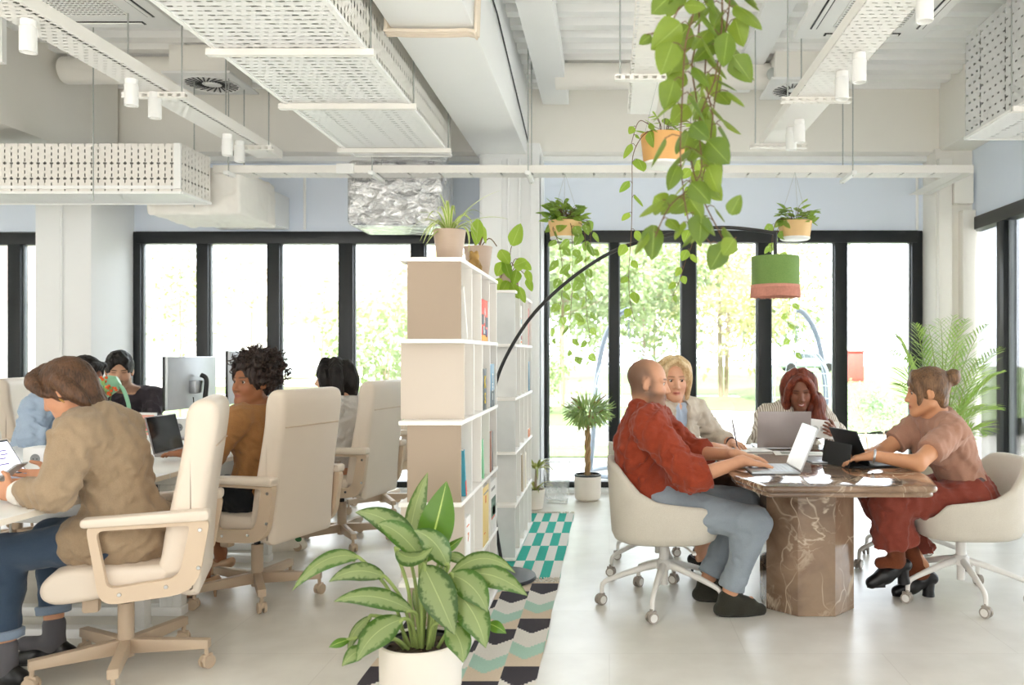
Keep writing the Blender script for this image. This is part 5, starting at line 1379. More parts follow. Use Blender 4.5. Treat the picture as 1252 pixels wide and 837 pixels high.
hanging('ochre hanging pot with a long single pothos strand, nearest of the hanging pots', 811, 166, 4.6, 56, 36, POTO, 3.76,
    [([(800, 160, -.1), (786, 166, -.14), (774, 190, -.14), (773, 230, -.14), (772, 280, -.14), (769, 330, -.14), (770, 365, -.14), (776, 392, -.14)], .10, .085),
     ([(838, 165, .0), (848, 200, .05), (846, 250, .05), (848, 290, .05), (838, 320, .05), (830, 345, .05), (822, 362, .05)], .10, .06), ([(790, 150, -.1), (780, 150, -.12), (772, 175, -.12)], .07, .07)], 26, POTHOS, .08, 21, csize=.065, ch=.14)
hanging('pale ochre hanging pot of variegated ivy over the braided tree, with three long strands', 691, 271, 6.6, 42, 21, POTY, 2.77,
    [([(676, 278, -.1), (684, 300, -.14), (688, 340, -.14), (684, 380, -.14), (678, 405, -.14), (672, 420, -.14)], .115, .085),
     ([(698, 275, -.14), (700, 310, -.16), (699, 360, -.16), (697, 410, -.16), (704, 440, -.16)], .12, .085),
     ([(712, 275, -.1), (716, 310, -.12), (716, 350, -.12), (718, 390, -.12), (721, 415, -.12), (712, 440, -.12)], .12, .085), ([(718, 270, 0), (722, 290, 0), (722, 320, 0)], .11, .07)], 95, IVY, .07, 31, csize=.095, ch=.20)
hanging('pale ochre hanging pot above the green lamp shade, trailing behind it', 972, 271, 6.55, 41, 21, POTY, 2.77,
    [([(955, 272, -.05), (948, 300, -.08), (958, 330, -.08), (966, 370, -.08), (963, 400, -.08), (970, 425, -.08), (974, 445, -.08)], .11, .10), ([(952, 268, -.1), (945, 285, -.1), (944, 310, -.1), (950, 325, -.1)], .11, .08)], 50, IVY, .07, 41, csize=.085, ch=.16)
# ---- plants on the bookcases
def strap_plant(L, c, r, n, seed, ln, wd, arch=.7, special=()):
    rnd = random.Random(seed); c = Vector(c)
    for k in range(n):
        a = 2*PI*k/n+rnd.uniform(-.3, .3); l_ = ln*rnd.uniform(.55, 1.0); b = c+Vector((math.cos(a)*r*.3, math.sin(a)*r*.3, 0))
        e = b+Vector((math.cos(a)*l_*.8, math.sin(a)*l_*.8, l_*rnd.uniform(-.35, .5)))
        L.leaf(b, e, wd, bulge=(0, 0, l_*arch*rnd.uniform(.6, 1)), face=(math.cos(a)*.4, math.sin(a)*.4, 1), kind='strap', n=10, m=2, cup=.3)
    for b, m_, e in special:
        L.leaf(b, e, wd, bulge=Vector(m_)-(Vector(b)+Vector(e))/2, face=(0, -.5, 1), kind='strap', n=12, m=2, cup=.3)
def shelf_pot(name, label, base, r0, r1, h, m):
    t = thing(name, label, 'plant', base); MB().lathe(pot_lathe(r0, r1, h), seg=32).build('pot', m, t); soil_disc(t, r1*.9, h*.88); return t
b = Vector((-.715, 3.66, 1.7225)); t = shelf_pot('spider_plant', 'spider plant in a taupe pot at the front of the taller bookcase top', b, .054, .072, .148, POTT)
L = Leaves(); c = b+Vector((0, 0, .135))
strap_plant(L, c, .05, 26, 4, .24, .014, .75, [(c, P(575, 243, 3.66), P(612, 233, 3.6)), (c, P(585, 258, 3.66), P(622, 268, 3.6)), (c, P(532, 255, 3.6), P(517, 298, 3.58)), (c, P(540, 270, 3.6), P(520, 300, 3.56)), (c, P(546, 250, 3.6), P(537, 236, 3.6)), (c, P(578, 262, 3.58), P(573, 308, 3.56))])
L.build('foliage', SPID, t, origin=b)
b = Vector((-.68, 4.24, 1.7225)); t = shelf_pot('potted_cutting', 'taupe pot with a bare stub and one broad leaf behind the spider plant', b, .055, .074, .15, POTT)
L, S = Leaves(), MB(); c = b+Vector((0, 0, .13)); S.tube([c, c+Vector((.03, 0, .1))], .005, seg=7); S.tube(smoothpath([c, c+Vector((.06, -.03, .06)), c+Vector((.1, -.02, .02))], 4), .003, seg=6)
S.tube(smoothpath([c, c+Vector((-.02, -.02, .06)), P(585, 272, 4.2)], 4), .003, seg=6)
L.leaf(P(585, 268, 4.2), P(582, 300, 4.15), .07, face=(.4, -1, .1), kind='heart'); L.leaf(P(590, 276, 4.2), P(594, 298, 4.2), .03, face=(-.4, -1, .1), kind='heart')
S.build('stems', STEMB, t, origin=b); L.build('foliage', POTHOS, t, origin=b)
b = Vector((-.655, 5.36, 1.7225)); t = shelf_pot('pothos_plant', 'bushy pothos in a taupe pot on top of the farther bookcase', b, .055, .07, .125, POTT)
L, S = Leaves(), MB(); c = b+Vector((0, 0, .11))
for bx, tx, w_ in (((626, 300), (634, 280), .085), ((612, 305), (620, 318), .075), ((617, 318), (622, 335), .06), ((628, 325), (640, 320), .08), ((625, 345), (632, 360), .06), ((632, 330), (629, 343), .07), ((612, 340), (606, 354), .07), ((622, 342), (614, 355), .055), ((644, 330), (648, 342), .045), ((645, 340), (649, 352), .045), ((634, 350), (640, 365), .05), ((615, 320), (609, 333), .07), ((636, 318), (646, 327), .06)):
    p0, p1 = P(*bx, 5.3), P(*tx, 5.26); S.tube(smoothpath([c, (c+p0)/2+Vector((0, -.02, .05)), p0], 4), .0025, seg=5); L.leaf(p0, p1+(p1-p0)*.35, w_*1.15, face=(.2, -1, .3), kind='heart')
S.build('stems', STEMB, t, origin=b); L.build('foliage', POTHOS, t, origin=b)
# ---- braided tree by the window
b = Vector((-.195, 7.36, 0)); t = thing('braided_tree', 'small tree with a braided trunk in a white pot by the window', 'plant', b)
MB().lathe([(0, 0), (.085, 0), (.112, .02), (.119, .06), (.12, .225), (.112, .225), (.11, .2), (0, .2)], seg=36).build('pot', POTW, t)
MB().lathe([(.121, .222), (.122, .238), (.108, .238), (.108, .222)], seg=36).build('pot_liner', BLACKM, t); soil_disc(t, .105, .222)
mb = MB()
for k in range(3):
    mb.tube([(.017*math.cos(2*PI*k/3+i*.42), .017*math.sin(2*PI*k/3+i*.42), .2+i*.024) for i in range(19)], .013, seg=8)
for k in range(14):
    a = k*2.4; mb.tube(smoothpath([(0, 0, .62), (.07*math.cos(a), .07*math.sin(a), .70+.012*k), (.17*math.cos(a), .17*math.sin(a), .74+.016*k)], 3), .006, seg=5)
mb.build('trunk', mat('braided_bark', '#b08f63', .7, var=.2, scale=40), t)
L = Leaves(); rnd = random.Random(12)
for k in range(620):
    d = Vector((rnd.gauss(0, 1), rnd.gauss(0, 1), rnd.gauss(0, .8)+.1)).normalized(); p = Vector((0, 0, .80))+Vector((d.x*.17, d.y*.17, d.z*.10))*rnd.uniform(.45, 1)
    e = p+(d*.8+Vector((0, 0, rnd.uniform(-.9, .5)))).normalized()*rnd.uniform(.07, .13); L.leaf(p, e, .014, bulge=d*.01, face=(rnd.gauss(0, .4), rnd.gauss(0, .4)-.3, 1), n=4, m=2, cup=.2)
L.build('foliage', WEEP, t)
# ---- dracaena behind the farther bookcase
b = Vector((-.63, 6.95, 0)); t = thing('dracaena', 'strappy dracaena in a white pot in the corner behind the farther bookcase', 'plant', b)
MB().lathe(pot_lathe(.065, .085, .17), seg=28).build('pot', POTW, t); soil_disc(t, .075, .15)
MB().tube([(0, 0, .13), (.01, 0, .34)], .011, seg=7).build('trunk', BARK, t)
L = Leaves(); strap_plant(L, (.01, 0, .34), .04, 24, 9, .34, .022, .35); strap_plant(L, (0, 0, .16), .04, 12, 10, .24, .02, .45)
L.build('foliage', DRAC, t)
# ---- palm in the corner
b = Vector((2.72, 6.75, 0)); t = thing('areca_palm', 'areca palm with arching fronds in the corner behind the woman with the hair bun', 'plant', b)
MB().lathe(pot_lathe(.13, .17, .32), seg=32).build('pot', POTW, t); soil_disc(t, .155, .28)
L, S = Leaves(), MB(); rnd = random.Random(77)
tips = [(1096, 410), (1108, 440), (1120, 398), (1150, 392), (1180, 392), (1205, 398), (1222, 425), (1226, 455), (1222, 500), (1205, 530), (1180, 540), (1100, 470), (1135, 400), (1165, 388), (1195, 440), (1090, 430), (1215, 475), (1140, 430), (1172, 420), (1190, 500)]
for i, (x, y) in enumerate(tips):
    e = P(x, y, 6.55+rnd.uniform(-.45, .45)); b0 = Vector((2.72+rnd.uniform(-.04, .04), 6.75+rnd.uniform(-.04, .04), .28)); m_ = (b0+e)/2+Vector(((e.x-b0.x)*-.12, 0, .34))
    pts = [b0*(1-s)**2+m_*2*s*(1-s)+e*s*s for s in [k/26 for k in range(27)]]
    S.tube(pts, [.008*(1-.8*k/26) for k in range(27)], seg=6)
    sd = (e-b0).cross(Vector((0, 0, 1))).normalized()
    for k in range(7, 27):
        f = (k-7)/19; ll = .24*math.sin(PI*(.18+.76*f)); tv = (pts[min(k+1, 26)]-pts[k-1]).normalized()
        for s in (-1, 1):
            for h_ in (0,):
                p = pts[k]-tv*h_*.02; d = (sd*s*.75+tv*.75+Vector((0, 0, rnd.uniform(-.15, .2)))).normalized()
                L.leaf(p, p+d*ll+Vector((0, 0, -.05*ll)), .016, bulge=(0, 0, ll*.1), face=(0, -.4, 1), n=4, m=2, cup=.35)
S.build('fronds', mat('palm_stem', '#9fae5a', .6), t, origin=b); L.build('leaflets', PALM, t, origin=b)
# ---- aglaonema in front of the bookcase
b = Vector((-.705, 3.06, 0)); t = thing('aglaonema', 'big aglaonema with pale-hearted leaves in a white pot in front of the bookcase', 'plant', b)
MB().lathe([(0, 0), (.115, 0), (.135, .015), (.150, .08), (.153, .248), (.145, .252), (.142, .21), (0, .21)], seg=48).build('pot', POTW, t)
MB().lathe([(.140, .243), (.141, .232), (.128, .224), (.12, .21)], seg=40).build('pot_liner', BLACKM, t); soil_disc(t, .135, .222)
L, LY, S = Leaves(), Leaves(), MB(); crown = Vector((-.70, 3.06, .23))
Z_ = Vector((0, 0, 1))
AG = [ # base px, tip px, width m, base Y, tip Y, bulge (x,z), face, young
 ((520, 688), (546, 588), .150, 3.06, 3.06, (.01, .0), (.15, -1, .15), 1), ((500, 675), (523, 577), .115, 3.12, 3.14, (-.03, .0), (-.6, -1, .1), 0),
 ((512, 678), (434, 626), .105, 3.05, 2.98, (.02, .09), (-.1, -1, .5), 0), ((520, 690), (462, 640), .100, 3.0, 2.92, (.0, .07), (-.2, -1, .3), 0),
 ((484, 672), (530, 668), .085, 2.98, 2.92, (0, -.06), (.1, -.7, .9), 0), ((440, 682), (357, 722), .085, 3.02, 2.96, (.0, .11), (-.1, -.8, .7), 0),
 ((472, 706), (402, 711), .080, 3.0, 2.92, (.0, .07), (-.1, -1, .6), 0), ((506, 748), (408, 735), .085, 2.98, 2.88, (0, .08), (0, -1, .6), 0),
 ((455, 752), (426, 800), .065, 3.0, 2.95, (-.04, .02), (-.8, -1, .1), 0), ((494, 756), (436, 808), .125, 2.95, 2.84, (-.03, .05), (-.2, -1, .5), 0),
 ((428, 781), (402, 791), .04, 2.95, 2.9, (0, .01), (0, -1, .6), 1), ((448, 792), (418, 814), .07, 2.92, 2.86, (0, .03), (-.2, -1, .4), 0),
 ((517, 690), (556, 776), .150, 2.96, 2.84, (.0, .03), (.0, -1, .25), 0), ((548, 706), (630, 700), .085, 3.04, 3.02, (0, .13), (.1, -.8, .8), 0),
 ((566, 702), (645, 728), .100, 3.02, 2.95, (.0, .07), (.2, -1, .6), 0), ((550, 702), (596, 748), .120, 2.98, 2.9, (.03, .05), (.2, -1, .4), 0),
 ((556, 722), (594, 792), .130, 2.95, 2.86, (.03, .04), (.3, -1, .3), 0), ((545, 760), (566, 810), .105, 2.93, 2.86, (.04, .02), (.5, -1, .2), 0),
 ((596, 762), (619, 774), .05, 2.98, 2.95, (0, .02), (0, -1, .6), 1), ((546, 690), (529, 638), .05, 3.1, 3.12, (.035, .03), (.8, -1, .1), 1),
 ((540, 676), (566, 656), .04, 3.12, 3.14, (0, .0), (0, -1, .6), 1), ((548, 694), (506, 648), .105, 3.0, 2.96, (.03, .05), (.4, -1, .4), 0),
 ((545, 680), (575, 690), .05, 3.1, 3.1, (0, .03), (0, -1, .7), 0), ((520, 755), (505, 720), .05, 3.1, 3.12, (0, 0), (0, -1, .3), 0), ((540, 745), (580, 735), .06, 3.06, 3.06, (0, .04), (0, -1, .6), 0)]
for bp, tp, w_, y0, y1, bl, fc, yg in AG:
    p0, p1 = P(*bp, y0), P(*tp, y1)
    cb = crown+Vector(((p0.x+.70)*.25, (p0.y-3.06)*.3, 0)); S.tube(smoothpath([cb, cb.lerp(p0, .5)+Vector(((p0.x+.70)*-.12, 0, .035)), p0, p0.lerp(p1, .1)], 5), .0068, seg=8)
    (LY if yg else L).leaf(p0, p1, w_*.88, bulge=(bl[0], -.02, bl[1]), face=fc, n=14, m=8, cup=-.22)
S.build('petioles', mat('aglaonema_petiole', '#8fa05a', .45), t, origin=b); L.build('leaves', AGLA, t, origin=b); LY.build('young_leaves', AGLAG, t, origin=b)
# ================================================================== people
SKIN = vcol_mat('skin', .5, .05, 260)
SCLERA = mat('eye_white_lid_shaded', '#c9c1b9', .3, var=.01); IRIS = mat('eye_iris', '#2b1b14', .15)  # sclera greyed, the shade of the eyelids is put into its colour
def hairmat(name, c1, c2, rough=.45):
    if name in MATS: return MATS[name]
    m, nt, b = newmat(name); tc = N(nt, 'ShaderNodeTexCoord'); mp = N(nt, 'ShaderNodeMapping'); mp.inputs['Scale'].default_value = (1, 1, .16)
    nt.links.new(tc.outputs['Object'], mp.inputs[0]); nz = N(nt, 'ShaderNodeTexNoise'); nz.inputs['Scale'].default_value = 170; nz.inputs['Detail'].default_value = 4; nz.inputs['Distortion'].default_value = .6
    nt.links.new(mp.outputs[0], nz.inputs[0]); n2 = N(nt, 'ShaderNodeTexNoise'); n2.inputs['Scale'].default_value = 18; nt.links.new(tc.outputs['Object'], n2.inputs[0])
    rm = N(nt, 'ShaderNodeMapRange'); rm.inputs[1].default_value = .35; rm.inputs[2].default_value = .68
    nt.links.new(math_(nt, 'MULTIPLY_ADD', n2.outputs['Fac'], .5, math_(nt, 'MULTIPLY', nz.outputs['Fac'], .55)), rm.inputs[0])
    nt.links.new(mixc(nt, rm.outputs[0], lin(c1), lin(c2)), b.inputs['Base Color']); b.inputs['Roughness'].default_value = rough; b.inputs['Specular IOR Level'].default_value = .35
    bp = N(nt, 'ShaderNodeBump'); bp.inputs['Strength'].default_value = .6; bp.inputs['Distance'].default_value = .006; nt.links.new(nz.outputs['Fac'], bp.inputs['Height']); nt.links.new(bp.outputs[0], b.inputs['Normal'])
    MATS[name] = m; return m
def V3(*a): return Vector(a)
def head_frame(fwd, roll=0.0):
    f = Vector(fwd).normalized(); r = f.cross(V3(0, 0, 1)).normalized(); u = r.cross(f)
    M = Matrix((r, f, u)).transposed()
    return M @ Matrix.Rotation(roll, 3, 'Y')
class Person:
    def __init__(s, label, J, skin, male=False, hs=1.0, origin=None):
        s.J = {k: Vector(v) for k, v in J.items() if k[:2] in ('pe', 'ch', 'ne', 'he', 'SL', 'SR', 'EL', 'ER', 'WL', 'WR', 'HL', 'HR', 'KL', 'KR', 'AL', 'AR', 'TL', 'TR')}; s.raw = J; s.male = male; s.hs = hs
        s.skin = np.array(lin(skin)[:3]); p = s.J['pel']; s.o = Vector((p.x, p.y, 0)) if origin is None else origin
        s.root = thing('person', label, 'person', s.o)
        s.H = s.J['head']; s.R = head_frame(J['fwd'], J.get('roll', 0)); s.k = 1.0 if male else .92
        s.lat = (s.J['SL']-s.J['SR']).normalized(); up = (s.J['neck']-s.J['pel']).normalized(); s.f = s.lat.cross(up).normalized(); s.up = up
    def h2w(s, p): return s.H+s.R @ (Vector(p)*s.hs)
    def torso(s, v, e=0.0, bust=True):
        J, k, f, l = s.J, s.k, s.f, s.lat; pel, ch, nk = J['pel'], J['chest'], J['neck']; mid = pel.lerp(ch, .5)
        v.cone(J['HL'].lerp(pel, .15)+V3(0, 0, .01), J['HR'].lerp(pel, .15)+V3(0, 0, .01), .098+e, .098+e, .03)
        v.cone(pel, mid, .150*k+e, (.142 if s.male else .122)+e, .05, flat=(f, .74))
        v.cone(mid, ch, (.142 if s.male else .122)+e, .158*k+e, .05, flat=(f, .74))
        v.cone(ch, ch.lerp(nk, .55), .158*k+e, .125*k+e, .05, flat=(f, .70))
        v.cone(J['SL'].lerp(nk, .12), J['SR'].lerp(nk, .12), .058*k+e, .058*k+e, .05)
        for S_ in ('SL', 'SR'): v.cone(nk-s.up*.01, J[S_], .052*k+e, .056*k+e, .05)
        if not s.male and bust:
            for q in (-1, 1): v.ell(ch+f*(.085+e*.5)+l*(q*.07)+s.up*.0, .062+e*.6, None, .04)
    def waist(s, v, e):
        J, k, f = s.J, s.k, s.f; pel = J['pel']; mid = pel.lerp(J['chest'], .5)
        v.cone(pel, mid, .150*k+e, .122+e, .05, flat=(f, .76)); v.cone(J['HL'], J['HR'], .102+e, .102+e, .04)
    def arm(s, v, side, e=0.0, e2=None, t0=0.0, t1=1.0):
        J = s.J; S_, E, W = J['S'+side], J['E'+side], J['W'+side]; k = s.k; e2 = e if e2 is None else e2
        v.cone(S_, E, .056*k+e, .043*k+e2, .03); v.cone(E, E.lerp(W, t1), .044*k+e2, .044*k+e2+(.027*k-.044*k)*t1, .02)
    def leg(s, v, side, e=0.0, t1=1.0, flare=0.0):
        J = s.J; H, K, A = J['H'+side], J['K'+side], J['A'+side]; k = s.k
        v.cone(H, K, .092*k+e, .062*k+e, .04); e_ = K.lerp(A, t1); v.cone(K, e_, .061*k+e, (.061+(.037-.061)*t1)*k+e+flare, .03)
        cp = K.lerp(A, .3); back = (K-H); back.z = 0; back = -back.normalized() if back.length > .01 else V3(0, 0, 0)
        if not flare: v.ell(cp+back*.018, (.045*k+e, .045*k+e, .09), None, .04)
    def hand(s, v, side):
        spec = s.raw.get('hand_'+side)
        if not spec: return
        d, n, a, curl = Vector(spec[0]).normalized(), Vector(spec[1]).normalized(), Vector(spec[2]).normalized(), spec[3]
        n = (n-d*n.dot(d)).normalized(); a = (a-d*a.dot(d)-n*a.dot(n)).normalized(); W = s.J['W'+side]; k = s.k
        v.cone(W-d*.02, W+d*.03, .026*k, .027*k, .015, flat=(n, .75))
        Rm = Matrix((a, d, n)).transposed(); v.rbox(W+d*.055*k, (.039*k, .042*k, .0135), Rm, .012, .018)
        for off, ln, fan in ((.029, .070, .10), (.0095, .079, .03), (-.010, .074, -.04), (-.028, .057, -.12)):
            p = W+d*.090*k+a*off*k-n*.001; ang = curl[0] if isinstance(curl, tuple) else curl; dd = (d+a*fan).normalized()
            for q, (fr, r0, r1) in enumerate(((.45, .0088, .0082), (.30, .0082, .0076), (.25, .0076, .0066))):
                th = ang*(q+.7); e = p+(dd*math.cos(th)+n*math.sin(th))*ln*fr*k; v.cone(p, e, r0*k, r1*k, .004); p = e
        p = W+d*.022+a*.034*k; e = p+(d*.62+a*.66+n*.35).normalized()*.044*k; v.cone(p, e, .0125*k, .0105*k, .012)
        e2 = e+(d*.85+a*.2+n*.3).normalized()*.034*k; v.cone(e, e2, .010*k, .0078*k, .004)
    def headparts(s, v):
        z = s.hs; h = s.h2w; R = s.R
        def E(c, r, k=.02, op='u'): v.ell(h(c), tuple(q*z for q in r), R, k, op)
        def K(a, b, ra, rb, k=.012): v.cone(h(a), h(b), ra*z, rb*z, k)
        E((0, -.018, .032), (.077, .096, .086)); jw = .062 if s.male else .057
        E((0, .026, -.036), (jw, .064, .080), .03); E((0, .070, -.098), (.021 if s.male else .017, .02, .018), .025)
        for q in (-1, 1):
            K((q*.052, -.004, -.062), (q*.014, .066, -.098), .018, .017, .03); E((q*.037, .052, -.030), (.022, .022, .022), .03)
            K((q*.010, .074, .027), (q*.046, .060, .024), .009, .008, .015)
        for q in (-1, 1): v.ell(h((q*.031, .090, .006)), .0165*z, None, .010, 's')
        K((0, .078, .014), (0, .101, -.030), .0085, .0115, .012); 
        for q in (-1, 1): E((q*.0115, .090, -.036), (.009, .010, .008), .008)
        K((-.021, .080, -.063), (0, .0885, -.0605), .0045, .0065, .006); K((.021, .080, -.063), (0, .0885, -.0605), .0045, .0065, .006)
        K((-.017, .080, -.071), (0, .0875, -.0725), .005, .0075, .006); K((.017, .080, -.071), (0, .0875, -.0725), .005, .0075, .006)
        for q in (-1, 1):
            v.ell(h((q*.081, -.012, -.004)), (.0065*z, .0185*z, .033*z), R @ Matrix.Rotation(q*.38, 3, 'Z') @ Matrix.Rotation(-.2, 3, 'X'), .006); v.ell(h((q*.078, -.006, -.026)), (.006*z, .010*z, .012*z), R, .006)
            v.ell(h((q*.089, -.008, .0)), (.006*z, .0095*z, .018*z), R @ Matrix.Rotation(q*.38, 3, 'Z'), .004, 's')
            # lids
            K((q*.018, .0745, .013), (q*.044, .066, .013), .0045, .0045, .006)
        nk = .056 if s.male else .046
        v.cone(h((0, -.028, -.055)), s.J['neck']-s.up*.03, nk, nk*1.12, .035)
    def body(s, lips='#b5675a', brow='#3a2a20', extra=None):
        J = s.J; pts = [J[k] for k in J]; lo = [min(p[i] for p in pts)-.22 for i in range(3)]; hi = [max(p[i] for p in pts)+.22 for i in range(3)]; lo[2] = max(lo[2], -.02)
        c = s.H; fine = [([c[i]-.14*s.hs for i in range(3)], [c[i]+.14*s.hs for i in range(3)], .0036)]
        for sd in 'LR':
            if s.raw.get('hand_'+sd): W = J['W'+sd]+Vector(s.raw['hand_'+sd][0]).normalized()*.08; fine.append(([W[i]-.11 for i in range(3)], [W[i]+.11 for i in range(3)], .0042))
        v = Vol(lo, hi, .011, fine)
        s.torso(v)
        for sd in 'LR':
            s.arm(v, sd); s.leg(v, sd)
            an = J['A'+sd]+V3(0, 0, -.07); v.cone(J['A'+sd], an, .035*s.k, .033*s.k, .02); v.cone(an, J['T'+sd].lerp(J['A'+sd], .5)+V3(0, 0, -.004), .029*s.k, .018*s.k, .02)
            s.hand(v, sd)
        s.headparts(v)
        Vv, Q = v.mesh(1); loc = (Vv-npv(s.H)) @ np.array(s.R)/s.hs
        x, y, z = loc[:, 0], loc[:, 1], loc[:, 2]; col = np.tile(s.skin, (len(Vv), 1)); ax = np.abs(x)
        def paint(m, c, f=1.0):
            c = np.array(lin(c)[:3]); w = np.clip(m, 0, 1)[:, None]*f; col[:] = col*(1-w)+c*w
        hd = (np.abs(x) < .12) & (np.abs(y) < .14) & (np.abs(z) < .14)
        lip = np.exp(-(((z+.067)/.0085)**4+(ax/.022)**6))*(y > .068)*hd; paint(lip, lips, .75)
        line = np.exp(-(((z+.0662)/.0016)**2+(ax/.019)**6))*(y > .07)*hd; paint(line, '#5a2a24', .7)
        br = np.exp(-(((z-.029+.12*(ax-.028)**2*10)/.0042)**4+((ax-.030)/.019)**6))*(y > .045)*hd; paint(br, brow, .8)
        la = np.exp(-(((z-.0125)/.0028)**2+((ax-.031)/.0145)**6))*(y > .055)*hd; paint(la, '#1d1412', .75)
        ch = np.exp(-((ax-.042)**2+(z+.032)**2)/.0004)*(y > .03)*hd; paint(ch, '#d0705c', .12)
        if extra: extra(paint, x, y, z, ax, hd)
        np_mesh('body', Vv, Q, SKIN, s.root, s.o, col)
        if s.raw.get('eyes', True):
            mb = MB()
            for q in (-1, 1):
                t = bmesh.new(); bmesh.ops.create_uvsphere(t, u_segments=20, v_segments=14, radius=.0118*s.hs)
                gz = Vector(s.raw.get('gaze', (0, 1, -.05))).normalized()
                for f_ in t.faces:
                    if f_.calc_center_median().normalized().dot(gz) > .76: f_.material_index = 1
                mb._merge(t, Matrix.Translation(s.h2w((q*.031, .0655, .005))) @ s.R.to_4x4(), 0)
            o = mb.build('eyes', [SCLERA, IRIS], s.root, origin=s.o)
        return s
    def cloth(s, name, m, fn, h=.0075, fold=(.006, 16), seed=1, smooth=2, pad=.25, zlo=-.02, col=None):
        J = s.J; pts = [J[k] for k in J]; lo = [min(p[i] for p in pts)-pad for i in range(3)]; hi = [max(p[i] for p in pts)+pad for i in range(3)]; lo[2] = max(lo[2], zlo)
        v = Vol(lo, hi, h); cuts = fn(v) or []
        if fold: v.ripple(fold[0], fold[1]*3.6, seed, n=9)
        for c in cuts: v.cut(*c)
        Vv, Q = v.mesh(smooth); return np_mesh(name, Vv, Q, m, s.root, s.o)
    def hair(s, m, fn, h=.0042, strands=(.003, 130), lo=(-.2, -.24, -.36), hi=(.2, .18, .24), seed=3, smooth=1, name='hair'):
        v = Vol(lo, hi, h); fn(v)
        if strands: v.ripple(strands[0], strands[1], seed, n=6, stretch=(1, 1, .22))
        Vv, Q = v.mesh(smooth); W = (Vv*s.hs) @ np.array(s.R).T+npv(s.H); return np_mesh(name, W, Q, m, s.root, s.o)
    def sleeve_end(s, side, t, rad=.10):
        E, W = s.J['E'+side], s.J['W'+side]; return (E.lerp(W, t), (W-E), rad)
    def leg_end(s, side, t, rad=.16):
        K, A = s.J['K'+side], s.J['A'+side]; return (K.lerp(A, t), (A-K), rad)
    def shoe(s, side, kind, m, sole=None, heel=.0):
        A, T = s.J['A'+side], s.J['T'+side]; d = T-A; d.z = 0; d.normalize(); l = V3(0, 0, 1).cross(d); base = V3(A.x, A.y, 0)
        tip = s.raw.get('pitch_'+side, 0.0); zoff = s.raw.get('lift_'+side, 0.0)
        R = Matrix((l, d, V3(0, 0, 1))).transposed() @ Matrix.Rotation(tip, 3, 'X')
        w = lambda p: base+V3(0, 0, zoff)+R @ Vector(p)
        v = Vol((-.1, -.16, -.03), (.1, .28, .22), .0046); k = s.k; L = .255*k if kind != 'sneaker' else .27
        hy = -.055
        def ground(y): return heel*max(0, min(1, (0.09-y)/.12))
        v.cone((0, hy, .035+heel), (0, .06, .036+heel*.35), .034, .040, .02, flat=((0, 0, 1), 1.0)); v.cone((0, .06, .034+heel*.3), (0, L+hy-.045, .024), .041, .032, .03)
        if kind in ('sneaker', 'trainer', 'boot'): v.cone((0, -.02, .05+heel), (0, -.01, .085+heel+(.05 if kind == 'boot' else 0)), .040, .040, .03)
        if kind in ('trainer', 'sneaker'): v.cone((0, -.02, .088), (0, .10, .052), .043, .038, .02)
        elif kind == 'loafer': v.cone((0, -.025, .045+heel), (0, -.02, .06+heel), .037, .036, .02)
        v.cut((0, 0, .004), (0, -heel*7 if heel else 0, -1)) if kind not in ('pump',) else None
        if kind in ('pump',): v.ell((0, .0, .085+heel), (.036, .075, .05), None, .006, 's')
        elif kind == 'loafer': v.ell((0, -.005, .105+heel), (.026, .045, .03), None, .006, 's')
        Vv, Q = v.mesh(2); W = Vv @ np.array(R).T+npv(base+V3(0, 0, zoff))
        W[:, 2] = np.maximum(W[:, 2], .006)
        sh = np_mesh('shoe', W, Q, m, s.root, s.o)
        mb = MB()
        out = [(.036*math.sin(a)*(1 if math.cos(a) > -.3 else .9), hy+.012+(L*.5)*(1-math.cos(a))*.96-.02) for a in [2*PI*q/28 for q in range(28)]]
        th = .012 if kind in ('loafer', 'pump') else .026
        X = Matrix.Translation(base+V3(0, 0, zoff)) @ R.to_4x4()
        if heel:
            hb = MB()
            if kind == 'pump': hb.tube([(0, hy+.0, .03+heel), (0, hy-.005, .0)], [.013, .006], seg=10, M=X)
            else: hb.lathe([(0, 0), (.033, 0), (.030, .03), (.034, heel+.018), (0, heel+.018)], o=(0, hy+.02, 0), seg=18, M=X)
            hb.build('heel', sole or m, sh, origin=s.o)
            mb.prism([(x*1.02, y) for x, y in out if y > .05], .0, .014 if kind == 'pump' else .022, 'z', bev=.003)
        else: mb.prism(out, .0, th, 'z', bev=.004)
        for v_ in mb.bm.verts: v_.co = X @ v_.co
        mb.build('sole', sole or m, sh, origin=s.o)
        return sh
def cap_hair(v, thick=.010, front=.06, low=-.06, fx=.066, fz=-.045, fh=.092, k=.012):
    "scalp-hugging hair with the face and ears left open"
    v.ell((0, -.020, .034), (.080+thick, .099+thick, .088+thick), None, k)
    v.cone((0, -.05, .0), (0, -.062, low), .064+thick*.6, .044+thick*.6, .02, flat=((0, 1, 0), .85))
def open_face(v, w=.064, cy=.10, cz=-.038, rz=.088, ry=.085, k=.012): v.ell((0, cy, cz), (w, ry, rz), None, k, 's')
def lock(v, pts, r, k=.012, flat=None):
    P_ = smoothpath(pts, 4); n = len(P_)-1
    for i in range(n):
        ra, rb = [r[0]+(r[1]-r[0])*min(1, j/n*1.6)+(r[2]-r[1])*max(0, j/n-.6)*2.5 for j in (i, i+1)]; v.cone(P_[i], P_[i+1], max(ra, .002), max(rb, .002), k, flat=flat)

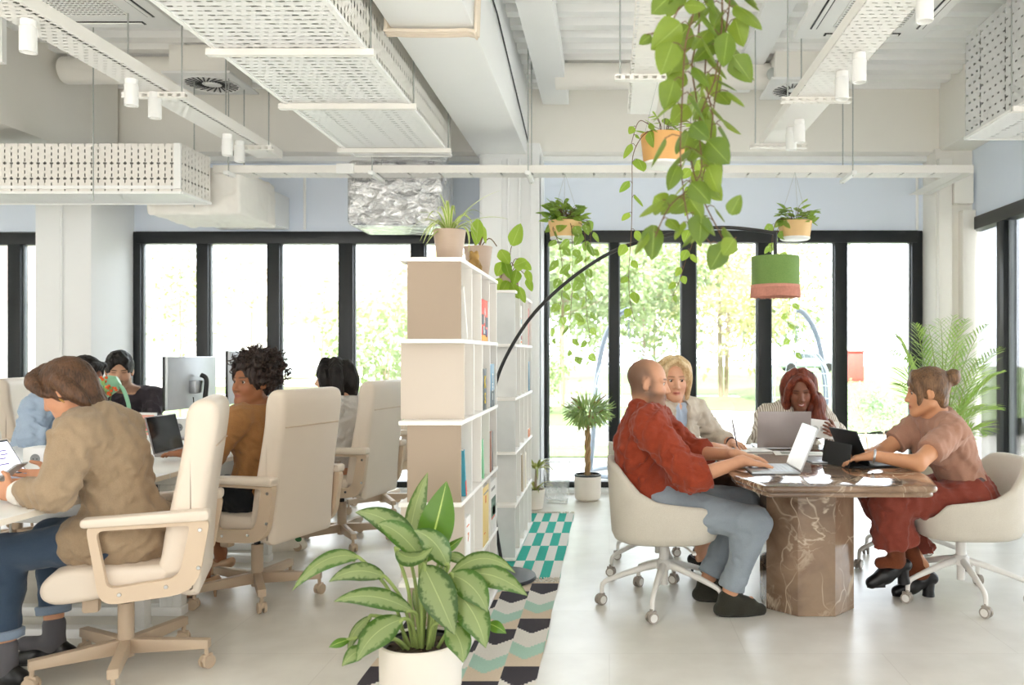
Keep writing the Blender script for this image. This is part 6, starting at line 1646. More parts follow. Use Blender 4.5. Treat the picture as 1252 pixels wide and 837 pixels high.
# ------------------------------------------------------------------ woman in the beige blazer
BLZ = fabric('beige_blazer_cloth', '#ad977c', '#8f7a62', 500, .2); JEAN = fabric('dark_blue_denim', '#465669', '#33435a', 600, .3); JCUFF = fabric('denim_turn_up', '#8d9cae', '#75859a', 600, .3)
COT = fabric('white_cotton', '#ebe6df', '#d8d2ca', 500, .1); SHBK = mat('black_shoe_leather', '#141416', .3, var=.15); SOCK = mat('grey_sheer_sock', '#5c5a5e', .8)
p = Person('woman in a beige blazer and jeans bent over the nearest desk', dict(pel=(-1.99, 3.40, .575), chest=(-2.075, 3.40, .89), neck=(-2.15, 3.39, 1.055), head=(-2.240, 3.37, 1.172), fwd=(-.84, -.10, -.52), SL=(-2.10, 3.22, .985), SR=(-2.13, 3.57, .985),
    EL=(-2.085, 3.08, .795), WL=(-2.29, 3.15, .785), ER=(-2.16, 3.62, .80), WR=(-2.33, 3.42, .80), HL=(-2.0, 3.30, .565), HR=(-2.0, 3.50, .565), KL=(-2.41, 3.25, .53), KR=(-2.42, 3.55, .53), AL=(-2.385, 3.23, .125), TL=(-2.57, 3.21, .03), AR=(-2.375, 3.50, .125), TR=(-2.56, 3.46, .03),
    hand_L=((-1, .1, .12), (0, 1, .1), (-.2, .3, 1), .28), hand_R=((-1, -.25, .05), (0, -1, .2), (-.2, 0, 1), .3), eyes=False), '#d29a78')
p.body(lips='#b86a5c', brow='#4a3426')
def f(v):
    p.torso(v, .026); 
    for sd in 'LR': p.arm(v, sd, .030, .026, t1=.8)
    v.cone(p.J['pel']+V3(.01, 0, .0), p.J['pel']+V3(-.10, 0, -.03), .165, .165, .05, flat=((0, 0, 1), .8)); v.cone(p.J['neck']+V3(.02, 0, .01), p.J['neck']+V3(-.03, 0, .012), .062, .055, .02)
    for q in (-1, 1): v.cone((-1.98, 3.40+q*.10, .59), (-2.09, 3.40+q*.12, .575), .112, .106, .04)
    return [p.sleeve_end('L', .74), p.sleeve_end('R', .6), ((0, 0, .475), (0, 0, -1)), (p.J['neck']+V3(-.03, 0, .045), (-.35, 0, 1), .12)]
p.cloth('blazer', BLZ, f, seed=4, fold=(.0085, 15))
mb = MB()
E, W = p.J['EL'], p.J['WL']; d = (W-E).normalized(); c0 = E.lerp(W, .66)
p.cloth('shirt_cuff', COT, lambda v: (v.cone(E.lerp(W, .68), E.lerp(W, .98), .052, .046, .01), [(E.lerp(W, .68), -(W-E), .12), (E.lerp(W, .93), (W-E), .12)])[1], fold=(.002, 30), h=.006)
mb.bm.free()
def f(v):
    for sd in 'LR': p.leg(v, sd, .012, .86)
    v.cone(p.J['HL'], p.J['HR'], .105, .105, .03)
    return [p.leg_end('L', .84), p.leg_end('R', .80)]
p.cloth('jeans', JEAN, f, seed=2, fold=(.0035, 18))
for sd, a, b in (('L', .72, .86), ('R', .69, .83)):
    K, A = p.J['K'+sd], p.J['A'+sd]
    p.cloth('turn_up', JCUFF, lambda v: (v.cone(K.lerp(A, a), K.lerp(A, b), .067, .065, .005), [p.leg_end(sd, b-.03), (K.lerp(A, a+.02), K-A, .1)])[1], fold=(.002, 12), h=.006)
    p.cloth('sock', SOCK, lambda v: (v.cone(K.lerp(A, .91), A+V3(0, 0, -.05), .044, .040, .01), v.cone(A+V3(0, 0, -.05), p.J['T'+sd].lerp(A, .4)+V3(0, 0, .02), .039, .031, .02), None)[2], fold=None, h=.006)
for sd in 'LR': p.shoe(sd, 'loafer', SHBK, SHBK)
HB = hairmat('brown_hair', '#2e1f16', '#6d4d36')
def f(v):
    v.ell((0, -.022, .034), (.090, .105, .093), None, .02); v.ell((0, -.03, -.005), (.088, .082, .085), None, .03)
    v.cone((0, -.055, -.02), (0, -.062, -.105), .070, .050, .03, flat=((0, 1, 0), .85))
    v.ell((0, .105, -.052), (.056, .075, .108), None, .016, 's')
    for q in (-1, 1):
        lock(v, [(q*.012, .050, .112), (q*.055, .066, .085), (q*.082, .052, .040), (q*.086, .032, -.005)], (.016, .018, .006), k=.02); lock(v, [(q*.0, .02, .120), (q*.04, .070, .090), (q*.062, .074, .05)], (.012, .014, .005), k=.016)
        lock(v, [(q*.085, -.03, .03), (q*.088, -.05, -.03), (q*.066, -.07, -.115)], (.02, .026, .008), k=.02)
        v.ell((q*.094, .004, -.020), (.018, .019, .028), None, .008, 's')
p.hair(HB, f, strands=(.0022, 150)); MB().tube([p.h2w((-.088+.006*math.cos(a*PI/6), -.004+.004*math.sin(a*PI/6), -.050+.012*math.sin(a*PI/6))) for a in range(12)], .0016, seg=6, closed=True).build('earring', mat('gold', '#c9a25a', .3, metal=1), p.root, origin=p.o)
t = thing('smartphone', 'phone held in both hands by the woman in the beige blazer', 'phone', (-2.405, 3.265, .835), R_(95))
X = Matrix.Rotation(R_(-38), 4, 'X'); MB().box(0, 0, 0, .075, .15, .008, bev=.003, M=X).build('body', mat('silver_phone', '#aeb2b6', .35), t); MB().box(0, 0, .0048, .068, .14, .001, M=X).build('screen', mat('phone_screen', '#8a93a3', .15), t)

# ------------------------------------------------------------------ woman in the mustard sweater
MUS = fabric('mustard_knit', '#a87a4c', '#8a6038', 380, .5); DKT = fabric('black_trouser_cloth', '#23262a', '#191b1e', 500, .15); PUMP = mat('beige_patent', '#c39e7c', .28, var=.04)
p = Person('woman with dark curly hair in a mustard sweater looking over her shoulder', dict(pel=(-1.905, 4.46, .575), chest=(-1.895, 4.45, .87), neck=(-1.90, 4.44, 1.03), head=(-1.93, 4.40, 1.165), fwd=(-.44, -.90, -.02), SL=(-1.955, 4.275, .965), SR=(-1.855, 4.605, .965),
    EL=(-2.07, 4.20, .725), WL=(-2.29, 4.40, .785), ER=(-2.04, 4.74, .79), WR=(-2.27, 4.82, .785), HL=(-1.96, 4.365, .56), HR=(-1.91, 4.54, .56), KL=(-2.33, 4.36, .54), KR=(-2.34, 4.66, .54), AL=(-2.20, 4.44, .15), TL=(-2.37, 4.43, .03), AR=(-2.30, 4.84, .15), TR=(-2.48, 4.86, .03),
    hand_L=((-.9, .4, -.05), (0, 0, -1), (.4, .9, 0), .22), hand_R=((-1, -.1, -.05), (0, 0, -1), (0, -1, 0), .22), gaze=(.05, 1, -.02)), '#94603f')
p.body(lips='#8c4a40', brow='#1d1410')
def f(v):
    p.torso(v, .014)
    for sd in 'LR': p.arm(v, sd, .014, .014, t1=.5)
    return [p.sleeve_end('L', .42), p.sleeve_end('R', .45), (p.J['pel']+V3(0, 0, -.015), (0, 0, -1)), (p.J['neck']+V3(0, 0, .02), (0, 0, 1), .11)]
p.cloth('sweater', MUS, f, seed=7, fold=(.0055, 18))
def f(v):
    for sd in 'LR': p.leg(v, sd, .018, .80)
    v.cone(p.J['HL'], p.J['HR'], .108, .108, .03)
    return [p.leg_end('L', .75), p.leg_end('R', .75)]
p.cloth('trousers', DKT, f, seed=3, fold=(.005, 18))
for sd in 'LR': p.shoe(sd, 'pump', PUMP, PUMP, heel=.055)
CURL = hairmat('black_curls', '#120d0b', '#3a2922', .5)
def f(v):
    rnd = random.Random(11); cap_hair(v, .012, low=-.04)
    for i in range(430):
        d = Vector((rnd.gauss(0, 1), rnd.gauss(0, 1), rnd.gauss(0, 1))).normalized()
        c = Vector((0, -.055, .062))+Vector((d.x*.128, d.y*.128, d.z*.108))*rnd.uniform(.78, 1.04)
        if c.z < -.09: continue
        if c.y > .03 and c.z < .082: continue
        if abs(c.x) < .088 and c.y > .012 and c.z < .07: continue
        v.ell(c, rnd.uniform(.011, .020), None, .004)
    v.ell((0, -.05, .05), (.10, .105, .09), None, .01); open_face(v, .068, .108, -.020, .098, .088)
p.hair(CURL, f, strands=(.004, 260), h=.0045)
mb = MB(); rnd = random.Random(4)
for i in range(190):
    d = Vector((rnd.gauss(0, 1), rnd.gauss(0, 1), rnd.gauss(0, 1)+.2)).normalized(); c = Vector((0, -.06, .065))+Vector((d.x*.132, d.y*.132, d.z*.112))
    if c.z < -.08 or (c.y > .02 and c.z < .09): continue
    r0 = rnd.uniform(.008, .013); ax = Vector((rnd.gauss(0, 1), rnd.gauss(0, 1), rnd.gauss(0, 1))).normalized(); u = ax.orthogonal().normalized(); w_ = ax.cross(u)
    mb.tube([p.h2w(c+d*.004*q+u*r0*math.cos(q*.9)+w_*r0*math.sin(q*.9)) for q in range(9)], .0028, seg=4)
mb.build('loose_curls', CURL, p.root, origin=p.o)['kind'] = 'stuff'

# ------------------------------------------------------------------ woman in the pale shirt
GRY = fabric('pale_grey_jersey', '#d9d6d2', '#c3bfba', 450, .12); TRB = fabric('stone_trousers', '#b9ad9f', '#a2968a', 500, .15); SNK = mat('sneaker_cream', '#e8e2d6', .6)
p = Person('black-haired woman in a pale grey shirt seen from behind, nearest the windows', dict(pel=(-1.87, 5.72, .575), chest=(-1.84, 5.72, .87), neck=(-1.875, 5.71, 1.01), head=(-1.935, 5.69, 1.145), fwd=(-.98, -.19, -.06), SL=(-1.90, 5.55, .955), SR=(-1.82, 5.88, .955),
    EL=(-2.06, 5.47, .74), WL=(-2.30, 5.60, .785), ER=(-2.02, 5.98, .79), WR=(-2.28, 5.95, .785), HL=(-1.93, 5.63, .56), HR=(-1.89, 5.81, .56), KL=(-2.31, 5.55, .53), KR=(-2.32, 5.88, .53), AL=(-2.12, 5.49, .125), TL=(-2.30, 5.47, .03), AR=(-2.24, 5.88, .125), TR=(-2.42, 5.88, .03),
    hand_L=((-1, .2, 0), (0, 0, -1), (.2, 1, 0), .2), hand_R=((-1, -.1, 0), (0, 0, -1), (0, -1, 0), .2)), '#dfb091')
p.body()
def f(v):
    p.torso(v, .018)
    for sd in 'LR': p.arm(v, sd, .02, .022, t1=.9)
    return [p.sleeve_end('L', .85), p.sleeve_end('R', .85), (p.J['pel']+V3(0, 0, -.04), (0, 0, -1)), (p.J['neck']+V3(0, 0, .02), (0, 0, 1), .11)]
p.cloth('shirt', GRY, f, seed=9, fold=(.008, 16))
def f(v):
    for sd in 'LR': p.leg(v, sd, .018, .85)
    v.cone(p.J['HL'], p.J['HR'], .108, .108, .03)
    return [p.leg_end('L', .8), p.leg_end('R', .8)]
p.cloth('trousers', TRB, f, seed=3)
for sd in 'LR': p.shoe(sd, 'sneaker', SNK, SNK)
a = p.J['AL']
for i, (c_, q) in enumerate((('#3f7a4a', .05), ('#a8323a', -.05))): tag(MB().ell((a.x+q-p.o.x, a.y-.045-p.o.y, .085), (.022, .006, .018), seg=12).build('shoe_patch', mat('shoe_patch_'+c_[1:], c_, .6), p.root))
HK = hairmat('black_hair', '#0b0909', '#231b18', .5)
def f(v):
    cap_hair(v, .020, low=-.12); v.ell((0, -.035, .025), (.104, .108, .105), None, .02)
    for q in (-1, 1): lock(v, [(q*.02, .03, .12), (q*.085, .04, .06), (q*.098, .03, -.02), (q*.09, .025, -.085)], (.03, .036, .02)); lock(v, [(q*.04, -.04, .11), (q*.1, -.045, .03), (q*.1, -.05, -.06), (q*.085, -.06, -.13)], (.04, .04, .022))
    lock(v, [(0, -.1, .07), (0, -.125, -.02), (.01, -.115, -.15)], (.06, .06, .03)); open_face(v, .06, .105, -.045, .085, .085)
p.hair(HK, f)

# ------------------------------------------------------------------ man in the dark sweater
DSW = fabric('plum_black_knit', '#4a4247', '#352f34', 380, .4); BEIT = fabric('navy_trousers', '#2f3540', '#232832', 500, .15)
def stub(c, lo_=-.02, f_=.35):
    def g(paint, x, y, z, ax, hd):
        m = np.clip((-.030-z)/.02, 0, 1)*np.clip((y+.015)/.03, 0, 1)*hd; paint(m*(z > -.16), c, f_)
        paint(np.exp(-(((z+.052)/.006)**4+(ax/.026)**4))*(y > .06)*hd, c, f_)
    return g
p = Person('dark-haired man in a plum-black sweater looking down at the far side of the desks', dict(pel=(-3.84, 6.32, .58), chest=(-3.66, 6.14, .87), neck=(-3.60, 6.07, 1.045), head=(-3.60, 6.01, 1.19), fwd=(.45, -.82, -.26), SL=(-3.42, 6.16, .985), SR=(-3.76, 5.94, .985),
    EL=(-3.36, 5.98, .80), WL=(-3.40, 5.74, .785), ER=(-3.72, 5.78, .80), WR=(-3.52, 5.68, .785), HL=(-3.76, 6.36, .57), HR=(-3.86, 6.20, .57), KL=(-3.45, 6.20, .54), KR=(-3.48, 6.02, .54), AL=(-3.5, 6.22, .12), TL=(-3.32, 6.15, .03), AR=(-3.52, 6.04, .12), TR=(-3.34, 5.98, .03),
    hand_L=((-.2, -1, 0), (0, 0, -1), (-1, 0, 0), .2), hand_R=((.8, -.5, 0), (0, 0, -1), (.5, .8, 0), .2), eyes=False), '#cf9f80', male=True, hs=1.04)
p.body(lips='#a86a5c', brow='#17110e', extra=stub('#4a342a'))
def f(v):
    p.torso(v, .014)
    for sd in 'LR': p.arm(v, sd, .018, .016, t1=.95)
    v.cone(p.J['neck']-p.up*.02, p.J['neck']+p.up*.02, .068, .062, .01)
    return [p.sleeve_end('L', .9), p.sleeve_end('R', .9), (p.J['pel'], (0, 0, -1)), (p.J['neck']+p.up*.03, p.up, .10)]
p.cloth('sweater', DSW, f, seed=5, fold=(.007, 17))
def f(v):
    for sd in 'LR': p.leg(v, sd, .016, .95)
    v.cone(p.J['HL'], p.J['HR'], .108, .108, .03)
p.cloth('trousers', BEIT, f, seed=3)
for sd in 'LR': p.shoe(sd, 'trainer', SHBK, SHBK)
def short_hair(v, t=.010, low=-.03, fr=.085):
    v.ell((0, -.022, .038), (.080+t*.7, .099+t, .088+t*1.4), None, .012); v.cone((0, -.05, 0), (0, -.055, low), .066, .05, .02); v.cone((-.04, .055, .098), (.04, .055, .098), .022, .022, .02)
    open_face(v, .069, .105, -.045, .126, .082); v.cut((0, .0, -.012), (0, .35, -1)); 
p.hair(HK, lambda v: short_hair(v, .014), strands=(.003, 160))

# ------------------------------------------------------------------ man in the pale blue shirt
BLUS = fabric('pale_blue_oxford', '#b4c4d8', '#98abc3', 480, .12)
p = Person('man in a pale blue shirt mostly hidden behind the beige blazer woman', dict(pel=(-3.90, 5.52, .58), chest=(-3.72, 5.43, .86), neck=(-3.53, 5.38, 1.03), head=(-3.41, 5.34, 1.165), fwd=(.9, -.1, -.3), SL=(-3.60, 5.58, .975), SR=(-3.64, 5.20, .975),
    EL=(-3.45, 5.66, .80), WL=(-3.26, 5.50, .785), ER=(-3.61, 5.10, .795), WR=(-3.38, 5.16, .785), HL=(-3.86, 5.62, .57), HR=(-3.86, 5.42, .57), KL=(-3.46, 5.62, .54), KR=(-3.46, 5.42, .54), AL=(-3.5, 5.62, .12), TL=(-3.32, 5.62, .03), AR=(-3.5, 5.42, .12), TR=(-3.32, 5.42, .03),
    hand_L=((.9, -.4, 0), (0, 0, -1), (-.4, -.9, 0), .2), hand_R=((1, .2, 0), (0, 0, -1), (-.2, 1, 0), .2)), '#6d432c', male=True)
p.body(lips='#6b3a30', brow='#110c0a', extra=stub('#2a1a14'))
def f(v):
    p.torso(v, .02)
    for sd in 'LR': p.arm(v, sd, .026, .028, t1=.55)
    v.cone(p.J['neck']-p.up*.02, p.J['neck']+p.up*.02, .07, .066, .01)
    return [p.sleeve_end('L', .4), p.sleeve_end('R', .42), (p.J['pel'], (0, 0, -1)), (p.J['neck']+p.up*.03, p.up, .10)]
p.cloth('shirt', BLUS, f, seed=6, fold=(.009, 15))
def f(v):
    for sd in 'LR': p.leg(v, sd, .016, .95)
    v.cone(p.J['HL'], p.J['HR'], .108, .108, .03)
p.cloth('trousers', BEIT, f, seed=3)
for sd in 'LR': p.shoe(sd, 'trainer', SHBK, SHBK)
p.hair(HK, lambda v: short_hair(v, .010), strands=(.002, 200))

# ------------------------------------------------------------------ man in the rust shirt
RUST = fabric('rust_linen', '#9c4128', '#7d301c', 420, .3); GJ = fabric('light_grey_denim', '#9aa3ab', '#808a93', 600, .3); OLV = fabric('dark_olive_knit', '#3a382f', '#2a2922', 300, .5)
p = Person('balding bearded man in a rust linen shirt typing at the marble table', dict(pel=(.20, 4.29, .565), chest=(.165, 4.27, .83), neck=(.20, 4.25, 1.035), head=(.205, 4.22, 1.168), fwd=(.98, -.06, -.13), SL=(.245, 4.46, .955), SR=(.205, 4.07, .955),
    EL=(.45, 4.48, .775), WL=(.655, 4.23, .80), ER=(.40, 3.98, .715), WR=(.655, 4.0, .795), HL=(.26, 4.38, .545), HR=(.26, 4.18, .545), KL=(.73, 4.44, .505), KR=(.735, 4.12, .465), AL=(.53, 4.37, .125), TL=(.72, 4.37, .03), AR=(.61, 4.12, .13), TR=(.82, 4.15, .03),
    hand_L=((1, -.15, -.16), (0, 0, -1), (.15, -1, 0), .16), hand_R=((1, .0, -.18), (0, 0, -1), (0, 1, 0), .16), gaze=(0, 1, -.5)), '#d29c7b', male=True, hs=1.03)
def balding(paint, x, y, z, ax, hd):
    stub('#544438', f_=.62)(paint, x, y, z, ax, hd)
    sg = lambda q: 1/(1+np.exp(-q))
    line_ = .030-.55*np.clip(z-.01, 0, 1)+.1*np.clip(-z, 0, 1)      # receding hairline, drops down in front of the ear
    m = sg((line_-y)/.010)*sg((z+.070)/.010)*hd*(1-.55*sg((z-.085)/.012)); m = m*(1-.85*np.exp(-(((y+.012)/.021)**4+((z+.004)/.036)**4))*(ax > .068)); paint(m, '#3d3028', .8)
    paint(sg((z-.07)/.012)*sg((.05-y)/.012)*hd, '#6b5140', .3)
p.body(lips='#b0705f', brow='#4a382c', extra=balding)
def f(v):
    p.torso(v, .022); J = p.J
    for sd in 'LR': p.arm(v, sd, .030, .032, t1=.52)
    v.cone(J['pel']+V3(.0, -.03, -.04), J['pel']+V3(.13, -.03, -.01), .165, .14, .05, flat=((0, 0, 1), .85)); v.cone(J['pel']+V3(.0, .03, -.04), J['pel']+V3(.13, .03, -.01), .165, .14, .05, flat=((0, 0, 1), .85))
    v.cone(J['neck']-p.up*.03, J['neck']+p.up*.03, .078, .068, .012); v.cone(J['neck']+V3(.055, -.04, -.0), J['neck']+V3(.09, -.045, -.045), .016, .010, .012); v.cone(J['neck']+V3(.055, .04, 0), J['neck']+V3(.09, .045, -.045), .016, .010, .012)
    for sd in 'LR': v.cone(J['E'+sd].lerp(J['W'+sd], .18), J['E'+sd].lerp(J['W'+sd], .36), .071, .068, .01)
    return [p.sleeve_end('L', .36), p.sleeve_end('R', .34), ((0, 0, .475), (0, 0, -1)), (J['neck']+V3(0, 0, .042), (.35, 0, 1), .10)]
p.cloth('shirt', RUST, f, seed=12, fold=(.0095, 16))
mb = MB()
for k in range(5):
    q = p.J['chest'].lerp(p.J['neck'], .95-.3*k)+p.f*(.06+.022*k+.05*(k > 0)); mb.ell(q, .006, seg=8)
mb.build('buttons', RUST, p.root, origin=p.o)
def f(v):
    for sd in 'LR': p.leg(v, sd, .018, 1.0)
    v.cone(p.J['HL'], p.J['HR'], .108, .108, .03)
    for sd in 'LR': v.cone(p.J['K'+sd].lerp(p.J['A'+sd], .84), p.J['K'+sd].lerp(p.J['A'+sd], 1.0), .064, .068, .012)
    return [p.leg_end('L', .97), p.leg_end('R', .98)]
p.cloth('jeans', GJ, f, seed=8, fold=(.0045, 17))
for sd in 'LR':
    sh = p.shoe(sd, 'trainer', OLV, mat('dark_rubber_sole', '#2b2a27', .8))
    A, T = p.J['A'+sd], p.J['T'+sd]; d = T-A; d.z = 0; d.normalize(); l = V3(0, 0, 1).cross(d); b0 = V3(A.x, A.y, 0); mb = MB()
    for k in range(4):
        y_ = .035+.025*k; zz = .092-.014*k; mb.tube([b0+d*y_+l*a_*.032+V3(0, 0, zz-abs(a_)*.014) for a_ in (-1, -.4, .4, 1)], .0035, seg=5)
    mb.build('laces', mat('shoe_lace', '#1f1e1a', .8), sh, origin=p.o)

# ------------------------------------------------------------------ blonde woman
CRB = fabric('cream_blazer_cloth', '#d6cbbb', '#c0b4a3', 500, .18); LBS = fabric('light_blue_shirt', '#b9c6d6', '#a2b1c4', 500, .1); BRS = fabric('dark_brown_skirt', '#5a4238', '#46332b', 400, .2)
p = Person('blonde woman in a cream blazer writing at the marble table', dict(pel=(.30, 5.04, .575), chest=(.355, 4.95, .86), neck=(.378, 4.90, 1.02), head=(.385, 4.86, 1.165), fwd=(.10, -.985, -.12), SL=(.53, 5.02, .955), SR=(.235, 4.79, .955),
    EL=(.66, 5.06, .795), WL=(.735, 4.90, .785), ER=(.34, 4.64, .785), WR=(.595, 4.70, .785), HL=(.37, 5.12, .56), HR=(.36, 4.94, .56), KL=(.71, 5.10, .535), KR=(.70, 4.86, .535), AL=(.60, 5.05, .14), TL=(.75, 4.98, .03), AR=(.54, 4.84, .16), TR=(.64, 4.76, .03),
    hand_L=((.3, -1, -.05), (0, 0, -1), (-1, -.3, 0), .3), hand_R=((1, .05, -.1), (.05, .2, -1), (-.1, 1, .4), .42), gaze=(-.25, 1, -.35)), '#dfab8c')
p.body(lips='#c04a40', brow='#8a6244')
def f(v):
    p.torso(v, .008); v.cone(p.J['neck']-p.up*.02, p.J['neck']+p.up*.022, .056, .053, .01)
    return [(p.J['pel'], (0, 0, -1)), (p.J['neck']+p.up*.03, p.up, .10)]
def vee(v):
    f0 = p.J['neck']+p.f*.07-p.up*.0; f1 = p.J['chest'].lerp(p.J['pel'], .35)+p.f*.15
    v.cone(f0, f1, .058, .010, .004, 's'); v.cone(f0+p.f*.05, f1+p.f*.05, .065, .014, .004, 's')
def g(v):
    f(v); f0 = p.J['neck']+p.f*.085+p.up*.02; f1 = p.J['neck'].lerp(p.J['chest'], .38)+p.f*.115; v.cone(f0, f1, .022, .004, .004, 's'); return [(p.J['pel'], (0, 0, -1)), (p.J['neck']+p.up*.03, p.up, .10)]
p.cloth('shirt', LBS, g, seed=3, fold=(.003, 22), h=.006)
def f2(v):
    p.torso(v, .024)
    for sd in 'LR': p.arm(v, sd, .028, .024, t1=.9)
    v.cone(p.J['neck']-p.f*.03-p.up*.01, p.J['neck']-p.f*.035+p.up*.02, .066, .058, .02); vee(v)
    for q in (-1, 1):
        a = p.J['neck']+p.lat*q*.055+p.f*.07; b_ = p.J['chest'].lerp(p.J['pel'], .3)+p.f*.135+p.lat*q*.022; m_ = a.lerp(b_, .45)+p.lat*q*.03+p.f*.012
        v.cone(a, m_, .018, .024, .008, flat=(p.f, .5)); v.cone(m_, b_, .024, .01, .008, flat=(p.f, .5))
    return [p.sleeve_end('L', .75), p.sleeve_end('R', .84), ((0, 0, .49), (0, 0, -1)), (p.J['neck']+p.up*.045, p.up, .12)]
p.cloth('blazer', CRB, f2, seed=14, fold=(.007, 16), h=.0065)
def f(v):
    for sd in 'LR': p.leg(v, sd, .02, .1)
    v.cone(p.J['HL'], p.J['HR'], .11, .11, .03); v.cone(p.J['KL'], p.J['KR'], .07, .07, .05)
p.cloth('skirt', BRS, f, seed=3)
for sd in 'LR': p.shoe(sd, 'pump', SHBK, SHBK, heel=.06)
W = p.J['WL']; d = (p.J['WL']-p.J['EL']).normalized(); u = d.orthogonal().normalized(); w_ = d.cross(u)
MB().tube([W-d*.01+u*.030*math.cos(k*PI/8)+w_*.030*math.sin(k*PI/8) for k in range(16)], .006, seg=6, closed=True).build('bracelet', mat('plum_bracelet', '#43262b', .4), p.root, origin=p.o)
BLO = hairmat('blonde_hair', '#b8925e', '#efd8ae', .4)
def f(v):
    cap_hair(v, .010, low=-.08)
    for q in (-1, 1):
        lock(v, [(q*.008, .050, .118), (q*.050, .062, .088), (q*.078, .048, .035), (q*.084, .030, -.04), (q*.074, .024, -.115)], (.016, .017, .007)); lock(v, [(q*.02, -.02, .12), (q*.075, -.02, .08), (q*.088, -.02, .0), (q*.082, -.015, -.10)], (.026, .024, .010)); lock(v, [(q*.03, -.06, .10), (q*.07, -.08, .02), (q*.06, -.08, -.11)], (.036, .036, .014))
    open_face(v, .060, .112, -.012, .104, .082); v.ell((.006, .10, .050), (.056, .062, .056), None, .012, 's')
p.hair(BLO, f, strands=(.0014, 200))

# ------------------------------------------------------------------ red-haired woman
def stripes():
    m, nt, b = newmat('striped_shirting'); tc = N(nt, 'ShaderNodeTexCoord'); wv = N(nt, 'ShaderNodeTexWave'); wv.bands_direction = 'X'; wv.inputs['Scale'].default_value = 22; wv.inputs['Distortion'].default_value = .6; wv.inputs['Detail'].default_value = 1
    nt.links.new(tc.outputs['Object'], wv.inputs[0]); r = N(nt, 'ShaderNodeMapRange'); r.inputs[1].default_value = .62; r.inputs[2].default_value = .8; nt.links.new(wv.outputs['Fac'], r.inputs[0])
    nt.links.new(mixc(nt, r.outputs[0], lin('#ddd4c8'), lin('#8f7c6c')), b.inputs['Base Color']); b.inputs['Roughness'].default_value = .9; return m
p = Person('smiling woman with long auburn hair in a striped shirt holding a sheet', dict(pel=(1.24, 5.62, .565), chest=(1.24, 5.55, .80), neck=(1.235, 5.47, .955), head=(1.25, 5.38, 1.078), fwd=(-.08, -.95, -.34), roll=.08, SL=(1.41, 5.48, .89), SR=(1.06, 5.48, .89),
    EL=(1.49, 5.36, .785), WL=(1.415, 5.16, .82), ER=(1.0, 5.36, .78), WR=(1.06, 5.16, .795), HL=(1.34, 5.58, .555), HR=(1.14, 5.58, .555), KL=(1.34, 5.18, .53), KR=(1.14, 5.18, .53), AL=(1.36, 5.24, .125), TL=(1.36, 5.06, .03), AR=(1.12, 5.24, .125), TR=(1.12, 5.06, .03),
    hand_L=((-.5, -.85, .3), (-.8, .3, .2), (0, -.2, 1), .3), hand_R=((.25, -1, -.1), (0, 0, -1), (1, .2, 0), .25), eyes=False), '#80503a')
def smile(paint, x, y, z, ax, hd): paint(np.exp(-(((z+.0665-5*ax*ax)/.0030)**4+(ax/.0165)**8))*(y > .066)*hd, '#f0e6de', .9)
p.body(lips='#a83430', brow='#1b110e', extra=smile)
def f(v):
    p.torso(v, .02)
    for sd in 'LR': p.arm(v, sd, .028, .028, t1=.9)
    J = p.J; f0 = J['neck']+p.f*.09+p.up*.03; f1 = J['chest']+p.f*.14; v.cone(f0, f1, .035, .008, .006, 's')
    for q in (-1, 1): v.cone(J['neck']+p.lat*q*.055-p.f*.02+p.up*.015, J['neck']+p.lat*q*.05+p.f*.075-p.up*.02, .014, .013, .012); v.cone(J['neck']+p.lat*q*.05+p.f*.075-p.up*.02, J['neck']+p.lat*q*.075+p.f*.085-p.up*.06, .014, .006, .01)
    return [p.sleeve_end('L', .78), p.sleeve_end('R', .85), ((0, 0, .5), (0, 0, -1)), (J['neck']+p.up*.04, p.up, .075)]
p.cloth('shirt', stripes(), f, seed=21, fold=(.007, 17))
def f(v):
    for sd in 'LR': p.leg(v, sd, .016, .95)
    v.cone(p.J['HL'], p.J['HR'], .108, .108, .03)
p.cloth('trousers', DKT, f, seed=3)
for sd in 'LR': p.shoe(sd, 'loafer', SHBK, SHBK)
AUB = hairmat('auburn_hair', '#3a130f', '#8a4028', .35)
def f(v):
    cap_hair(v, .010, low=-.08)
    for q in (-1, 1): lock(v, [(q*.006, .052, .118), (q*.048, .062, .09), (q*.078, .048, .03), (q*.088, .035, -.05), (q*.086, .028, -.10)], (.016, .019, .016)); lock(v, [(q*.02, -.02, .122), (q*.078, -.02, .08), (q*.094, -.02, .0), (q*.092, -.01, -.09)], (.028, .030, .024))
    for k, (dx, dy) in enumerate(((0, 0), (-.024, .012), (.022, -.004), (-.006, .026))):
        lock(v, [(-.092+dx, .01+dy, -.04), (-.106+dx*1.4, .02+dy, -.10), (-.088+dx*1.4, .05+dy, -.16), (-.108+dx*1.6, .065+dy, -.215), (-.085+dx, .075+dy, -.27), (-.10+dx, .08+dy, -.30)], (.026, .026, .010))
    v.ell((.09, .0, -.085), (.03, .045, .05), None, .02); lock(v, [(.02, -.09, .05), (.03, -.11, -.05), (.0, -.10, -.17)], (.06, .055, .03)); open_face(v, .060, .114, -.014, .104, .084); v.ell((0, .102, .046), (.052, .062, .054), None, .012, 's')
p.hair(AUB, f, strands=(.002, 130), lo=(-.2, -.24, -.38), hi=(.2, .18, .24))
MB().tube([p.h2w((.086, .012, -.055+.002)), p.h2w((.088, .012, -.075))], [.004, .011], seg=10).build('earring', mat('pearl_silver', '#e3dfd8', .25, metal=.5), p.root, origin=p.o)
t = thing('paper_sheet', 'printed sheet held up by the red-haired woman', 'paper', (1.325, 5.10, .80), R_(8))
X = Matrix.Rotation(R_(62), 4, 'X') @ Matrix.Rotation(R_(-8), 4, 'Z'); MB().box(0, .055, 0, .235, .125, .0012, M=X).build('sheet', PAPER, t)
mb = MB(); mb.lathe([(.012, .0012), (.022, .0012)], o=(-.04, .05, 0), seg=16, M=X)
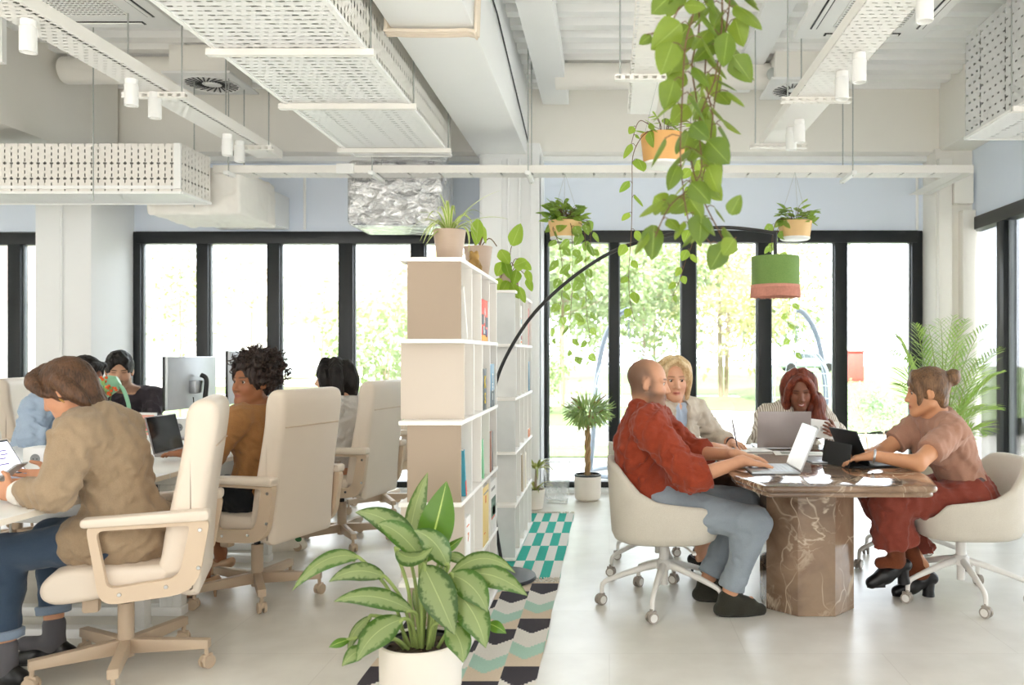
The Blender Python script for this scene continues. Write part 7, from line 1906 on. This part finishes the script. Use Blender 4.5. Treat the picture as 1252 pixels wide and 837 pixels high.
for k in range(3): mb.box(.0+.03*k, .055, .0010, .014, .03, .001, M=X)
mb.build('printed_marks', mat('print_light', '#c9c6c0', .8), t)

# ------------------------------------------------------------------ woman with the hair bun
RSE = fabric('dusty_rose_knit', '#b48a76', '#9c7461', 420, .3); TER = fabric('terracotta_trousers', '#8f4638', '#743529', 450, .2)
p = Person('woman with a hair bun in a dusty rose top and terracotta trousers', dict(pel=(1.93, 4.40, .565), chest=(1.80, 4.37, .85), neck=(1.725, 4.33, .995), head=(1.665, 4.30, 1.118), fwd=(-.95, .25, -.14), SL=(1.745, 4.16, .925), SR=(1.70, 4.49, .925),
    EL=(1.505, 3.99, .785), WL=(1.30, 4.05, .815), ER=(1.47, 4.42, .79), WR=(1.33, 4.24, .80), HL=(1.90, 4.30, .55), HR=(1.90, 4.50, .55), KL=(1.46, 4.27, .54), KR=(1.46, 4.50, .54), AL=(1.525, 4.33, .255), TL=(1.36, 4.33, .15), AR=(1.705, 4.46, .165), TR=(1.54, 4.46, .03),
    hand_L=((-1, .25, -.2), (0, 0, -1), (.2, 1, 0), .3), hand_R=((-1, -.1, -.05), (0, 0, -1), (0, -1, 0), .2), lift_L=.10, pitch_L=-.12, lift_R=.0, gaze=(-.2, 1, -.2)), '#cd956f')
p.body(lips='#b4604f', brow='#4a3324')
def f(v):
    p.torso(v, .012)
    for sd in 'LR': p.arm(v, sd, .018, .024, t1=.05)
    J = p.J; out = []
    for sd in 'LR': out.append((J['S'+sd].lerp(J['E'+sd], .66), J['E'+sd]-J['S'+sd], .12)); out.append((J['E'+sd], J['E'+sd]-J['S'+sd], .085))
    return out+[(J['pel']+p.up*.070, -p.up), (J['neck']+p.up*.018, p.up, .10)]
p.cloth('top', RSE, f, seed=17, fold=(.006, 17))
def f(v):
    J = p.J; v.cone(J['HL'], J['HR'], .112, .112, .03); p.waist(v, .014)
    for sd, t1 in (('L', .76), ('R', .92)): p.leg(v, sd, .026, t1, flare=.055)
    return [p.leg_end('L', .74, .2), p.leg_end('R', .90, .2), (J['pel']+V3(-.02, 0, .12), p.up+V3(0, 0, 1.2), .22)]
p.cloth('trousers', TER, f, seed=23, fold=(.010, 16))
def f(v):
    c0 = p.J['pel']+V3(-.02, 0, .105); n_ = p.up+V3(0, 0, 1.2); p.waist(v, .020); return [(c0+n_*.006, n_), (c0-n_*.006, -n_)]
p.cloth('belt', mat('brown_belt', '#4a3028', .5), f, fold=None, h=.006)
for sd in 'LR':
    K, A = p.J['K'+sd], p.J['A'+sd]
    p.cloth('sock', fabric('rust_rib_sock', '#7a4228', '#5f321d', 300, .4), lambda v: (v.cone(K.lerp(A, .6), A+V3(0, 0, -.04), .050, .043, .01), v.cone(A+V3(0, 0, -.04), p.J['T'+sd].lerp(A, .45)+V3(0, 0, .015), .040, .031, .02), None)[2], fold=None, h=.006)
for sd in 'LR': p.shoe(sd, 'boot' if False else 'loafer', SHBK, SHBK, heel=.06)
E, W = p.J['EL'], p.J['WL']; d = (W-E).normalized(); u = d.orthogonal().normalized(); w_ = d.cross(u); q = W-d*.012
wt = MB().tube([q+u*.0285*math.cos(k*PI/8)+w_*.0285*math.sin(k*PI/8) for k in range(16)], .0065, seg=6, closed=True).build('watch', ALU, p.root, origin=p.o)
HC = hairmat('chestnut_hair', '#33221a', '#8a6748', .42)
def f(v):
    cap_hair(v, .011, low=-.05); v.ell((0, -.142, .058), (.043, .036, .043), None, .012); v.ell((0, -.158, .075), (.024, .02, .022), None, .01); v.cone((0, -.10, .05), (0, -.13, .056), .04, .03, .02)
    for q in (-1, 1): lock(v, [(q*.02, .042, .106), (q*.058, .050, .074), (q*.078, .044, .03), (q*.076, .042, -.02), (q*.066, .05, -.06)], (.018, .016, .004))
    open_face(v, .062, .105, -.040, .092, .084); 
    for q in (-1, 1): v.ell((q*.09, -.004, -.01), (.022, .018, .028), None, .006, 's')
p.hair(HC, f, strands=(.002, 170))
# ================================================================== world, light, camera
sc = bpy.context.scene
w = bpy.data.worlds.new('sky'); sc.world = w; w.use_nodes = True
nt = w.node_tree; bg = nt.nodes['Background']
tc = N(nt, 'ShaderNodeTexCoord'); sp = N(nt, 'ShaderNodeSeparateXYZ'); nt.links.new(tc.outputs['Generated'], sp.inputs[0])
rm = N(nt, 'ShaderNodeMapRange'); rm.inputs[1].default_value = -.4; rm.inputs[2].default_value = .3; nt.links.new(sp.outputs[1], rm.inputs[0])
nt.links.new(mixc(nt, rm.outputs[0], (.33, .325, .315, 1), (1.25, 1.32, 1.44, 1)), bg.inputs[0])
bg.inputs[1].default_value = 1.6
l = bpy.data.lights.new('sun', 'SUN'); l.energy = 4.4; l.angle = R_(3); l.color = (1, .97, .93)
o = bpy.data.objects.new('sun', l); C.objects.link(o)
o.rotation_euler = Vector((.25, .75, -1.0)).to_track_quat('-Z', 'Y').to_euler()
cd = bpy.data.cameras.new('camera'); cam = bpy.data.objects.new('camera', cd); C.objects.link(cam)
cam.location = (0, 0, CAMZ); cam.rotation_euler = (R_(90), 0, 0)
cd.sensor_width = 36; cd.lens = 36*1000/1252.0
cd.shift_x = -(745-626)/1252.0; cd.shift_y = (432-418.5)/1252.0
cd.dof.use_dof = True; cd.dof.focus_distance = 4.4; cd.dof.aperture_fstop = 2.8
sc.camera = cam
sc.view_settings.view_transform = 'Standard'; sc.view_settings.look = 'None'
sc.view_settings.gamma = 1; sc.view_settings.exposure = 2.05; sc.view_settings.use_curve_mapping = False
sc.cycles.use_denoising = True
sc.cycles.max_bounces = 12; sc.cycles.diffuse_bounces = 8; sc.cycles.transparent_max_bounces = 16
sc.cycles.sample_clamp_indirect = 6.0
